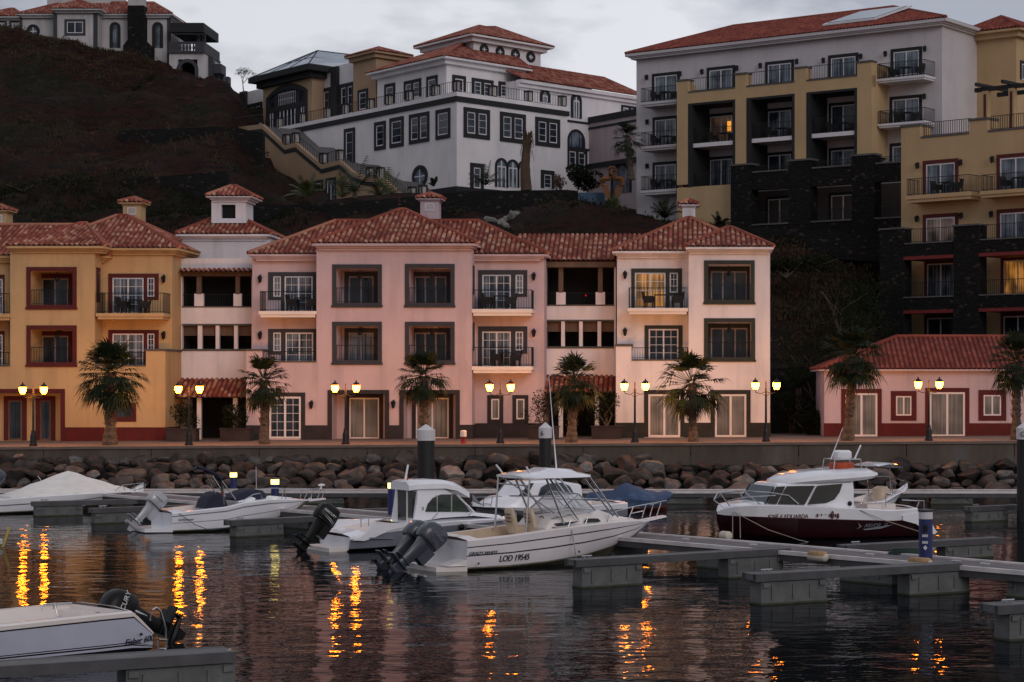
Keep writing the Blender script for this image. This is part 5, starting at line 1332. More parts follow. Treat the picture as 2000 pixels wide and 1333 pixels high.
# old retaining walls across the hill
def hillwall(lab, pts, h, D, th=.8, mtl='stone'):
    m = MB(); q = [pt(x, y - 1, dd - 2.2) for (x, y), dd in zip(pts, D)]
    for a, b in zip(q, q[1:]): m.prism([a, b, b - Vector((0, 0, h)), a - Vector((0, 0, h))], (0, th, 0))
    t = m.build('retaining_wall', mtl); tag(t, lab, 'stone wall'); return t
hillwall('dark stone retaining wall crossing the red hillside below the bench', [(235, 352), (300, 347), (380, 340), (445, 335)], 2.2, [147.5, 148, 148, 149])
hillwall('long black stone retaining wall below the ochre staircase', [(490, 397), (560, 402), (700, 395), (800, 386), (905, 375), (1108, 372), (1128, 374)], 2.6, [141, 141, 141, 142, 143, 145, 146])
hillwall('dark stone retaining wall between the hill bench and the ochre staircase', [(232, 257), (330, 252), (430, 249), (470, 252), (514, 262)], 3.0, [168, 169, 170, 171, 171])
hillwall('dark stone retaining wall under the villa porch', [(320, 148), (352, 160), (400, 165), (450, 178), (472, 186)], 3, [199, 199, 199, 199, 199])
hillwall('dark stone wall below the grey hotel at the top of the slope', [(1110, 432), (1240, 432), (1330, 436), (1500, 447), (1720, 458)], 1.8, [139, 139, 138, 137, 134])
hillwall('low dark wall at the foot of the slope right of the white house', [(1506, 722), (1600, 716), (1640, 712)], 6, [117, 117, 117])
# ragged rock face patches
pale = []
for me in rocks[:5]:
    q = me.copy(); q.materials.clear(); q.materials.append(M['white_patch']); pale.append(q)
for i in range(12):
    p = hill_pt(985 + R.gauss(0, 17), R.uniform(133, 140)); o = bpy.data.objects.new('pale_rock', pale[i % 5]); col.objects.link(o)
    o.location = p; o.scale = (R.uniform(.5, 1.5), .5, R.uniform(.4, 1.3)); o.rotation_euler = (R.uniform(-.5, .5), R.uniform(-.6, .6), R.uniform(0, 6)); tag(o, 'pale broken rock in the red bank below the white hotel', 'rock', 'pale rocks in the bank')

# grass tufts and scrub
def tufts(name, n, region, hgt, mtl, lab, seed=1):
    rr = random.Random(seed); m = MB()
    for i in range(n):
        x, D = region(rr); p = hill_pt(x, D)
        for k in range(rr.randint(3, 6)):
            a = rr.uniform(0, 6.28); l = hgt * rr.uniform(.4, 1.2); q = p + Vector((rr.gauss(0, .25), rr.gauss(0, .25), -.05)); w_ = .05 + l * .06
            m.poly([q + Vector((math.cos(a) * w_, math.sin(a) * w_, 0)), q - Vector((math.cos(a) * w_, math.sin(a) * w_, 0)), q + Vector((rr.gauss(0, .25) * l, rr.gauss(0, .25) * l, l))])
    o = m.build(name, mtl, norm=False); return tag(o, lab, 'grass', kind='stuff')
M['drygrass'] = mat('dry_grass', (.060, .044, .028), .9, var=.5, scale=.3, c2=(.02, .018, .011), spec=.05)
M['greengrass'] = mat('green_grass', (.012, .014, .007), .9, var=.4, scale=.4, spec=.05)
tufts('dry_grass', 2200, lambda r: (r.uniform(-50, 330), r.uniform(193, 205)), .26, 'drygrass', 'dry grass along the hill crest below the villa', 2)
tufts('dry_grass', 1500, lambda r: (r.uniform(-50, 440), r.choice([r.gauss(150, 1), r.gauss(170, 2.5), r.gauss(163, 5)])), .28, 'drygrass', 'dry grass on the benches of the red hill', 3)
tufts('green_grass', 2600, lambda r: (r.uniform(-80, 600), r.uniform(126, 147)), .3, 'greengrass', 'green scrub and grass on the lower slope behind the roofs', 4)
tufts('dry_grass', 1100, lambda r: (r.uniform(1505, 1700), max(118, r.gauss(129, 3))), .34, 'drygrass', 'dry grass on the bank right of the white house', 5)
tufts('green_grass', 1500, lambda r: (r.uniform(1110, 1760), r.uniform(134, 148)), .25, 'greengrass', 'dark grass strip at the foot of the grey hotel', 6)

# ---------------------------------------------------------------- plants
SCRUB = True
def leafball(m, c, r, n, size, rr, flat=.8):
    c = Vector(c)
    for i in range(n):
        d = Vector((rr.gauss(0, 1), rr.gauss(0, 1), rr.gauss(0, 1))).normalized() * rr.uniform(.45, 1) ** .5
        p = c + Vector((d.x * r[0], d.y * r[1], d.z * r[2])); a = Vector((rr.gauss(0, 1), rr.gauss(0, 1), rr.gauss(0, 1))).normalized() * size * rr.uniform(.5, 1.2)
        b = a.cross(Vector((rr.gauss(0, 1), rr.gauss(0, 1), rr.gauss(0, 1))).normalized()) * .6
        m.poly([p - a, p + b, p + a, p - b])
M['scrubdry'] = mat('dry_scrub_leaf', (.055, .042, .026), .95, var=.5, scale=.5, spec=.05)
for mt, nn, lab, sd in (('leaf', 170, 'dark green scrub dotted over the red hillside', 41), ('scrubdry', 150, 'dry brown scrub dotted over the red hillside', 42)):
    rr = random.Random(sd); m = MB()
    for i in range(nn):
        x, D = (rr.uniform(-40, 560), rr.uniform(124, 203)) if rr.random() < .72 else ((rr.uniform(1510, 1710), rr.uniform(118, 137)) if rr.random() < .6 else (rr.uniform(820, 1230), rr.uniform(130, 146)))
        r_ = rr.uniform(.25, .9); leafball(m, hill_pt(x, D) + Vector((0, 0, r_ * .3)), (r_, r_, r_ * .6), int(70 * r_) + 12, .09, rr)
    tag(m.build('scrub', mt, norm=False), lab, 'scrub', kind='stuff')
def bush(px, py, D, w, h, lab, mtl='leaf', n=500, seed=0, size=.12, name='shrub', stem=True, cat='shrub', group=None):
    rr = random.Random(seed + int(px)); p = pt(px, py, D); t = thing(name, lab, cat, None, p, group)
    m = MB()
    for k in range(7): leafball(m, p + Vector((rr.uniform(-.6, .6) * w / 2, rr.uniform(-.4, .4) * w / 2, h * (.45 + rr.uniform(-.25, .3)))), (w * .28, w * .28, h * .27), n // 7, size, rr)
    m.build('foliage', mtl, t, norm=False)
    if stem:
        m = MB()
        for k in range(4): m.tube([p, p + Vector((rr.uniform(-.2, .2) * w, 0, h * .3)), p + Vector((rr.uniform(-.4, .4) * w, rr.uniform(-.2, .2) * w, h * .7))], [.05, .035, .015], 5)
        m.build('stem', 'bark', t)
    return t
def fanpalm(seed, ht, cr, tr, dead=True, nleaf=58):
    """Washingtonia style: short rough trunk, dense head of fan leaves"""
    rr = random.Random(seed)
    t = thing('palm_tree', '', 'palm tree')
    m = MB(); rings = []; nz = 22; lean = Vector((rr.uniform(-.28, .28), rr.uniform(-.1, .1)))
    th = ht - cr * .75
    for i in range(nz + 1):
        f = i / nz; r = tr * (1.25 - .45 * min(1, f * 4) + .1 * max(0, f - .7)) * (1 + (.09 if i % 2 else -.04)); r *= 1 if f < .99 else .5
        rings.append([(lean.x * f + (r * (1 + rr.uniform(-.08, .08))) * math.cos(2 * math.pi * j / 11), lean.y * f + r * math.sin(2 * math.pi * j / 11), th * f) for j in range(11)])
    m.loft(rings)
    for i in range(90):   # old leaf bases
        f = rr.uniform(.25, .98); a = rr.uniform(0, 6.28); r = tr * .85; z = th * f; c, s = math.cos(a), math.sin(a)
        m.prism([(lean.x * f + c * r - s * .05, lean.y * f + s * r + c * .05, z), (lean.x * f + c * r + s * .05, lean.y * f + s * r - c * .05, z), (lean.x * f + c * (r + .09), lean.y * f + s * (r + .09), z + .12)], (0, 0, .03))
    m.build('trunk', 'trunk', t)
    top = Vector((lean.x, lean.y, th))
    def fan(m, el, az, L_, fanr, droop):
        d = Vector((math.cos(az) * math.cos(el), math.sin(az) * math.cos(el), math.sin(el)))
        side = Vector((-math.sin(az), math.cos(az), 0)); up = side.cross(d) * -1
        b = top + d * .12; mid = b + d * L_ * .5 - Vector((0, 0, droop * .3 * L_)); e = b + d * L_ - Vector((0, 0, droop * L_ * .55))
        m.tube([b, mid, e], [.02, .015, .012], 3, cap=False)
        dd = (e - mid).normalized(); upv = side.cross(dd)
        n = 13; spread = 1.9
        for k in range(n):
            a = (k / (n - 1) - .5) * spread * 1.25; l = fanr * (1 - .22 * abs(a)) * rr.uniform(.7, 1.15)
            q = (dd * math.cos(a) + side * math.sin(a)).normalized(); pr = q.cross(upv).normalized() * fanr * .043
            p1 = e + q * l * .6 + upv * rr.uniform(-.03, .03) * 1; p2 = e + q * l - Vector((0, 0, l * (.18 + droop * .35) * rr.uniform(.6, 1.5)))
            m.add([e + pr * .25, e - pr * .25, p1 - pr, p1 + pr, p2], [(0, 1, 2, 3), (3, 2, 4)])
    m = MB()
    for i in range(nleaf):
        f = (i + .5) / nleaf; el = rad(84 - 132 * f ** .9 + rr.uniform(-15, 15)); az = i * 2.39996 + rr.uniform(-.5, .5)
        fan(m, el, az, cr * .52 * rr.uniform(.75, 1.2), cr * .58 * rr.uniform(.85, 1.1), .12 + .7 * max(0, f - .3))
    m.build('crown', 'frond', t, norm=False)
    if dead:
        m = MB()
        for i in range(14): fan(m, rad(rr.uniform(-80, -48)), rr.uniform(0, 6.28), cr * .42, cr * .42, .5)
        m.build('dead_fronds', 'deadfrond', t, norm=False)
    return t
PL = [(215, 866, 670, 66, .30, 'tall thick palm in front of the yellow house'),
      (516, 864, 700, 48, .22, 'slim palm left of the pink house french door'),
      (828, 864, 692, 50, .25, 'palm before the pink house porches, behind the white-capped pile'),
      (1116, 862, 700, 52, .25, 'palm in front of the cream link building'),
      (1354, 862, 694, 66, .22, 'spreading palm with dry skirt in front of the white house'),
      (1656, 861, 646, 60, .27, 'tall palm at the corner of the low red-roofed building'),
      (1985, 863, 665, 56, .25, 'palm at the right edge before the low building')]
for i, (x, yb, yt, r, tr, lab) in enumerate(PL):
    D = 97.6; s = FO / D; p = pt(x, yb, D); p.z = zx(p.x)
    t = fanpalm(10 + i, (yb - yt) / s * 1.0, r / s * 1.08, tr, dead=i in (1, 2, 3, 4, 5), nleaf=[84, 62, 70, 64, 54, 78, 64][i])
    place(t, p, i * 1.3, 1, lab); t['group'] = 'palms along the promenade'
def feather(px, py, D, n, L_, lab, h0=0, mtl='leafy', seed=0, name='young_palm'):
    rr = random.Random(seed); p = pt(px, py, D); t = thing(name, lab, 'palm', None, p)
    m = MB(); top = p + Vector((0, 0, h0))
    for i in range(n):
        az = i * 2.4 + rr.uniform(-.3, .3); el = rad(rr.uniform(35, 82)); d = Vector((math.cos(az) * math.cos(el), math.sin(az) * math.cos(el), math.sin(el)))
        pts = [top + d * L_ * s_ - Vector((0, 0, .55 * L_ * s_ * s_ * math.cos(el) * 1.3)) for s_ in (0, .25, .5, .75, 1)]
        m.tube(pts, [.03, .025, .02, .015, .01], 3, cap=False)
        side = Vector((-math.sin(az), math.cos(az), 0))
        for k in range(1, 14):
            f = k / 14 * 4; a = int(f); q = pts[a].lerp(pts[min(4, a + 1)], f - a); tdir = (pts[min(4, a + 1)] - pts[a]).normalized()
            for sg in (-1, 1):
                l = L_ * .30 * math.sin(math.pi * (.15 + .8 * k / 14)); e = q + (side * sg * .8 + tdir * .5).normalized() * l - Vector((0, 0, l * .35))
                m.poly([q - tdir * .04, q + tdir * .04, e])
    m.build('fronds', mtl, t, norm=False)
    if h0 > .3: m = MB(); m.tube([p, top], [.2, .15], 8); m.build('trunk', 'trunk', t)
    return t
feather(600, 392, 146, 14, 2.3, 'yellowing young palm left of the staircase windows', .2, seed=1)
feather(668, 392, 146, 9, 2.2, 'small green palm right of the staircase windows', .2, seed=2)
feather(693, 388, 145.5, 8, 3.6, 'larger arching palm in front of the ochre staircase', .4, 'frond', seed=3)
feather(738, 388, 146, 8, 1.8, 'small palm before the lowest stair landing', .2, seed=4)
feather(758, 390, 145, 7, 2.4, 'yellow-green palm at the foot of the staircase', .3, seed=5)
feather(847, 370, 150, 7, 1.0, 'tiny potted palm right of the oval window', .2, 'frond', seed=6)
feather(948, 370, 150, 10, 2.2, 'young palm left of the triple arch window', .3, 'frond', seed=7)
feather(1298, 430, 144, 14, 1.9, 'low cycad-like palm at the foot of the grey hotel', .1, 'frond', seed=8)
feather(1406, 444, 138, 9, 1.3, 'small palm below the yellow panel of the hotel', .1, 'frond', seed=9)
feather(1195, 425, 142, 12, 1.9, 'yellowish palm clump below the orange sculpture', .1, seed=10)
feather(1560, 815, 113, 8, 2.2, 'drooping dark palm behind the right-hand lamp', 1.6, 'leaf', seed=11)
t = fanpalm(31, 3.9, 1.25, .24, dead=False, nleaf=40); place(t, pt(1233, 352, 146), 0, 1, 'green fan palm beside the edge of the grey hotel')
t = thing('dead_palm', 'dry brown palm trunk with wilted head before the white hotel', 'palm', None, pt(1028, 372, 150)); rr = random.Random(5)
m = MB(); p = pt(1028, 372, 150); m.tube([p, p + Vector((-.1, 0, 1.5)), p + Vector((0, 0, 3.2)), p + Vector((.1, 0, 4.0))], [.42, .36, .26, .3], 9); m.build('trunk', 'deadfrond', t)
m = MB()
for i in range(60): a = rr.uniform(0, 6.3); b = p + Vector((.05, 0, rr.uniform(2.4, 3.9))); m.tube([b, b + Vector((math.cos(a) * .35, math.sin(a) * .35, .5)), b + Vector((math.cos(a) * .5, math.sin(a) * .5, rr.uniform(-.6, .7)))], [.05, .04, .01], 3, cap=False)
m.build('crown', 'deadfrond', t)
bush(1148, 376, 151, 3.0, 2.3, 'dark rounded evergreen tree before the arch door of the white hotel', n=2200, name='evergreen_tree', cat='tree', size=.13)
bush(1095, 374, 150, 1.0, 1.3, 'reddish brown shrub beside the evergreen tree', 'deadfrond', 300)
# bare tree at the crest
t = thing('bare_tree', 'thin leafless tree on the crest left of the white hotel', 'tree', None, pt(476, 180, 198)); rr = random.Random(3)
mb = MB(); lf = MB()
def branch(p, d, L_, r, k):
    q = p + d * L_; mb.tube([p, q], [r, r * .65], 4, cap=False)
    if k == 0:
        leafball(lf, q, (.25, .25, .2), 6, .06, rr); return
    for i in range(3):
        branch(q, (d + Vector((rr.gauss(0, .55), rr.gauss(0, .4), rr.gauss(.1, .3)))).normalized(), L_ * rr.uniform(.6, .8), r * .6, k - 1)
branch(pt(476, 182, 198), Vector((-.1, 0, 1)), .9, .06, 4); mb.build('trunk', 'bark', t); lf.build('crown', 'leaf', t, norm=False)
# shrubs on the hillside and around the houses
sh = [(1535, 530, 126, 3, 1.4, 'low dark scrub on the bank just right of the white house eave'), (1600, 520, 127, 3.4, 1.2, 'low scrub in the middle of the bank right of the white house'), (1640, 640, 121, 5, 3.6, 'tall dark shrub between the white house and the stone hotel gallery'), (1680, 700, 118, 4, 3.2, 'dark shrub behind the tall palm and red roof'), (1590, 770, 114, 4.6, 3.6, 'large dark shrub left of the tall corner palm'), (1545, 835, 111, 3.6, 2.4, 'dark shrub behind the right-hand lamp post'), (1585, 850, 109, 2.6, 1.7, 'low shrub against the end wall of the low building'), (1700, 600, 124, 2.4, 2.2, 'shrub at the foot of the dark stone hotel pier')]
for i, (x, y, D, w_, h_, l) in enumerate(sh): bush(x, y + 12, D, w_, h_, l, n=2200, seed=i, size=.08, group='dark shrubs on the bank')
sh = [(40, 392, 141, 3.4, 1.2, 'olive scrub low on the slope above the left chimney'), (130, 384, 143, 4, 1.4, 'broad scrub low on the slope left of the yellow chimney'), (205, 398, 141, 3, 1.2, 'scrub beside the yellow house chimney'), (330, 400, 141, 3.6, 1.3, 'scrub between chimney and roof tower'), (385, 378, 144, 2.6, 1.0, 'small scrub below the dark retaining wall'), (280, 185, 194, 3, 1.4, 'dark green bush on the crest below the villa chimney stack'), (306, 196, 193, 2.4, 1.2, 'dark green bush below the villa porch'), (60, 268, 169, 3, 1.1, 'bush on the left end of the middle bench')]
for i, (x, y, D, w_, h_, l) in enumerate(sh): p = hill_pt(x, D); bush(x, HY - (p.z - H) * FO / p.y + 6, p.y, w_, h_, l, n=1200, seed=20 + i, size=.07, group='scrub on the red hill')
for x, l in ((357, 'left of the canopy post under the yellow-side canopy'), (462, 'right under the yellow-side canopy, beside the slim palm'), (1062, 'left of the palm under the cream link building'), (1185, 'right under the cream link building canopy')):
    D = 103.6; p = pt(x, 858, D); p.z = zx(p.x)
    t = thing('planter', 'dark rectangular planter ' + l, 'planter', None, p, 'planters under the canopies'); m = MB(); m.box(p.x - .75, p.x + .75, D - .4, D + .4, p.z, p.z + .6); m.box(p.x - .8, p.x + .8, D - .45, D + .45, p.z + .6, p.z + .66); m.build('box', 'plinth_dark', t)
    yy = HY + (H - p.z - .6) * FO / D; bush(x, yy, D, 1.5 if x < 1000 else 2.2, 1.5 if x < 1000 else 2.0, 'dark leafy shrub growing in the planter ' + l, n=1800, seed=5, size=.055, group='shrubs in planters')
# anchor shaped sculpture and mural wall by the hotel pool
D = 148; ks = lambda x, y: pt(x, y, D)
t = thing('sculpture', 'orange painted steel sculpture with ring and oval hole near the grey hotel', 'sculpture', None, ks(1196, 386))
def arcpts(cx, cy, rx, ry, a0, a1, n=18): return [ks(cx + rx * math.cos(rad(a0 + (a1 - a0) * i / n)), cy - ry * math.sin(rad(a0 + (a1 - a0) * i / n))) for i in range(n + 1)]
m = MB(); m.tube(arcpts(1196, 334, 6, 7, -90, 270), .12, 6); 
a = arcpts(1196, 363, 20, 27, 180, 360); b = arcpts(1196, 361, 8.5, 17, 180, 360)
for k in range(len(a) - 1): m.prism([a[k], a[k + 1], b[k + 1], b[k]], (0, .3, 0))
a = arcpts(1196, 355, 8.5, 17, 0, 180)
m.tube([ks(1176, 363), ks(1178, 350), ks(1190, 349), ks(1193, 342)], .22, 6); m.tube([ks(1216, 363), ks(1214, 350), ks(1202, 349), ks(1199, 342)], .22, 6); m.tube([ks(1172, 351), ks(1186, 351)], .14, 6); m.tube([ks(1206, 351), ks(1220, 351)], .14, 6)
m.build('frame', 'sculpt', t)
m = MB(); m.tube([ks(1196, 372), ks(1196, 396)], .15, 6); m.build('post', 'dark', t)
m = MB(); p = ks(1122, 385); q = ks(1180, 380); m.box(p.x, q.x, 149, 149.4, p.z - 1, ks(1122, 374).z); tag(m.build('painted_wall', 'mural'), 'low blue painted wall beside the evergreen tree', 'wall')

# ---------------------------------------------------------------- street lamps with two lanterns
def mk_lamp():
    t = thing('street_lamp', '', 'street lamp')
    m = MB(); m.lathe([(.19, 0), (.19, .08), (.15, .14), (.14, .5), (.10, .62), (.09, .75)], 12); m.build('base', 'iron', t)
    m = MB(); m.lathe([(.055, .75), (.045, 2.45), (.06, 2.5), (.035, 2.56), (.03, 2.8), (.0, 2.9)], 8); m.build('pole', 'iron', t)
    m = MB(); m.tube([(-.5, 0, 2.42), (-.48, 0, 2.33), (-.25, 0, 2.27), (0, 0, 2.38), (.25, 0, 2.27), (.48, 0, 2.33), (.5, 0, 2.42)], .02, 6)
    for s in (-1, 1): m.tube([(0, 0, 2.15), (s * .12, 0, 2.22), (s * .2, 0, 2.3), (s * .1, 0, 2.33)], .012, 5)
    m.build('arm', 'iron', t)
    for s in (-.5, .5):
        m = MB(); m.lathe([(.09, 2.47), (.16, 2.62), (.17, 2.78)], 6, (s, 0, 0)); g = m.build('lantern', 'lamp', t)
        c = MB(); c.lathe([(.19, 2.785), (.19, 2.80), (.11, 2.90), (.04, 2.94), (.02, 3.02), (0, 3.03)], 6, (s, 0, 0)); c.lathe([(.03, 2.42), (.1, 2.445), (.095, 2.465)], 6, (s, 0, 0)); c.build('lantern_cap', 'iron', g)
        L_ = bpy.data.lights.new('bulb', 'POINT'); L_.energy = 800; L_.color = (1, .45, .12); L_.shadow_soft_size = .10
        lo = bpy.data.objects.new('bulb', L_); col.objects.link(lo); lo.location = (s, 0, 2.64); lo.parent = g; lo.visible_glossy = False; RM[lo.name] = I4
    return t
lrep = Repeat(mk_lamp, 'twin lantern lamps along the promenade')
for x, l in ((65, 'lit twin lantern lamp in front of the yellow house porch'), (369, 'lit twin lantern lamp before the white link building canopy'), (675, 'lit twin lantern lamp before the left pink porch'), (977, 'lit twin lantern lamp between two small pink house windows'), (1240, 'lit twin lantern lamp at the left corner of the white house'), (1496, 'lit twin lantern lamp at the right corner of the white house'), (1814, 'lit twin lantern lamp left of the middle door of the low building')):
    p = pt(x, 866, 96.6); p.z = zx(p.x) + .0; lrep(p, 0, 1.0, l)
# hydrant
p = pt(905, 865, 97); p.z = zx(p.x); t = thing('hydrant', 'small red hydrant with white top on the promenade', 'hydrant', None, p)
m = MB(); m.lathe([(.14, 0), (.14, .04), (.09, .1), (.12, .32)], 10, p); m.build('base', 'red2', t)
m = MB(); m.lathe([(.15, .32), (.15, .58), (.12, .62), (0, .63)], 10, p); m.build('hood', 'pilewhite', t)

# ---------------------------------------------------------------- mooring piles
for x, yt, D, r, l, txt in ((832, 829, 78, .33, 'black mooring pile with white pointed cap behind the small cabin boat', None), (1065, 825, 80, .24, 'black mooring pile with white pointed cap and number, under the long aerial', '6'), (2001, 824, 72, .27, 'black mooring pile with lettered white cap at the right edge', 'G')):
    p = pt(x, HY, D); zt_ = H - (yt - HY) * D / FO; t = thing('mooring_pile', l, 'pile', None, (p.x, D, 0), 'piles holding the pontoons')
    m = MB(); m.lathe([(r, -3), (r, zt_ - .62)], 20, (p.x, D, 0)); m.build('sleeve', 'pileblack', t)
    m = MB(); m.lathe([(r * 1.08, zt_ - .62), (r * 1.08, zt_ - .22), (0.01, zt_)], 20, (p.x, D, 0)); c = m.build('cap', 'pilewhite', t)
    if txt: text(txt, .26, 'inkblack', c, None, p.x - r * .75, D - r * 1.1, zt_ - .52, name='number')

# ---------------------------------------------------------------- pontoons
def deckbeam(m, a, b, w0, w1, z0, z1):
    """board from a to b (world xy), spanning offsets w0..w1 to its left"""
    a, b = Vector(a), Vector(b); d = (b - a).normalized(); n = Vector((-d.y, d.x))
    q = [a + n * w0, b + n * w0, b + n * w1, a + n * w1]
    m.hexa([(p.x, p.y, z0) for p in q] + [(p.x, p.y, z1) for p in q])
def pontoon(lab, a, b, width, z, n_f, edge=True, thick=.22, name='pontoon', floats=None, deckm='deckwood'):
    a, b = Vector((a.x, a.y)), Vector((b.x, b.y)); t = thing(name, lab, 'pontoon', None, (a.x, a.y, 0))
    L_ = (b - a).length; d = (b - a).normalized()
    m = MB(); deckbeam(m, a, b, .12 if edge else .05, width - (.12 if edge else .05), z - thick * .8, z + (0 if edge else .035))
    m.build('deck', deckm if edge else 'float', t)
    m = MB(); deckbeam(m, a, b, 0, .118, z - (.06 if edge else thick), z + .04); m.build('edge_beam', 'decklight' if edge else 'pontoon', t)
    m = MB(); deckbeam(m, a, b, width - .118, width, z - (.06 if edge else thick), z + .04); m.build('edge_beam', 'decklight' if edge else 'pontoon', t)
    if edge: m = MB(); deckbeam(m, a, b, .03, .1, z - thick, z - .062); m.build('fascia', 'pontoon', t)
    for f in (floats or [(i + .5) / n_f for i in range(n_f)]):
        p = a + d * L_ * f; q = p + d * 1.7
        m = MB(); deckbeam(m, p, q, width * .1, width * .9, -.5, z - thick - .02)
        for k in (.25, .8, 1.25): deckbeam(m, p + d * k, p + d * (k + .05), width * .1 - .03, width * .1 - .002, .12, z - thick - .1)
        for k in (.03, 1.5): deckbeam(m, p + d * k, p + d * (k + .16), width * .1 - .05, width * .1 - .002, z - thick - .14, z - thick - .04)
        fl = m.build('float', 'float', t)
        m = MB(); deckbeam(m, p - d * .01, q + d * .01, width * .1 - .01, width * .9 + .01, -.05, .04); m.build('waterline_algae', 'algae', fl)
    return t
def cleat(p, ang, lab):
    t = thing('cleat', lab, 'cleat', None, p, 'mooring cleats'); m = MB(); c, s = math.cos(ang), math.sin(ang)
    m.tube([p + Vector((-c * .14, -s * .14, .10)), p + Vector((c * .14, s * .14, .10))], .022, 6)
    for k in (-.06, .06): m.tube([p + Vector((c * k, s * k, 0)), p + Vector((c * k, s * k, .1))], .02, 6)
    m.build('horns', 'steel', t)
DZ = .6
# main walkway: front edge seen from (284,978) to (2000,1118)
a = gp(190, 966, DZ); b = gp(2140, 1131, DZ)
pontoon('long main walkway pontoon running from behind the boats to the right foreground', a, b, 1.7, DZ, 9, deckm='deckwood')
MD = (Vector((b.x, b.y)) - Vector((a.x, a.y))).normalized(); MA = math.atan2(MD.y, MD.x)
nt = M['deckwood'].node_tree; N, L = nt.nodes, nt.links; b_ = N['Principled BSDF']
tc = N.new('ShaderNodeTexCoord'); mp = N.new('ShaderNodeMapping'); mp.inputs['Rotation'].default_value = (0, 0, -MA); L.new(tc.outputs['Object'], mp.inputs['Vector'])
wv = N.new('ShaderNodeTexWave'); wv.inputs['Scale'].default_value = 1.1; wv.inputs['Distortion'].default_value = .3; L.new(mp.outputs[0], wv.inputs['Vector'])
mr = N.new('ShaderNodeMapRange'); mr.inputs['From Min'].default_value = .02; mr.inputs['From Max'].default_value = .16; mr.inputs['To Min'].default_value = .35; L.new(wv.outputs['Fac'], mr.inputs['Value'])
src = b_.inputs['Base Color'].links[0].from_socket; vs = N.new('ShaderNodeVectorMath'); vs.operation = 'SCALE'; L.new(src, vs.inputs[0]); L.new(mr.outputs[0], vs.inputs['Scale']); L.new(vs.outputs[0], b_.inputs['Base Color'])
# far walkway along the rocks
a = gp(-60, 966, .5); b = gp(2100, 966.5, .5)
pontoon('far walkway pontoon lying along the foot of the boulders', Vector((a.x, 82.6)), Vector((b.x, 82.2)), 1.5, .5, 12)
def finger(lab, px0, py0, px1, py1, wd=.55, fl=(.05,), z=.5):
    a, b = gp(px0, py0, z), gp(px1, py1, z); t = pontoon(lab, a, b, wd, z, 1, False, .13, 'finger_pontoon', fl, 'pontoon')
    d = (Vector((b.x, b.y)) - Vector((a.x, a.y))).normalized(); ang = math.atan2(d.y, d.x)
    n = Vector((-d.y, d.x)); c = a + Vector((d.x * .45 + n.x * wd / 2, d.y * .45 + n.y * wd / 2, .0)); c.z = z
    cleat(c, ang, 'steel cleat on ' + ' '.join(lab.split()[1 if lab.split()[0] != 'finger' else 0:][:11]))
    return t
finger('finger pontoon in the right foreground with its blunt end at the left', 1477, 1126, 1880, 1104, .6, (.03, .74), .65)
finger('finger pontoon under the bow of the registered motorboat', 1126, 1098, 1545, 1074, .55, (.03, .70), .64)
finger('finger pontoon behind the blue pedestal, reaching right', 1655, 1069, 1962, 1053, .5, (.62,))
finger('finger pontoon beside the hull of the open white motorboat', 452, 1020, 790, 1003, .5, (.03,))
finger('finger pontoon behind the tilted silver outboard', 180, 996, 460, 986, .45, (.02,))
finger('finger pontoon in front of the tent-covered boat', 64, 983, 300, 977, .45, (.02,))
finger('finger pontoon in the lower left foreground beside the lettered hull', -160, 1318, 462, 1278, .75, (.64,), .62)
finger('short finger pontoon cut by the right edge of the frame', 1950, 1188, 2200, 1172, .6, (.1,), .65)
finger('finger pontoon at right behind the orange light patch', 1895, 993, 2100, 984, .45, (.02,))
finger('finger pontoon behind the small cabin boat', 640, 1000, 930, 990, .45, (.02,))
def pedD(px, off=1.2):  # depth on the main walkway
    a0, a1 = gp(190, 966, DZ), gp(2140, 1131, DZ); Fm = Fr((a0.x, a0.y), (a1.x - a0.x, a1.y - a0.y)); return Fm.D(px, off)
# fenders on the walkway edge
def fender(px, py, z, r, L_, lab, ang=MA, stain=False):
    p = pt(px, py, pedD(px, -.16)) if stain else gp(px, py, z); t = thing('fender', lab, 'fender', None, p, 'cylindrical fenders'); d = Vector((math.cos(ang), math.sin(ang), 0)); m = MB()
    pts = [p + d * (L_ * (k - .5)) for k in (0, .04, .1, .5, .9, .96, 1)]; m.tube(pts, [r * .45, r * .8, r, r * 1.02, r, r * .8, r * .45], 12); m.build('body', 'rubber', t, smooth=True)
    if stain: m = MB(); m.tube([q + Vector((0, 0, .035)) for q in pts[1:-1]], [r * .72, r * .93, r * .95, r * .93, r * .72], 12); m.build('rust_stain', 'rust', t, smooth=True)
for q in ((1597, 1088, .47, .12, .62, 'yellowed fender on the walkway left of the blue pedestal', MA, True), (1797, 1101, .47, .12, .68, 'rust-topped fender on the walkway below the blue pedestal', MA, True), (1270, 1060, .35, .1, .4, 'white fender hanging under the walkway beyond the registered bow', MA), (636, 998, .42, .11, .5, 'white fender on the walkway at the bow of the open motorboat', MA), (1417, 1047, .62, .13, .35, 'white ball fender at the bow of the maroon boat', MA), (300, 970, .5, .1, .38, 'white fender on the far walkway behind the silver outboard', MA)):
    fender(*q)
for x, l in ((1340, 'steel cleat on the main walkway near the registered bow'), (1472, 'steel cleat on the main walkway before the maroon bow'), (1700, 'steel cleat on the main walkway between the two stained fenders'), (1868, 'steel cleat on the main walkway beyond the blue pedestal'), (1925, 'steel cleat on the main walkway nearest the viewer')):
    D = pedD(x, .08); p = pt(x, HY, D); p.z = DZ + .03; cleat(p, MA, l)
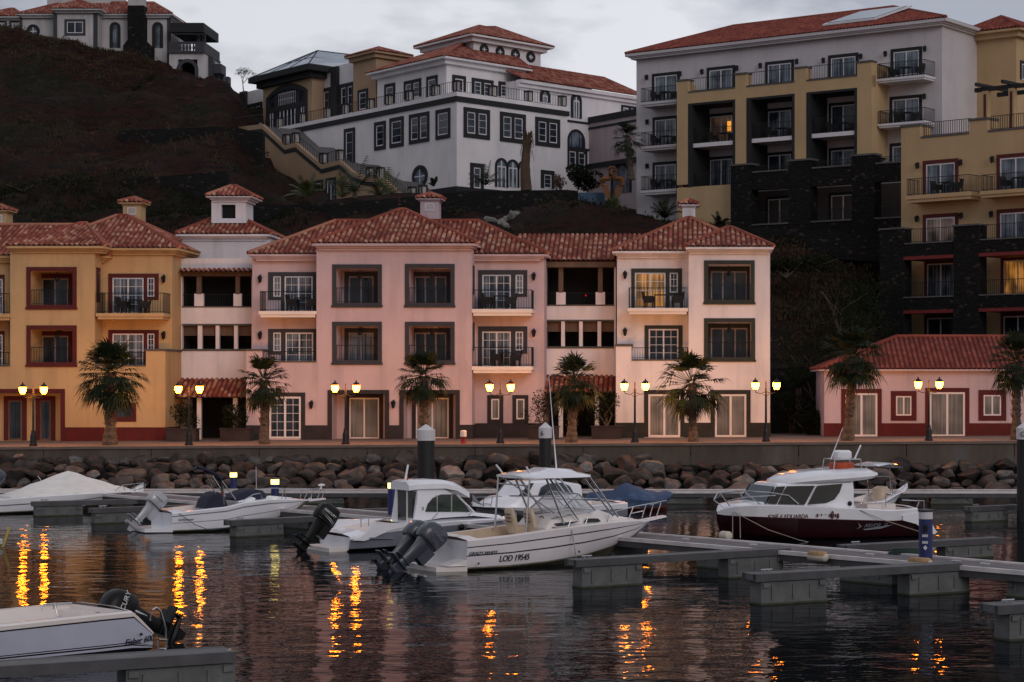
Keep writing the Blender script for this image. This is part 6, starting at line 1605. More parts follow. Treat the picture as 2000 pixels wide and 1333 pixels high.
# service pedestals
def pedestal(px, py, D, h, lab, lit=True, r=.14):
    p = pt(px, py, D); p.z = .62; t = thing('service_pedestal', lab, 'pedestal', None, p, 'blue service pedestals'); m = MB(); m.lathe([(r, 0), (r, h - .22)], 14, p); m.build('column', 'pedblue', t)
    m = MB(); m.lathe([(r * 1.02, h - .22), (r * 1.02, h - .04)], 14, p); m.build('lamp_band', 'pedlamp' if lit else 'pilewhite', t)
    m = MB(); m.lathe([(r * 1.15, h - .04), (r * 1.15, h), (.02, h + .03)], 14, p); m.build('cap', 'iron', t)
    if not lit:
        m = MB(); m.box(p.x - .08, p.x + .02, p.y - r - .03, p.y - r + .03, .55 + h - .46, .55 + h - .30); m.build('socket', 'black', t)
        for i in range(2): 
            m = MB(); 
            for k in range(4): m.box(p.x - .1 + k * .035, p.x - .075 + k * .035, p.y - r - .012, p.y - r + .03, .55 + h - .58 - i * .16, .55 + h - .52 - i * .16)
            m.build('lettering', 'inkwhite', t)
        m = MB(); m.prism([(p.x - .08, p.y - r - .01, .55 + h - .84), (p.x - .03, p.y - r - .012, .55 + h - .9), (p.x + .02, p.y - r - .01, .55 + h - .84), (p.x - .03, p.y - r - .01, .55 + h - .78)], (0, .03, 0)); m.build('emblem', 'inkwhite', t)
    return t
pedestal(1808, 1085, pedD(1808), 1.17, 'blue unlit service pedestal with white lettering on the right walkway', False, .17)
for x, yt, l in ((456, 925, 'lit blue pedestal left behind the navy canvas'), (537, 938, 'lit blue pedestal behind the bow rail of the open motorboat'), (766, 945, 'lit blue pedestal beside the small cabin boat wheelhouse')):
    D = 82.9 if x == 456 else pedD(x); pedestal(x, yt, D, (H - (yt - HY) * D / FO) - .55, l)
# red post on far finger, coil of green hose
p = gp(1770, 1083, DZ); t = thing('hose', 'dark green hose coiled beside the blue pedestal', 'hose', None, p); m = MB(); M['hosegreen'] = mat('green_hose', (.015, .04, .025), .5)
for k in range(4): m.tube([p + Vector(((.45 - .03 * k) * math.cos(i * .35), (.22 - .02 * k) * math.sin(i * .35), .03 + .035 * k)) for i in range(19)], .02, 5)
m.build('coil', 'hosegreen', t)
# ================================================================== boats
D1 = (.824, .567)
def interp(st, u):
    s = sorted(st, key=lambda r: r[0])
    if u <= s[0][0]: return s[0]
    for a, b in zip(s, s[1:]):
        if u <= b[0]:
            t = (u - a[0]) / (b[0] - a[0]); return tuple(x + (y - x) * t for x, y in zip(a, b))
    return s[-1]
def hull(t, F, W, st, strips, mats, transom='gel', n=30):
    """st rows: u, half beam, sheer z, chine half beam, chine z, keel z; strips: (f0,f1,material index)"""
    c = W / 2; us = sorted({r[0] for r in st} | {min(r[0] for r in st) + (max(r[0] for r in st) - min(r[0] for r in st)) * i / n for i in range(n + 1)})
    S = [interp(st, u) for u in us]; m = MB(F)
    def P(r, sg, f): return (r[0], c + sg * (r[3] + (r[1] - r[3]) * f ** .7), r[4] + (r[2] - r[4]) * f)
    for sg in (-1, 1):
        for f0, f1, k in strips:
            m.cur = k; q = [f0 + (f1 - f0) * i / 8 for i in range(9)] if f1 - f0 > .12 else [f0, f1]
            m.loft([[P(r, sg, f) for f in q] for r in S], closed=False, cap=False)
        m.cur = strips[0][2]; m.loft([[P(r, sg, 0), (r[0], c, r[5])] for r in S], closed=False, cap=False)
    o = m.build('hull', mats, t, smooth=True)
    e = S[0] if abs(S[0][1]) > abs(S[-1][1]) else S[-1]
    m = MB(F); fs = [0, .3, .6, 1]
    m.poly([P(e, -1, f) for f in fs[::-1]] + [(e[0], c, e[5])] + [P(e, 1, f) for f in fs]); m.build('transom', transom, o, norm=False)
    return o
def decks(t, F, W, st, cock, sole, mats=('gel', 'beige'), gw=.2, drop=0.0, n=36, crown=.05, lip=.03):
    c = W / 2; u0, u1 = min(r[0] for r in st), max(r[0] for r in st); us = sorted({u0 + (u1 - u0) * i / n for i in range(n + 1)} | set(cock))
    m = MB(F); k = MB(F)
    for a, b in zip(us, us[1:]):
        A_, B_ = interp(st, a), interp(st, b); mid = (a + b) / 2
        row = lambda r: [(r[0], c - r[1], r[2]), (r[0], c - r[1] * .96, r[2] + lip), (r[0], c - r[1] * .5, r[2] + lip + crown * min(1, r[1])), (r[0], c + r[1] * .5, r[2] + lip + crown * min(1, r[1])), (r[0], c + r[1] * .96, r[2] + lip), (r[0], c + r[1], r[2])]
        if not (cock[0] < mid < cock[1]): m.loft([row(A_), row(B_)], closed=False, cap=False)
        else:
            for sg in (-1, 1):
                rr = lambda r: [(r[0], c + sg * r[1], r[2]), (r[0], c + sg * r[1] * .96, r[2] + lip), (r[0], c + sg * (r[1] - gw), r[2] + lip)]
                m.loft([rr(A_), rr(B_)], closed=False, cap=False)
                k.loft([[(r[0], c + sg * (r[1] - gw), r[2] + lip), (r[0], c + sg * (r[1] - gw - .02), sole)] for r in (A_, B_)], closed=False, cap=False)
            k.poly([(a, c - A_[1] + gw, sole), (b, c - B_[1] + gw, sole), (b, c + B_[1] - gw, sole), (a, c + A_[1] - gw, sole)])
    for u in cock:
        r = interp(st, u); k.poly([(u, c - r[1] + gw, sole), (u, c + r[1] - gw, sole), (u, c + r[1] - gw, r[2] + lip), (u, c - r[1] + gw, r[2] + lip)])
    o = m.build('deck', mats[0], t, norm=False); k.build('cockpit', mats[1], t, norm=False); return o
def cab(t, F, c, secs, mtl, name='cabin', closed=True, smooth=True):
    """secs: u, base half width, base z, top half width, top z"""
    m = MB(F); rings = []
    for u, hb, zb_, ht_, zt_ in secs:
        h_ = zt_ - zb_
        rings.append([(u, c - hb, zb_), (u, c - hb + (hb - ht_) * .6, zb_ + h_ * .7), (u, c - ht_ * .97, zb_ + h_ * .93), (u, c - ht_ * .75, zt_), (u, c + ht_ * .75, zt_), (u, c + ht_ * .97, zb_ + h_ * .93), (u, c + hb - (hb - ht_) * .6, zb_ + h_ * .7), (u, c + hb, zb_)])
    m.loft(rings); return m.build(name, mtl, t, smooth=smooth)
def sidepoly(t, F, px, w, W, mtl, name, th=.03, both=True, zoff=0):
    m = MB(F); pts = [F.p(x, y, w) for x, y in px]; m.prism([(a, w, z) for a, _, z in pts], (0, th, 0))
    if both: m.prism([(a, W - w, z) for a, _, z in pts], (0, -th, 0))
    return m.build(name, mtl, t)
def tp(F, pts): return [F.p(x, y, w) for x, y, w in pts]
def rr_(cx, cy, z, hx, hy, n=14, e=.6):
    o = []
    for j in range(n):
        a = 2 * math.pi * j / n; ca, sa = math.cos(a), math.sin(a)
        o.append((cx + hx * abs(ca) ** e * (1 if ca >= 0 else -1), cy + hy * abs(sa) ** e * (1 if sa >= 0 else -1), z))
    return o
def outboard(t, F, u, w, z, tilt, s, dirn, mc, ml, txt=None, tm='inkwhite', tsize=.11, swirl=True):
    T = Matrix.Translation((u, w, z)) @ Matrix.Diagonal((dirn, 1, 1, 1)) @ Matrix.Rotation(-tilt, 4, 'Y') @ Matrix.Scale(s, 4)
    def mb(): m = MB(F); m.M = F.M @ T; return m
    m = mb()
    m.loft([rr_(.14, 0, z_, hx, hy, 10) for z_, hx, hy in ((.08, .22, .15), (-.08, .17, .10), (-.4, .13, .075), (-.72, .12, .05))]); 
    m.box(-.02, .55, -.13, .13, -.735, -.715); m.box(.0, .45, -.09, .09, -.60, -.585)
    m.tube([(-.16, 0, -.93), (-.06, 0, -.93), (.1, 0, -.93), (.36, 0, -.93)], [.01, .06, .075, .05], 8); m.box(.0, .26, -.02, .02, -.93, -.72); m.prism([(-.02, -.012, -.96), (.26, -.012, -.96), (.2, -.012, -1.16), (.08, -.012, -1.14)], (0, .024, 0))
    m.box(-.22, .02, -.13, .13, -.35, .05); o = m.build('outboard_motor', ml, t, smooth=True)
    m = mb(); m.loft([rr_(cx, 0, z_, hx, hy) for z_, cx, hx, hy in ((.06, .12, .29, .18), (.12, .13, .33, .215), (.32, .13, .345, .23), (.47, .12, .33, .22), (.57, .08, .27, .185), (.62, .05, .18, .12), (.63, .05, .03, .03))]); m.build('cowl', mc, o, smooth=True)
    m = mb(); m.loft([rr_(.12, 0, z_, .315, .215) for z_ in (.085, .115)]); m.build('cowl_seam', 'black', o)
    m = mb(); m.tube([(.34, 0, -.93), (.46, 0, -.93)], [.045, .03], 8)
    for k in range(3):
        a = k * 2.094; ca, sa = math.cos(a), math.sin(a); m.add([(.37, .03 * ca, -.93 + .03 * sa), (.40, .15 * math.cos(a - .5), -.93 + .15 * math.sin(a - .5)), (.44, .17 * ca, -.93 + .17 * sa), (.40, .13 * math.cos(a + .6), -.93 + .13 * math.sin(a + .6))], [(0, 1, 2, 3)])
    m.build('propeller', 'outsilver' if ml == 'outsilver' else 'black', o, norm=False)
    if txt:
        Mx = T @ Matrix.Translation((-.14 if dirn > 0 else .36, -.235, .33)) @ (Matrix.Diagonal((-1, 1, 1, 1)) if dirn < 0 else I4) @ Matrix.Rotation(math.pi / 2, 4, 'X')
        text(txt, tsize, tm, o, F, 0, 0, 0, mx=Mx, shear=.15)
    if swirl:
        m = mb()
        for k in (0, .05): m.prism([(-.18, -.236, .12 + k), (.0, -.242, .17 + k), (.38, -.232, .24 + k), (.0, -.242, .185 + k)], (0, .01, 0))
        m.build('cowl_stripe', tm, o)
    return o
def tubes(t, F, lines, r, mtl='steel', name='railing', n=5):
    m = MB(F)
    for l in lines: m.tube(tp(F, l), r, n, cap=False)
    return m.build(name, mtl, t, smooth=True)

# ---------------------------------------------------------------- registered motorboat, hard top, twin outboards
A = gp(915, 1117); F = Fr((A.x, A.y), D1); W = 2.4; c = W / 2
t = thing('motorboat', 'white motorboat lettered LOD 19545 with hard top and twin slate-blue outboards', 'boat', F)
z = F.z; u = F.u
st = [(0, 1.15, z(914, 1058, .05), 1.05, .06, -.3), (u(1000, 0), 1.2, z(1000, 1048, 0), 1.08, .06, -.35), (u(1075, 0), 1.2, z(1075, 1037, 0), 1.02, .1, -.35), (u(1150, .12), 1.08, z(1150, 1027, .12), .8, .2, -.28), (u(1205, .42), .78, z(1205, 1021, .42), .45, .36, .02), (u(1245, .8), .4, z(1245, 1018, .8), .18, .62, .45), (u(1267, c), .03, z(1267, 1020, c), .02, .98, .95)]
st = [tuple(r) for r in st]
M['gelhull'] = mat('hull_gelcoat', (.80, .755, .79), .2, var=.05, scale=.7, coat=.5)
hu = hull(t, F, W, st, [(0, .05, 2), (.05, .44, 0), (.44, .485, 1), (.485, .75, 0), (.75, .79, 1), (.79, 1, 0)], ['gelhull', 'inkblack', 'scum'])
decks(t, F, W, st, (.35, u(1085, .2)), .25, ('gelwarm', 'beige'))
text('LOD 19545', .225, 'inkblack', hu, F, u(977, 0), -.035, z(977, 1098, 0), tilt=rad(-1), shear=.22, name='registration', xs=.84, ext=.006, off=.035, hullfit=(st, c))
text('GRADY-WHITE', .115, 'inkblack', hu, F, u(918, 0), -.025, z(918, 1085, 0), shear=.3, name='lettering', xs=1.05, off=.04, hullfit=(st, c))
for x, y in ((935, 1101), (1131, 1078)): m = MB(F); m.ball(F.p(x, y, -.01), .03, 8, 5); m.build('drain', 'inkblack', hu)
secs = [(u(1062, .5), .82, z(1070, 1037, .4), .78, z(1070, 1032, .4)), (u(1075, .5), .84, z(1075, 1036, .4), .74, z(1085, 1013, .4)), (u(1110, .5), .84, z(1100, 1034, .4), .70, z(1110, 1008, .4)), (u(1175, .6), .70, z(1175, 1026, .5), .55, z(1170, 997, .5)), (u(1205, .7), .5, z(1205, 1022, .6), .42, z(1200, 1008, .6)), (u(1240, .9), .25, z(1240, 1018, .9), .2, z(1238, 1013, .9))]
cb_ = cab(t, F, c, secs, 'gelwarm', 'cuddy_cabin')
sidepoly(t, F, [(1139, 1024), (1146, 1013), (1168, 1013), (1174, 1018), (1165, 1022)], .42, W, 'boatglass', 'cabin_window')
sidepoly(t, F, [(1083, 1023), (1134, 1018), (1092, 1030)], .34, W, 'inkblack', 'side_flash')
# windshield
wp = lambda x, y, w: F.p(x, y, w)
m = MB(F); q = [(1078, 1012), (1130, 965), (1163, 997)]
a, b, cc = [Vector(wp(x, y, .42)) for x, y in q]; mir = lambda p: Vector((p[0], W - p[1], p[2]))
for p, r in ((a, b), (b, cc), (a, cc)): m.tube([p, r], .022, 5); m.tube([mir(p), mir(r)], .022, 5)
m.tube([b, mir(b)], .022, 5); m.tube([cc, mir(cc)], .022, 5); 
for f in (.33, .66): m.tube([b.lerp(mir(b), f), cc.lerp(mir(cc), f)], .018, 5)
o = m.build('windshield', 'steel', t)
M['clear'] = None
mg, ntg, bg = newmat('clear_screen'); bg.inputs['Base Color'].default_value = (.6, .65, .65, 1); bg.inputs['Roughness'].default_value = .05; bg.inputs['Transmission Weight'].default_value = .9; bg.inputs['Alpha'].default_value = .45; M['clear'] = mg
m = MB(F); m.poly([a, b, cc]); m.poly([mir(a), mir(b), mir(cc)]); m.poly([b, mir(b), mir(cc), cc]); m.build('screen', 'clear', o, norm=False)
# hard top
u0, u1 = u(994, c), u(1128, c); zt_ = z(1060, 931, c)
m = MB(F); rings = []
for k in range(13):
    f = k / 12; hw = 1.08 * (1 - .35 * abs(2 * f - 1) ** 6); uu = u0 + (u1 - u0) * f; cr = .10 * (1 - (2 * f - 1) ** 2) + .02 + (.06 if .45 < f < .8 else 0)
    rings.append([(uu, c - hw, zt_), (uu, c - hw * .96, zt_ + .05), (uu, c - hw * .5, zt_ + .05 + cr), (uu, c + hw * .5, zt_ + .05 + cr), (uu, c + hw * .96, zt_ + .05), (uu, c + hw, zt_), (uu, c, zt_ - .02)])
m.loft(rings); top = m.build('hard_top', 'gel', t, smooth=True)
L_ = []
for wv in (.35, W - .35):
    for (ua, ub, zb_) in ((u0 + .15, u(1003, c) - .1, .9), (u0 + .65, u(1070, c), z(1068, 1020, c)), (u0 + .75, u(1098, c), z(1108, 1012, c)), (u1 - .35, u(1165, c), z(1180, 1004, c)), (u1 - .15, u(1175, c), z(1190, 1006, c))): L_.append([(ua, wv, zt_), (ub, wv, zb_)])
m = MB(F)
for l in L_: m.tube(l, .026, 6, cap=False)
m.tube([(u0 + .5, .35, zt_ - .55), (u1 + .25, .35, zt_ - .62)], .02, 5); m.tube([(u0 + .5, W - .35, zt_ - .55), (u1 + .25, W - .35, zt_ - .62)], .02, 5)
m.tube([(u0 + .9, .35, zt_ - .95), (u0 + .3, W - .35, zt_ - .05)], .02, 5); m.tube([(u0 + .15, .35, zt_ - .2), (u0 + .15, W - .35, zt_ - .2)], .02, 5)
m.build('top_frame', 'steel', t, smooth=True)
tubes(t, F, [[(1087, 918, c), (1082, 860, c), (1072, 735, c)]], [.022, .016, .008], 'gel', 'aerial')
tubes(t, F, [[(982, 925, .9), (969, 908, .9)], [(1035, 925, .4), (1028, 912, .4)]], .028, 'gel', 'rod_holder')
# seats
for x, wv in ((1012, 1.55), (1049, 1.15)):
    uc = u(x, wv); zb_ = z(x, 1041, wv); m = MB(F)
    m.loft([rr_(uc - .03, wv, zb_ + .0, .22, .24, 12), rr_(uc - .03, wv, zb_ + .18, .24, .26, 12), rr_(uc - .03, wv, zb_ + .2, .2, .22, 12)])
    m.loft([rr_(uc - .18, wv, zb_ + .15, .07, .25, 12), rr_(uc - .22, wv, zb_ + .4, .08, .25, 12), rr_(uc - .27, wv, zb_ + .62, .07, .22, 12), rr_(uc - .28, wv, zb_ + .68, .04, .17, 12)])
    o = m.build('helm_seat', 'beige', t, smooth=True)
    m = MB(F); m.tube([(uc, wv, .25), (uc, wv, zb_)], .05, 8); m.build('pedestal', 'black', o)
    m = MB(F)
    for k in range(3): m.box(uc - .31 - .02 * k, uc - .26 - .02 * k, wv - .13, wv + .13, zb_ + .3 + k * .1, zb_ + .33 + k * .1)
    m.build('seat_slot', 'wood', o)
m = MB(F); m.loft([rr_(u(1075, c), 1.2, .25, .22, .5), rr_(u(1075, c), 1.2, 1.0, .25, .5), rr_(u(1080, c), 1.2, 1.15, .15, .45)]); m.build('helm_console', 'gelwarm', t, smooth=True)
m = MB(F); uc = u(1066, .9); m.tube([(uc - .1 + .0 * k, .95 + .16 * math.cos(k * .524), 1.12 + .16 * math.sin(k * .524)) for k in range(13)], .014, 5); m.build('steering_wheel', 'black', t)
# pulpit, bow rail, platform
m = MB(F); m.prism([(u(1235, c), c - .22, st[-1][2] - .02), (u(1297, c), c - .12, st[-1][2] + .12), (u(1297, c), c + .12, st[-1][2] + .12), (u(1235, c), c + .22, st[-1][2] - .02)], (0, 0, .05)); m.build('bow_platform', 'gel', t)
tubes(t, F, [[(1215, 996, .55), (1237, 990, .8), (1302, 978, c)], [(1270, 987, 1.7), (1302, 978, c)], [(1237, 990, .8), (1228, 1014, .7)], [(1262, 985, 1.05), (1254, 1012, .95)], [(1277, 983, c), (1269, 1009, c)], [(1292, 980, c), (1282, 1010, c)], [(1230, 1004, .75), (1256, 998, 1.0)], [(1215, 996, .55), (1190, 1003, .5), (1185, 1022, .4)]], .016)
tubes(t, F, [[(1108, 1034, .15), (1115, 1016, .2)], [(1142, 1029, .2), (1148, 1010, .25)]], .014, 'steel', 'grab_rail')
m = MB(F); m.prism([(-.75, .35, -.1), (-.75, W - .35, -.1), (0.02, W - .1, -.1), (0.02, .1, -.1)], (0, 0, .22)); m.prism([(-.5, .2, .14), (0.01, .1, .14), (0.01, .1, .3), (-.3, .2, .2)], (0, .6, 0)); m.build('swim_platform', 'gelwarm', t)
for wv in (1.0, 1.75): outboard(t, F, -.72, wv, .56, rad(50), 1.1, -1, 'outgrey', 'outgrey', 'YAMAHA', 'inkgrey')
m = MB(F); m.tube([tuple(F.p(1117, 1035, .05)), tuple(F.p(1125, 1090, -.12))], .015, 5); m.build('mooring_line', 'rope', t)

# ---------------------------------------------------------------- small cabin boat
A = gp(686, 1079); F = Fr((A.x, A.y), D1); W = 2.3; c = W / 2; z = F.z; u = F.u
t = thing('cabin_boat', 'small white wheelhouse boat with arched side window, grey hull and black outboard', 'boat', F)
M['greyhull'] = mat('grey_hull_paint', (.20, .21, .26), .3, var=.08, coat=.3)
st = [(0, 1.05, z(697, 1050, .05), .98, .05, -.3), (u(730, 0), 1.12, z(730, 1040, 0), 1.02, .05, -.35), (u(760, 0), 1.14, z(770, 1033, 0), 1.03, .06, -.35), (u(810, 0), 1.15, z(810, 1026, 0), 1.0, .08, -.35), (u(894, .1), 1.05, z(894, 1019, .1), .85, .16, -.3), (u(950, .35), .8, z(950, 1016, .35), .55, .3, -.1), (u(985, .7), .42, z(985, 1014, .7), .25, .5, .3), (u(1008, c), .03, z(1008, 1011, c), .02, .9, .85)]
hu = hull(t, F, W, st, [(0, .08, 2), (.08, .82, 1), (.82, 1, 0)], ['gel', 'greyhull', 'black'])
decks(t, F, W, st, (.5, u(790, .2)), .35, ('gel', 'gelwarm'))
# flared white quarter moulding
sidepoly(t, F, [(690, 1056), (700, 1052), (718, 1040), (728, 1023), (816, 1021), (800, 1028), (760, 1037), (730, 1051), (712, 1057)], -.03, W, 'gel', 'quarter_moulding', th=.1)
sidepoly(t, F, [(722, 1050), (770, 1050), (770, 1053), (722, 1053)], -.045, W, 'greyhull', 'hull_stripe', th=.03)
hwc = .78; wn = c - hwc
prof = [(u(770, wn), z(768, 1015, wn), z(776, 944, wn)), (u(817, wn), z(806, 1020, wn), z(817, 948, wn)), (u(862, wn), z(862, 1012, wn), z(862, 943, wn)), (u(890, wn), z(890, 1010, wn), z(890, 966, wn)), (u(925, wn), z(925, 1008, wn), z(925, 1001, wn))]
m = MB(F); rings = []
cab(t, F, c, [(prof[1][0] - .12, hwc, prof[1][1], hwc * .93, prof[1][1] + .15)] + [(a, hwc, b, hwc * .93, d_) for a, b, d_ in prof[1:]] + [(u(975, .8), .5, z(975, 1014, .6), .4, z(975, 1007, .6))], 'gel', 'wheelhouse')
zr0, zr1 = z(776, 944, c), z(862, 943, c)
m = MB(F); m.loft([[(uu, c - h_ - .03, zz - .16), (uu, c - h_ - .02, zz - .02), (uu, c - h_ * .75, zz + .09), (uu, c + h_ * .75, zz + .09), (uu, c + h_, zz), (uu, c + h_, zz - .16)] for uu, h_, zz in ((u(780, c), .6, zr0 - .04), (u(795, c), .78, zr0 - .0), (u(845, c), .8, zr0 - .0), (u(868, c), .8, zr0 - .08), (u(893, c), .76, zr0 - .30))]); m.build('roof', 'gel', t, smooth=True)
def arcpx(x0, x1, yb, yt, n=12): return [((x0 + x1) / 2 - (x1 - x0) / 2 * math.cos(math.pi * i / n), yb - (yb - yt) * math.sin(math.pi * i / n)) for i in range(n + 1)]
M['greenglass'] = mat('green_tinted_window', (.03, .045, .035), .06, var=.6, scale=2.5, spec=.8)
g = sidepoly(t, F, [(831, 1000), (836, 985), (846, 973), (862, 966), (890, 966), (903, 981), (919, 1000)], wn - .015, W, 'greenglass', 'side_window')
m = MB(F)
for x in (853, 881): m.box(u(x, wn) - .018, u(x, wn) + .018, wn - .03, wn - .014, z(x, 1000, wn), z(x, 967, wn))
m.build('window_bar', 'steel', g)
ub_ = prof[1][0] - .12
m = MB(F); m.box(ub_ - .03, ub_ + .1, wn + .45, wn + 1.05, .45, prof[1][2] - .12); m.build('doorway', 'boatglass', t)
m = MB(F); m.box(ub_ - .028, ub_ + .1, wn + .10, wn + .38, prof[1][1] + .1, prof[1][2] - .2); m.build('aft_window', 'boatglass', t)
m = MB(F); m.box(ub_ - .05, ub_ + .05, wn + .39, wn + .45, .4, prof[1][2] - .05); m.box(ub_ - .05, ub_ + .05, wn + 1.05, wn + 1.11, .4, prof[1][2] - .05); m.build('door_frame', 'gelwarm', t)
tubes(t, F, [[(791, 940, .9), (797, 908, .9)]], [.035, .03], 'gel', 'rod_holder'); tubes(t, F, [[(796, 942, c), (795, 930, c)]], .03, 'lifered', 'stern_light')
tubes(t, F, [[(892, 967, .1 + wn), (926, 1001, wn)]], .03, 'gel', 'screen_pillar'); tubes(t, F, [[(855, 1003, .15), (845, 1014, .1)], [(921, 1000, .2), (914, 1010, .15)]], .015, 'steel', 'grab_rail')
m = MB(F); m.ball(F.p(902, 1030, .08), (.1, .05, .1), 10, 6); m.build('vent', 'black', hu)
text('3', .14, 'inkblack', t, F, u(823, wn), wn - .03, z(823, 997, wn), name='emblem')
m = MB(F); m.box(-.55, 0.0, .3, 2.0, -.05, .12); m.build('swim_platform', 'gelwarm', t)
tubes(t, F, [[(705, 1014, .6), (720, 1012, .6), (720, 1028, .6)], [(705, 1014, .6), (705, 1030, .6)]], .014)
outboard(t, F, -.35, 1.15, .72, rad(38), 1.0, -1, 'black', 'black', 'MERCURY', 'inkwhite', .10)

# ---------------------------------------------------------------- open white motorboat with silver outboard
A = gp(340, 1042); F = Fr((A.x, A.y), D1); W = 2.2; c = W / 2; z = F.z; u = F.u
t = thing('motorboat', 'open white motorboat with silver outboard, navy canvas and long bow rail', 'boat', F)
st = [(u(318, .3) * 0 - .02, 1.0, z(340, 1004, .05), .95, .06, -.3), (u(400, 0), 1.08, z(400, 997, 0), 1.0, .06, -.35), (u(445, 0), 1.1, z(445, 992, 0), 1.0, .08, -.35), (u(475, .05), 1.05, z(475, 984, .05), .9, .14, -.3), (u(531, .15), .9, z(531, 977, .15), .65, .25, -.15), (u(575, .5), .55, z(575, 977, .5), .3, .45, .2), (u(608, c), .03, z(608, 979, c), .02, .98, .92)]
hu = hull(t, F, W, st, [(0, .05, 2), (.05, .42, 0), (.42, .455, 1), (.455, .80, 0), (.80, .86, 1), (.86, 1, 0)], ['gel', 'greyhull', 'scum'])
decks(t, F, W, st, (.3, u(470, .2)), .35, ('gel', 'gelwarm'))
text('Schönauer', .12, 'inkgrey', hu, F, u(350, 0), -.03, z(350, 1018, 0), name='lettering', shear=.2, hullfit=(st, c))
cab(t, F, c, [(u(462, .5), .85, z(470, 985, .3), .8, z(470, 980, .3)), (u(490, .5), .82, z(490, 983, .3), .7, z(490, 970, .3)), (u(531, .6), .62, z(531, 978, .4), .5, z(531, 970, .4)), (u(570, .8), .35, z(570, 976, .6), .3, z(570, 973, .6))], 'gel', 'foredeck_cabin')
for n_, (x0, x1, yb, yt) in enumerate(((406, 448, 994, 962), (462, 528, 976, 956))):
    a, b = u(x0, .5), u(x1, .5); zb_ = z((x0 + x1) / 2, yb, .5); zt_ = z((x0 + x1) / 2, yt, .5)
    cab(t, F, c, [(a + (b - a) * f, .75 * g_, zb_ , .5 * g_, zb_ + (zt_ - zb_) * h_) for f, g_, h_ in ((0, .8, .1), (.12, .95, .6), (.4, 1, .95), (.6, 1, 1), (.85, .9, .8), (1, .7, .3))], 'navy', 'canvas_cover')
tubes(t, F, [[(387, 914, .2), (402, 918, .2), (421, 926, .2), (434, 938, .2)], [(380, 916, 1.9), (387, 914, .2)]], .05, 'navy', 'folded_bimini')
tubes(t, F, [[(432, 938, .2), (460, 976, .1)], [(398, 920, .2), (421, 966, .2)], [(415, 930, 1.9), (440, 970, 1.9)]], .02, 'steel', 'bimini_frame')
fp = F.p(438, 986, .2); m = MB(F); m.tube([fp, F.p(436, 950, .2)], .012, 5); o = m.build('flag_staff', 'steel', t)
for nm, (a, b), k in (('green', (950, 958), M['hosegreen']), ('red', (958, 966), 'redstrip')): m = MB(F); m.prism([F.p(437, a, .2), F.p(431, a + 4, .2), F.p(431, b + 2, .2), F.p(437, b, .2)], (0, .02, 0)); m.build('flag', k, o)
tubes(t, F, [[(500, 912, .9), (501, 976, .9)]], [.008], 'gel', 'aerial')
L_ = [[(507, 956, .3), (530, 954, .3), (602, 955, .9), (634, 957, c)], [(605, 957, 1.6), (634, 957, c)]]
for x0, y0, x1, y1, wv in ((555, 955, 550, 975, .35), (556, 955, 558, 975, .4), (590, 955, 586, 976, .6), (604, 955, 594, 976, .8), (612, 955, 606, 977, 1.0), (627, 956, 618, 978, c), (634, 957, 628, 976, c)): L_.append([(x0, y0, wv), (x1, y1, wv)])
L_.append([(475, 978, .2), (495, 966, .2), (508, 964, .3), (512, 974, .3)])
tubes(t, F, L_, .014)
m = MB(F); zz = st[-1][2]; m.prism([(u(600, c), c - .2, zz), (u(634, c), c - .1, zz + .04), (u(634, c), c + .1, zz + .04), (u(600, c), c + .2, zz)], (0, 0, .05)); m.build('bow_platform', 'gel', t)
m = MB(F); m.ball(F.p(628, 948, c), (.14, .08, .05), 8, 5); m.tube([F.p(628, 948, c), F.p(626, 957, c)], .03, 6); m.build('searchlight', 'gel', t)
m = MB(F); m.prism([(-.8, .5, .03), (0, .1, .03), (0, W - .1, .03), (-.8, W - .5, .03)], (0, 0, .12)); m.build('swim_platform', 'gel', t)
outboard(t, F, -.3, 1.1, .74, rad(44), .92, -1, 'outsilver', 'outsilver', 'HONDA', 'inkgrey', .1, swirl=False)
m = MB(F); m.tube([F.p(350, 1003, 0), F.p(380, 1025, -.15), F.p(410, 1036, -.2), F.p(450, 1030, -.2), F.p(466, 1015, -.2)], .012, 5); m.build('mooring_line', M['bluecover'], t)

# ---------------------------------------------------------------- tent-covered speedboat
A = gp(-6, 1006); F = Fr((A.x, A.y), D1); W = 2.4; c = W / 2; z = F.z; u = F.u
t = thing('speedboat', 'white speedboat under a peaked white canvas tent at the far left', 'boat', F)
st = [(0, 1.1, z(0, 978, 0), 1.0, .06, -.3), (u(80, 0), 1.18, z(80, 971, 0), 1.05, .08, -.35), (u(160, .05), 1.12, z(160, 966, .05), .9, .15, -.3), (u(215, .3), .85, z(215, 963, .3), .55, .35, -.05), (u(252, .7), .45, z(252, 962, .7), .22, .62, .4), (u(280, c), .03, z(280, 962, c), .02, 1.0, .95)]
hu = hull(t, F, W, st, [(0, .06, 2), (.06, .5, 0), (.5, .6, 1), (.6, 1, 0)], ['gel', 'greyhull', 'scum'])
decks(t, F, W, st, (.2, .3), .5, ('gel', 'gelwarm'))
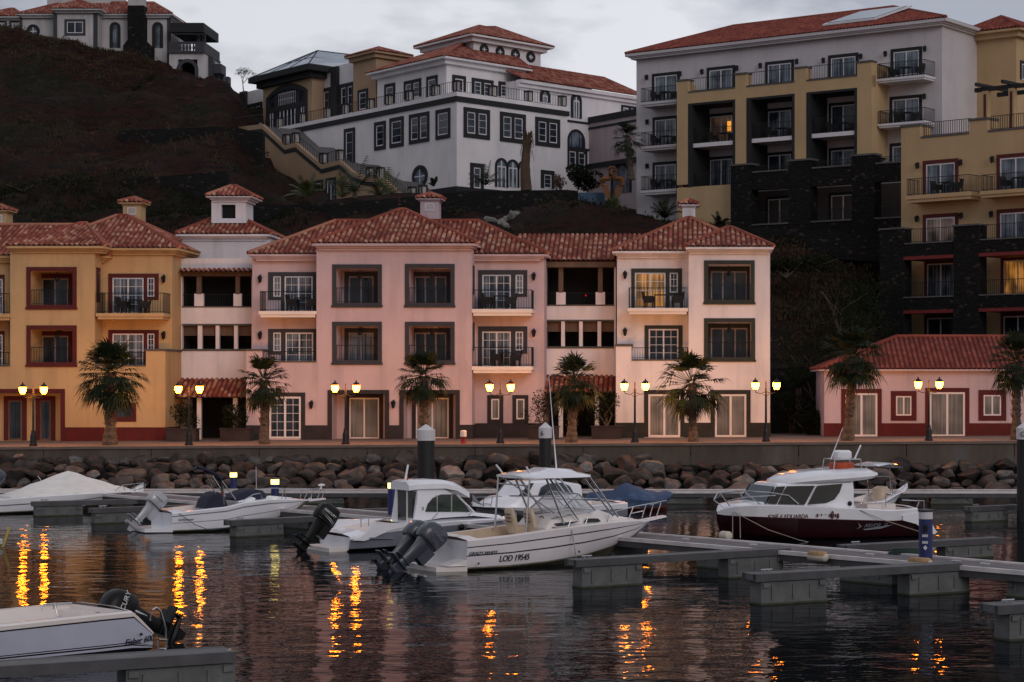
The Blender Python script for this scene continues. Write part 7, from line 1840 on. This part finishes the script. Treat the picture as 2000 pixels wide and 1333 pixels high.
# canvas: ridge pole tent
zk = z(144, 927, c); rows = []
for f in [i / 16 for i in range(17)]:
    uu = .15 + (u(276, c) - .15) * f; r = interp(st, uu); hb = r[1] * .97; zb_ = r[2] + .02; g_ = 1 - abs(f - .50) / (.5 if f < .5 else .48); g_ = max(0, g_); ridge = zb_ + .04 + (zk + .12 - zb_) * g_ ** 1.25
    ring = []
    for k in range(9):
        a = k / 8 * 2 - 1; sag = (1 - abs(a)) ** 1.0; ring.append((uu, c + a * hb, zb_ + (ridge - zb_) * sag + .02 * math.sin(f * 40 + k)))
    rows.append(ring)
m = MB(F); m.loft(rows, closed=False, cap=False); m.build('canvas_tent', 'cover', t, smooth=True, norm=False)
tubes(t, F, [[(225, 958, .4), (240, 948, .5), (275, 944, 1.0), (285, 947, c)], [(285, 947, c), (278, 960, c)], [(275, 947, 1.7), (285, 947, c)], [(240, 948, .5), (244, 960, .5)], [(262, 945, .9), (264, 960, .9)]], .014)
outboard(t, F, .12, 1.2, .98, rad(35), 1.15, -1, 'outgrey', 'outgrey', None, swirl=False)
text('CROISEUR', .07, 'inkgrey', hu, F, u(222, .3), .2, z(222, 968, .3), name='lettering', hullfit=(st, c))
tubes(t, F, [[(74, 930, c), (84, 944, c)]], .01, 'gel', 'aerial')

# ---------------------------------------------------------------- boat behind the hard top
A = gp(1228, 1012); F = Fr((A.x, A.y), D1); W = 2.3; c = W / 2; z = F.z; u = F.u
t = thing('cabin_boat', 'white cabin boat with blue-tinted windscreen, seen through the hard top frame', 'boat', F)
st = [(u(922, c), .03, z(922, 989, c), .02, 1.0, .95), (u(945, .7), .45, z(945, 991, .7), .2, .65, .4), (u(985, .3), .85, z(985, 992, .3), .55, .35, -.1), (u(1050, .05), 1.1, z(1050, 993, .05), .95, .12, -.3), (u(1140, 0), 1.15, z(1140, 990, 0), 1.05, .06, -.3), (0, 1.1, z(1228, 984, 0), 1.05, .06, -.3)]
hu = hull(t, F, W, st, [(0, .62, 1), (.62, 1, 0)], ['gel', 'greyhull'])
decks(t, F, W, st, (u(1155, 0), -.3), .4, ('gel', 'gelwarm'))
wn = .3
cab(t, F, c, [(u(960, .6), .5, z(960, 990, .5), .4, z(960, 984, .5)), (u(985, .5), .7, z(985, 990, wn), .55, z(985, 972, wn)), (u(1010, wn), .85, z(1010, 990, wn), .7, z(1012, 970, wn)), (u(1032, wn), .85, z(1032, 990, wn), .75, z(1036, 942, wn)), (u(1090, wn), .85, z(1090, 988, wn), .75, z(1090, 938, wn)), (u(1138, wn), .85, z(1138, 988, wn), .75, z(1136, 946, wn))], 'gel', 'wheelhouse')
M['blueglass'] = mat('blue_tinted_window', (.04, .06, .075), .05, var=.5, scale=2, spec=.9)
sidepoly(t, F, [(1014, 968), (1036, 944), (1043, 944), (1030, 968)], wn - .02, W, 'blueglass', 'windscreen'); sidepoly(t, F, [(1052, 968), (1058, 952), (1070, 945), (1098, 943), (1113, 950), (1122, 966)], wn - .02, W, 'blueglass', 'side_window')
tubes(t, F, [[(921, 984, c), (926, 972, c), (980, 970, .4)], [(945, 972, .6), (944, 990, .7)], [(962, 971, .5), (958, 992, .6)]], .014)

# ---------------------------------------------------------------- covered inflatable on its berth
A = gp(1160, 1001); F = Fr((A.x, A.y), (.97, .24)); c = .9; z = F.z; u = F.u
t = thing('dinghy', 'dinghy under a crumpled blue tarpaulin with a strip of red hull', 'boat', F)
rows = []
prof = [(1135, 992, 980, .3), (1150, 992, 962, .6), (1170, 993, 960, .8), (1195, 992, 958, .85), (1212, 990, 947, .9), (1222, 989, 943, .9), (1240, 988, 949, .9), (1262, 987, 957, .9), (1285, 984, 961, .7), (1300, 978, 958, .5), (1311, 970, 961, .2)]
for i, (x, yb, yt, h_) in enumerate(prof):
    uu = u(x, c); zb_, zt_ = z(x, yb, c), z(x, yt, c); rows.append([(uu, c - h_, zb_), (uu, c - h_ * 1.02, zb_ + (zt_ - zb_) * .35), (uu, c - h_ * .6, zb_ + (zt_ - zb_) * (.72 + .07 * math.sin(i * 2.3))), (uu, c - h_ * .1, zt_), (uu, c + h_ * .6, zb_ + (zt_ - zb_) * .7), (uu, c + h_, zb_)])
m = MB(F); m.loft(rows, closed=True); m.build('tarpaulin', 'bluecover', t, smooth=True)
m = MB(F); m.loft([[(u(x, c), c - h_ * .96, z(x, 991, c)), (u(x, c), c - h_ * .9, z(x, 978, c)), (u(x, c), c + h_ * .9, z(x, 978, c)), (u(x, c), c + h_ * .7, -.1), (u(x, c), c - h_ * .7, -.1)] for x, h_ in ((1180, .9), (1240, .95), (1280, .6), (1300, .2))]); m.build('hull', 'dinghyred', t)

# ---------------------------------------------------------------- maroon wheelhouse boat
A = gp(1830, 1049); F = Fr((A.x, A.y), (.93, .37)); W = 2.7; c = W / 2; z = F.z; u = F.u
t = thing('fishing_boat', 'large maroon and white wheelhouse boat lettered JOSÉ E EDUARDA', 'boat', F)
st = [(u(1400, c), .04, z(1400, 1001, c), .03, .72, .6), (u(1416, 1.05), .36, z(1416, 994, 1.05), .18, .45, .1), (u(1440, .65), .75, z(1440, 990, .65), .45, .3, -.2), (u(1480, .25), 1.12, z(1480, 988, .25), .85, .2, -.4), (u(1560, 0), 1.33, z(1560, 990, 0), 1.12, .1, -.45), (u(1668, 0), 1.35, z(1668, 995, 0), 1.2, .06, -.45), (u(1745, 0), 1.35, z(1745, 999, 0), 1.2, .05, -.4), (u(1795, 0), 1.3, z(1795, 995, 0), 1.18, .05, -.4), (u(1812, 0), 1.28, z(1812, 1012, 0), 1.15, .05, -.35), (u(1826, 0), 1.25, z(1826, 1036, 0), 1.12, .05, -.3)]
def fr_at(r, ym):  # fraction of the side painted maroon
    return ym
hu = hull(t, F, W, st, [(0, .60, 1), (.60, .625, 2), (.625, 1, 0)], ['gel', 'maroon', 'inkmaroon'], transom='gel', n=44)
decks(t, F, W, st, (u(1674, 0), u(1785, 0)), .45, ('gel', 'gelwarm'))
sidepoly(t, F, [(1764, 1017), (1790, 1024), (1812, 1042), (1826, 1044), (1830, 1040), (1812, 1008), (1790, 1003), (1764, 1008)], -.035, W, 'gel', 'white_quarter', th=.05)
text('JOSÉ E EDUARDA', .18, 'inkmaroon', hu, F, u(1503, .1), .02, z(1503, 1014, .1), name='boat_name', shear=0, xs=.92, off=.022, hullfit=(st, c))
m = MB(F)
for x, y, r in ((1597, 1007, .035), (1605, 1006, .02), (1613, 1005, .012), (1621, 1007, .03), (1626, 1006, .07), (1632, 1007, .03), (1637, 1008, .05)): m.ball(F.p(x, y, -.01), (r * .8, .03, r * 1.8), 8, 5)
m.build('emblem', 'inkmaroon', hu)
text('ARVOR', .17, 'inkgrey', hu, F, u(1689, 0), -.035, z(1689, 1031, 0), name='lettering', shear=.35, hullfit=(st, c)); text('25', .12, 'inkgrey', hu, F, u(1728, 0), -.035, z(1728, 1027, 0), name='lettering', shear=.35, hullfit=(st, c))
m = MB(F); m.prism([F.p(1674, 1034, -.03), F.p(1683, 1029, -.03), F.p(1676, 1021, -.03), F.p(1679, 1029, -.03)], (0, .02, 0)); m.prism([F.p(1685, 1034, -.03), F.p(1745, 1025, -.03), F.p(1720, 1033, -.03), F.p(1690, 1036, -.03)], (0, .02, 0)); m.build('logo', 'inkgrey', hu)
wn = .32; hwc = c - wn
cab(t, F, c, [(u(1440, 1.0), .35, z(1440, 990, .8), .3, z(1440, 986, .8)), (u(1480, .6), .8, z(1480, 988, .4), .7, z(1480, 982, .4)), (u(1500, .4), .98, z(1500, 988, .3), .9, z(1500, 982, .3)), (u(1530, .3), hwc, z(1530, 990, .3), hwc * .94, z(1530, 984, .3))], 'gel', 'foredeck')
ztop = z(1600, 944, wn)
cab(t, F, c, [(u(1503, wn), hwc * .9, z(1503, 985, wn), hwc * .8, z(1503, 983, wn)), (u(1522, wn), hwc, z(1522, 987, wn), hwc * .9, ztop), (u(1600, wn), hwc, z(1600, 990, wn), hwc * .96, ztop + .03), (u(1668, wn), hwc, z(1668, 996, wn), hwc * .96, ztop + .05)], 'gel', 'wheelhouse', smooth=False)
for q in ([(1499, 984), (1517, 951), (1534, 950), (1517, 985)], [(1520, 985), (1537, 950), (1592, 949), (1572, 986)], [(1578, 986), (1597, 949), (1646, 945), (1640, 962), (1630, 976), (1614, 983)]): sidepoly(t, F, q, wn - .05, W, 'boatglass', 'window')
m = MB(F); a0, a1 = Vector(F.p(1499, 984, wn)), Vector(F.p(1517, 951, wn)); m.prism([a0 + Vector((-.04, .1, 0)), a1 + Vector((-.04, .15, 0)), Vector((a1.x - .04, W - wn - .15, a1.z)), Vector((a0.x - .04, W - wn - .1, a0.z))], (.03, 0, 0)); m.build('windscreen', 'boatglass', t)
m = MB(F); rings = []
for f, hw, dz, th in ((0, .35, -.02, .07), (.03, .8, -.05, .17), (.12, 1.0, -.05, .28), (.35, 1.12, -.02, .37), (.7, 1.15, .04, .36), (.92, 1.1, .10, .30), (1, .9, .18, .14)):
    uu = u(1512, c) + (u(1690, c) - u(1512, c)) * f; zz = ztop + dz; rings.append([(uu, c - hw, zz + th * .3), (uu, c - hw * .95, zz + th * .7), (uu, c - hw * .7, zz + th), (uu, c + hw * .7, zz + th), (uu, c + hw * .95, zz + th * .7), (uu, c + hw, zz + th * .3), (uu, c + hw * .9, zz), (uu, c - hw * .9, zz)])
m.loft(rings); rf = m.build('roof', 'gel', t, smooth=True)
zr = ztop + .42
m = MB(F); uc = u(1645, c); m.loft([rr_(uc, c, zr + .28, .24, .24, 16), rr_(uc, c, zr + .34, .28, .28, 16), rr_(uc, c, zr + .5, .27, .27, 16), rr_(uc, c, zr + .56, .2, .2, 16)]); m.build('radar_dome', 'gel', t, smooth=True)
m = MB(F); m.loft([rr_(uc - .02, c, zr - .05, .34, .34, 16), rr_(uc - .02, c, zr + .0, .37, .37, 16), rr_(uc - .02, c, zr + .12, .37, .37, 16), rr_(uc - .02, c, zr + .17, .32, .32, 16)]); m.build('life_ring', 'lifered', t, smooth=True)
m = MB(F)
for a in (-.45, .45):
    for b in (-.4, .4): m.tube([(uc + a * 1.1, c + b, zr - .05), (uc + a, c + b, zr + .28)], .018, 5)
for b in (-.4, .4): m.tube([(uc - .45, c + b, zr + .28), (uc + .45, c + b, zr + .28)], .018, 5); m.tube([(uc - 1.0, c + b * 2, zr - .1), (uc - .1, c + b * 2, zr + .0), (uc + .5, c + b * 2, zr + .0)], .015, 5)
m.tube([(uc - .45, c - .4, zr + .28), (uc - .45, c + .4, zr + .28)], .018, 5); m.tube([(uc + .45, c - .4, zr + .28), (uc + .45, c + .4, zr + .28)], .018, 5); m.build('roof_rack', 'steel', t)
tubes(t, F, [[(1622, 899, c), (1646, 836, c)]], [.02, .008], 'gel', 'aerial'); tubes(t, F, [[(1669, 897, .9), (1681, 870, .9)]], .03, 'gel', 'rod_holder')
L_ = [[(1420, 997, 1.1), (1394, 977, c), (1411, 963, 1.0), (1452, 959, .5), (1500, 962, .3), (1540, 968, .2), (1560, 985, .2)], [(1433, 999, .9), (1408, 966, 1.0)], [(1490, 990, .3), (1452, 959, .5)], [(1421, 979, .9), (1460, 971, .5), (1515, 968, .25)], [(1394, 977, c), (1402, 962, 1.9), (1440, 958, 2.3)], [(1462, 985, 2.2), (1440, 958, 2.3)]]
tubes(t, F, L_, .018)
tubes(t, F, [[(1762, 977, .3), (1805, 979, .3)], [(1789, 996, .3), (1795, 980, .3)], [(1805, 979, .3), (1805, 996, .3)], [(1682, 987, .5), (1690, 972, .5), (1705, 972, .5), (1712, 985, .5)], [(1730, 992, .2), (1730, 966, .2)]], .018)
m = MB(F); m.box(u(1690, .5), u(1745, .5), .35, 1.2, .45, z(1700, 985, .5)); m.build('engine_box', 'gelwarm', t)
m = MB(F); m.ball(F.p(1660, 984, wn - .02), (.08, .03, .08), 8, 5); m.build('vent', 'black', t)
tubes(t, F, [[(1433, 1000, .7), (1500, 1035, -.1), (1560, 1055, -.3), (1600, 1064, -.4)], [(1680, 997, -.02), (1722, 1015, -.1), (1800, 1040, -.2)], [(1445, 1000, .5), (1446, 1052, .2)], [(1431, 1000, .8), (1431, 1052, .4)]], .012, 'rope', 'mooring_line')

# ---------------------------------------------------------------- small boat behind the maroon one
A = gp(1690, 1012); F = Fr((A.x, A.y), D1); W = 2.0; c = W / 2; z = F.z; u = F.u
t = thing('centre_console_boat', 'small white boat with bimini hoop and grey outboard behind the maroon boat', 'boat', F)
st = [(0, .9, z(1690, 985, 0), .85, .08, -.25), (u(1730, 0), .98, z(1730, 980, 0), .88, .12, -.3), (u(1752, .2), .75, z(1752, 968, .2), .5, .3, -.1), (u(1772, c), .03, z(1772, 957, c), .02, 1.15, 1.1)]
hu = hull(t, F, W, st, [(0, .78, 0), (.78, .85, 1), (.85, 1, 0)], ['gel', 'inkblack']); decks(t, F, W, st, (.2, u(1745, .3)), .45, ('gel', 'gelwarm'))
m = MB(F); m.loft([rr_(u(1720, c), c, .4, .25, .3), rr_(u(1720, c), c, z(1720, 955, c), .25, .3), rr_(u(1722, c), c, z(1720, 950, c), .1, .25)]); m.build('console', 'beige', t, smooth=True)
m = MB(F); m.loft([[(uu, c - .75, zz), (uu, c - .5, zz + .06), (uu, c + .5, zz + .06), (uu, c + .75, zz), (uu, c, zz - .02)] for uu, zz in ((u(1690, c), z(1690, 910, c)), (u(1710, c), z(1710, 906, c)), (u(1728, c), z(1728, 907, c)), (u(1740, c), z(1738, 913, c)))]); m.build('bimini', 'gel', t, smooth=True)
tubes(t, F, [[(1737, 910, .3), (1742, 945, .3), (1744, 965, .3)], [(1737, 912, 1.7), (1740, 965, 1.7)], [(1692, 911, .3), (1698, 980, .3)], [(1700, 931, .4), (1738, 931, .4)], [(1748, 966, .3), (1749, 935, .3), (1766, 940, c), (1770, 955, c)]], .016)
outboard(t, F, -.1, 1.0, .95, rad(8), 1.0, -1, 'outsilver', 'outsilver', None, swirl=False)

# ---------------------------------------------------------------- near boat at lower left
A = gp(303, 1276); F = Fr((A.x, A.y), (.66, .751)); W = 2.2; c = W / 2; z = F.z; u = F.u
t = thing('motorboat', 'pale open motorboat lettered Fisher 600 in the lower left corner, black outboard raised', 'boat', F)
zs = lambda x, y, w=0: z(x, y, w)
st = [(0, 1.05, z(305, 1236, 0), 1.0, .06, -.2), (u(262, 0), 1.1, z(262, 1197, 0), 1.02, .06, -.3), (u(200, 0), 1.1, z(200, 1203, 0), 1.03, .06, -.3), (u(0, 0), 1.1, z(0, 1225, 0), 1.0, .08, -.3), (u(0, 0) - 1.2, .9, z(0, 1225, 0) + .08, .7, .2, -.2), (u(0, 0) - 2.6, .03, z(0, 1225, 0) + .25, .02, .9, .85)]
M['lilac'] = mat('pale_lilac_hull', (.50, .51, .62), .3, var=.06, coat=.3)
hu = hull(t, F, W, st, [(0, .10, 1), (.10, .16, 0), (.16, .20, 1), (.20, .225, 0), (.225, .25, 1), (.25, .86, 0), (.86, .90, 1), (.90, 1.0, 2)], ['lilac', 'black', 'gelwarm'])
decks(t, F, W, st, (u(0, 0) - 1.3, u(255, 0)), .2, ('gelwarm', 'gelwarm'), gw=.24)
text('Fisher 600', .16, 'inkblack', hu, F, u(246, 0), -.03, z(246, 1262, 0), tilt=rad(-3), name='lettering', shear=.25, xs=.9, hullfit=(st, c))
m = MB(F); m.ball(F.p(276, 1239, -.01), .028, 8, 5); m.build('drain', 'inkblack', hu)
tubes(t, F, [[(84, 1190, 1.9), (86, 1181, 1.9), (140, 1178, 1.9), (172, 1181, 1.9), (172, 1200, 1.9)], [(145, 1190, 1.9), (143, 1178, 1.9)], [(104, 1190, .4), (107, 1178, .4), (112, 1204, .3), (122, 1204, .3)], [(188, 1192, 1.5), (230, 1188, 1.2), (230, 1198, 1.0)], [(200, 1190, 1.5), (200, 1182, 1.5), (230, 1186, 1.2)], [(264, 1193, .4), (286, 1204, .4)]], .018)
tubes(t, F, [[(293, 1212, .3), (297, 1192, .3), (305, 1187, .4), (313, 1194, .4), (324, 1228, .4), (324, 1274, .4)], [(310, 1250, .2), (325, 1250, .4)], [(309, 1250, .2), (309, 1274, .2)], [(309, 1268, .2), (324, 1268, .4)]], .018, 'steel', 'ladder')
m = MB(F); m.box(u(140, 1.5), u(185, 1.5), 1.2, 2.0, .2, z(160, 1187, 1.9)); m.build('stern_locker', 'gelwarm', t)
outboard(t, F, .12, 1.0, .46, rad(66), 1.08, 1, 'black', 'black', 'MERCURY', 'inkwhite', .13, swirl=False)
p = gp(440, 1284, .55); m = MB()
for k in range(3): m.tube([p + Vector((.08 * math.cos(i * .5) + .02 * k, .03 * math.sin(i * .5), .06 + .12 * math.cos(i * .5) * .6 - .03 * k)) for i in range(13)], .018, 5)
m.tube([p + Vector((.05, 0, 0)), p + Vector((.12, -.05, -.5)), p + Vector((.12, -.05, -1.2))], .014, 5)
tag(m.build('rope', 'rope'), 'pale mooring rope knotted at the tip of the lower left finger pontoon', 'rope')
# skiff with yellow pole cut by the left edge
A = gp(-120, 1078); F = Fr((A.x, A.y), D1); W = 1.4; c = W / 2; z = F.z; u = F.u
t = thing('skiff', 'small white skiff tip with a yellow pole at the left edge', 'boat', F)
st = [(0, .6, .5, .5, .05, -.1), (u(-40, 0), .62, .5, .5, .08, -.1), (u(5, c), .03, z(5, 1056, c), .02, .2, .1)]
hull(t, F, W, st, [(0, 1, 0)], ['gel']); decks(t, F, W, st, (.2, u(-45, 0)), .15, ('gel', 'gelwarm'))
M['yellowpole'] = mat('yellow_pole', (.42, .33, .06), .5)
tubes(t, F, [[(-3, 1090, c), (11, 1053, c), (19, 1029, c)]], .04, 'yellowpole', 'pole')

# ================================================================== balcony furniture
def mk_chair():
    t = thing('wicker_chair', '', 'chair'); m = MB(); m.box(-.27, .27, -.26, .26, .3, .44); m.build('seat', 'wicker', t)
    m = MB(); m.hexa([(-.27, .22, .44), (.27, .22, .44), (.27, .29, .44), (-.27, .29, .44), (-.25, .30, .86), (.25, .30, .86), (.25, .36, .86), (-.25, .36, .86)]); m.box(-.3, -.24, -.25, .25, .44, .64); m.box(.24, .3, -.25, .25, .44, .64); m.build('backrest', 'wicker', t)
    for a in (-.24, .24):
        for b in (-.22, .22): m = MB(); m.box(a - .03, a + .03, b - .03, b + .03, 0, .3); m.build('leg', 'wicker', t)
    return t
def mk_table():
    t = thing('balcony_table', '', 'table'); m = MB(); m.box(-.38, .38, -.33, .33, .68, .72); m.build('table_top', 'wicker', t)
    for a in (-.33, .33):
        for b in (-.28, .28): m = MB(); m.box(a - .025, a + .025, b - .025, b + .025, 0, .68); m.build('leg', 'wicker', t)
    return t
cr_, tr_ = Repeat(mk_chair, 'wicker chairs on the balconies'), Repeat(mk_table, 'small tables on the balconies')
def furnish(F, box, where, fr=(.3, .55, .8)):
    u0, u1, w0, w1, zz = box; w_ = (w0 + w1) / 2; ang = math.atan2(F.d.y, F.d.x); P = lambda f: F.M @ Vector((u0 + (u1 - u0) * f, w_, zz + .005))
    cr_(P(fr[0]), ang + 1.4, 1, 'dark chair left of table on ' + where); tr_(P(fr[1]), ang, 1, 'dark small table on the ' + where); cr_(P(fr[2]), ang - 1.4, 1, 'dark chair right of table on ' + where)
furnish(F0, B_Y1, 'upper balcony of the yellow house', (.35, .5, .66)); furnish(F0, B_P1, 'upper left balcony of the pink house', (.55, .72, .88)); furnish(F0, B_P2, 'upper right balcony of the pink house', (.25, .45, .62)); furnish(F0, B_P3, 'lower right balcony of the pink house', (.4, .55, .7)); furnish(F0, B_W1, 'balcony before the glowing window of the white house', (.35, .55, .82))
for b, n_ in zip(B_H, ('top', 'middle', 'bottom')): furnish(Fh, b, n_ + ' balcony at the left corner of the grey hotel', (.28, .55, .82))
furnish(Fh, B_H2, 'top right balcony of the grey hotel', (.25, .5, .78)); furnish(Fh, B_H3, 'second right balcony of the grey hotel', (.35, .52, .7))
furnish(Fy, B_F1, 'left balcony of the yellow hotel wing', (.4, .55, .72)); furnish(Fy, B_F2, 'right balcony of the yellow hotel wing', (.3, .5, .68))
for (a, b), n_ in zip(((1344, 1436), (1458, 1552), (1575, 1674)), ('left', 'middle', 'right')):
    furnish(Fh, (fu(a) + .4, fu(b) - .25, -2.0, -.2, zf4), n_ + ' recessed balcony of the yellow hotel frame', (.3, .55, .8))

# ================================================================== sky, sun, camera
w = bpy.data.worlds.new('World'); sc.world = w; w.use_nodes = True; nt = w.node_tree; N, L = nt.nodes, nt.links
bg = N['Background']
EL, ROT = rad(22), rad(150)
sky = N.new('ShaderNodeTexSky'); sky.sky_type = 'NISHITA'; sky.sun_disc = False; sky.sun_elevation = EL; sky.sun_rotation = ROT; sky.air_density = 1.2; sky.dust_density = 2
tc = N.new('ShaderNodeTexCoord')
def cn(s, st, d, ro):
    mp = N.new('ShaderNodeMapping'); mp.inputs['Scale'].default_value = st; mp.inputs['Location'].default_value = ro; L.new(tc.outputs['Generated'], mp.inputs['Vector'])
    n = N.new('ShaderNodeTexNoise'); n.inputs['Scale'].default_value = s; n.inputs['Detail'].default_value = d; n.inputs['Roughness'].default_value = .5; L.new(mp.outputs[0], n.inputs['Vector']); return n.outputs['Fac']
r = N.new('ShaderNodeValToRGB'); e = r.color_ramp.elements
e[0].position = .43; e[0].color = (3.9, 4.0, 4.75, 1); e[1].position = .57; e[1].color = (8.3, 8.25, 8.8, 1)
L.new(cn(6.5, (1, 1, 2.6), 7, (.3, .1, .55)), r.inputs['Fac'])
mx = N.new('ShaderNodeMix'); mx.data_type = 'RGBA'; mx.inputs[0].default_value = .86; L.new(sky.outputs[0], mx.inputs[6]); L.new(r.outputs[0], mx.inputs[7])
sxw = N.new('ShaderNodeSeparateXYZ'); L.new(tc.outputs['Generated'], sxw.inputs[0])
dm = N.new('ShaderNodeMapRange'); dm.inputs['From Min'].default_value = -.9; dm.inputs['From Max'].default_value = .9; dm.inputs['To Min'].default_value = .62; dm.inputs['To Max'].default_value = 1.0; L.new(sxw.outputs['Y'], dm.inputs['Value'])
dx = N.new('ShaderNodeMapRange'); dx.inputs['From Min'].default_value = -.35; dx.inputs['From Max'].default_value = .1; dx.inputs['To Min'].default_value = .88; dx.inputs['To Max'].default_value = 1.04; L.new(sxw.outputs['X'], dx.inputs['Value'])
dmm = N.new('ShaderNodeMath'); dmm.operation = 'MULTIPLY'; L.new(dm.outputs[0], dmm.inputs[0]); L.new(dx.outputs[0], dmm.inputs[1])
vs = N.new('ShaderNodeVectorMath'); vs.operation = 'SCALE'; L.new(mx.outputs[2], vs.inputs[0]); L.new(dmm.outputs[0], vs.inputs['Scale'])
L.new(vs.outputs[0], bg.inputs['Color']); bg.inputs['Strength'].default_value = .1
s = bpy.data.lights.new('sun', 'SUN'); s.energy = .55; s.angle = rad(25); s.color = (1, .93, .92)
so = bpy.data.objects.new('sun', s); col.objects.link(so)
# light from behind the viewer, to the right
sd = Vector((math.sin(ROT) * math.cos(EL), math.cos(ROT) * math.cos(EL), math.sin(EL)))
so.rotation_euler = sd.to_track_quat('Z', 'Y').to_euler()
cam = bpy.data.cameras.new('camera'); co = bpy.data.objects.new('camera', cam); col.objects.link(co); sc.camera = co
co.location = (0, 0, H); co.rotation_euler = (math.pi / 2, 0, 0)
cam.sensor_width = 36; cam.lens = 72; cam.shift_x = (1000 - CX) / 2000; cam.shift_y = (HY - 666.5) / 2000; cam.clip_start = .5; cam.clip_end = 6000
sc.view_settings.view_transform = 'Standard'; sc.view_settings.look = 'None'; sc.view_settings.exposure = 0; sc.view_settings.gamma = 1
sc.cycles.use_denoising = True
sc.cycles.sample_clamp_indirect = 8
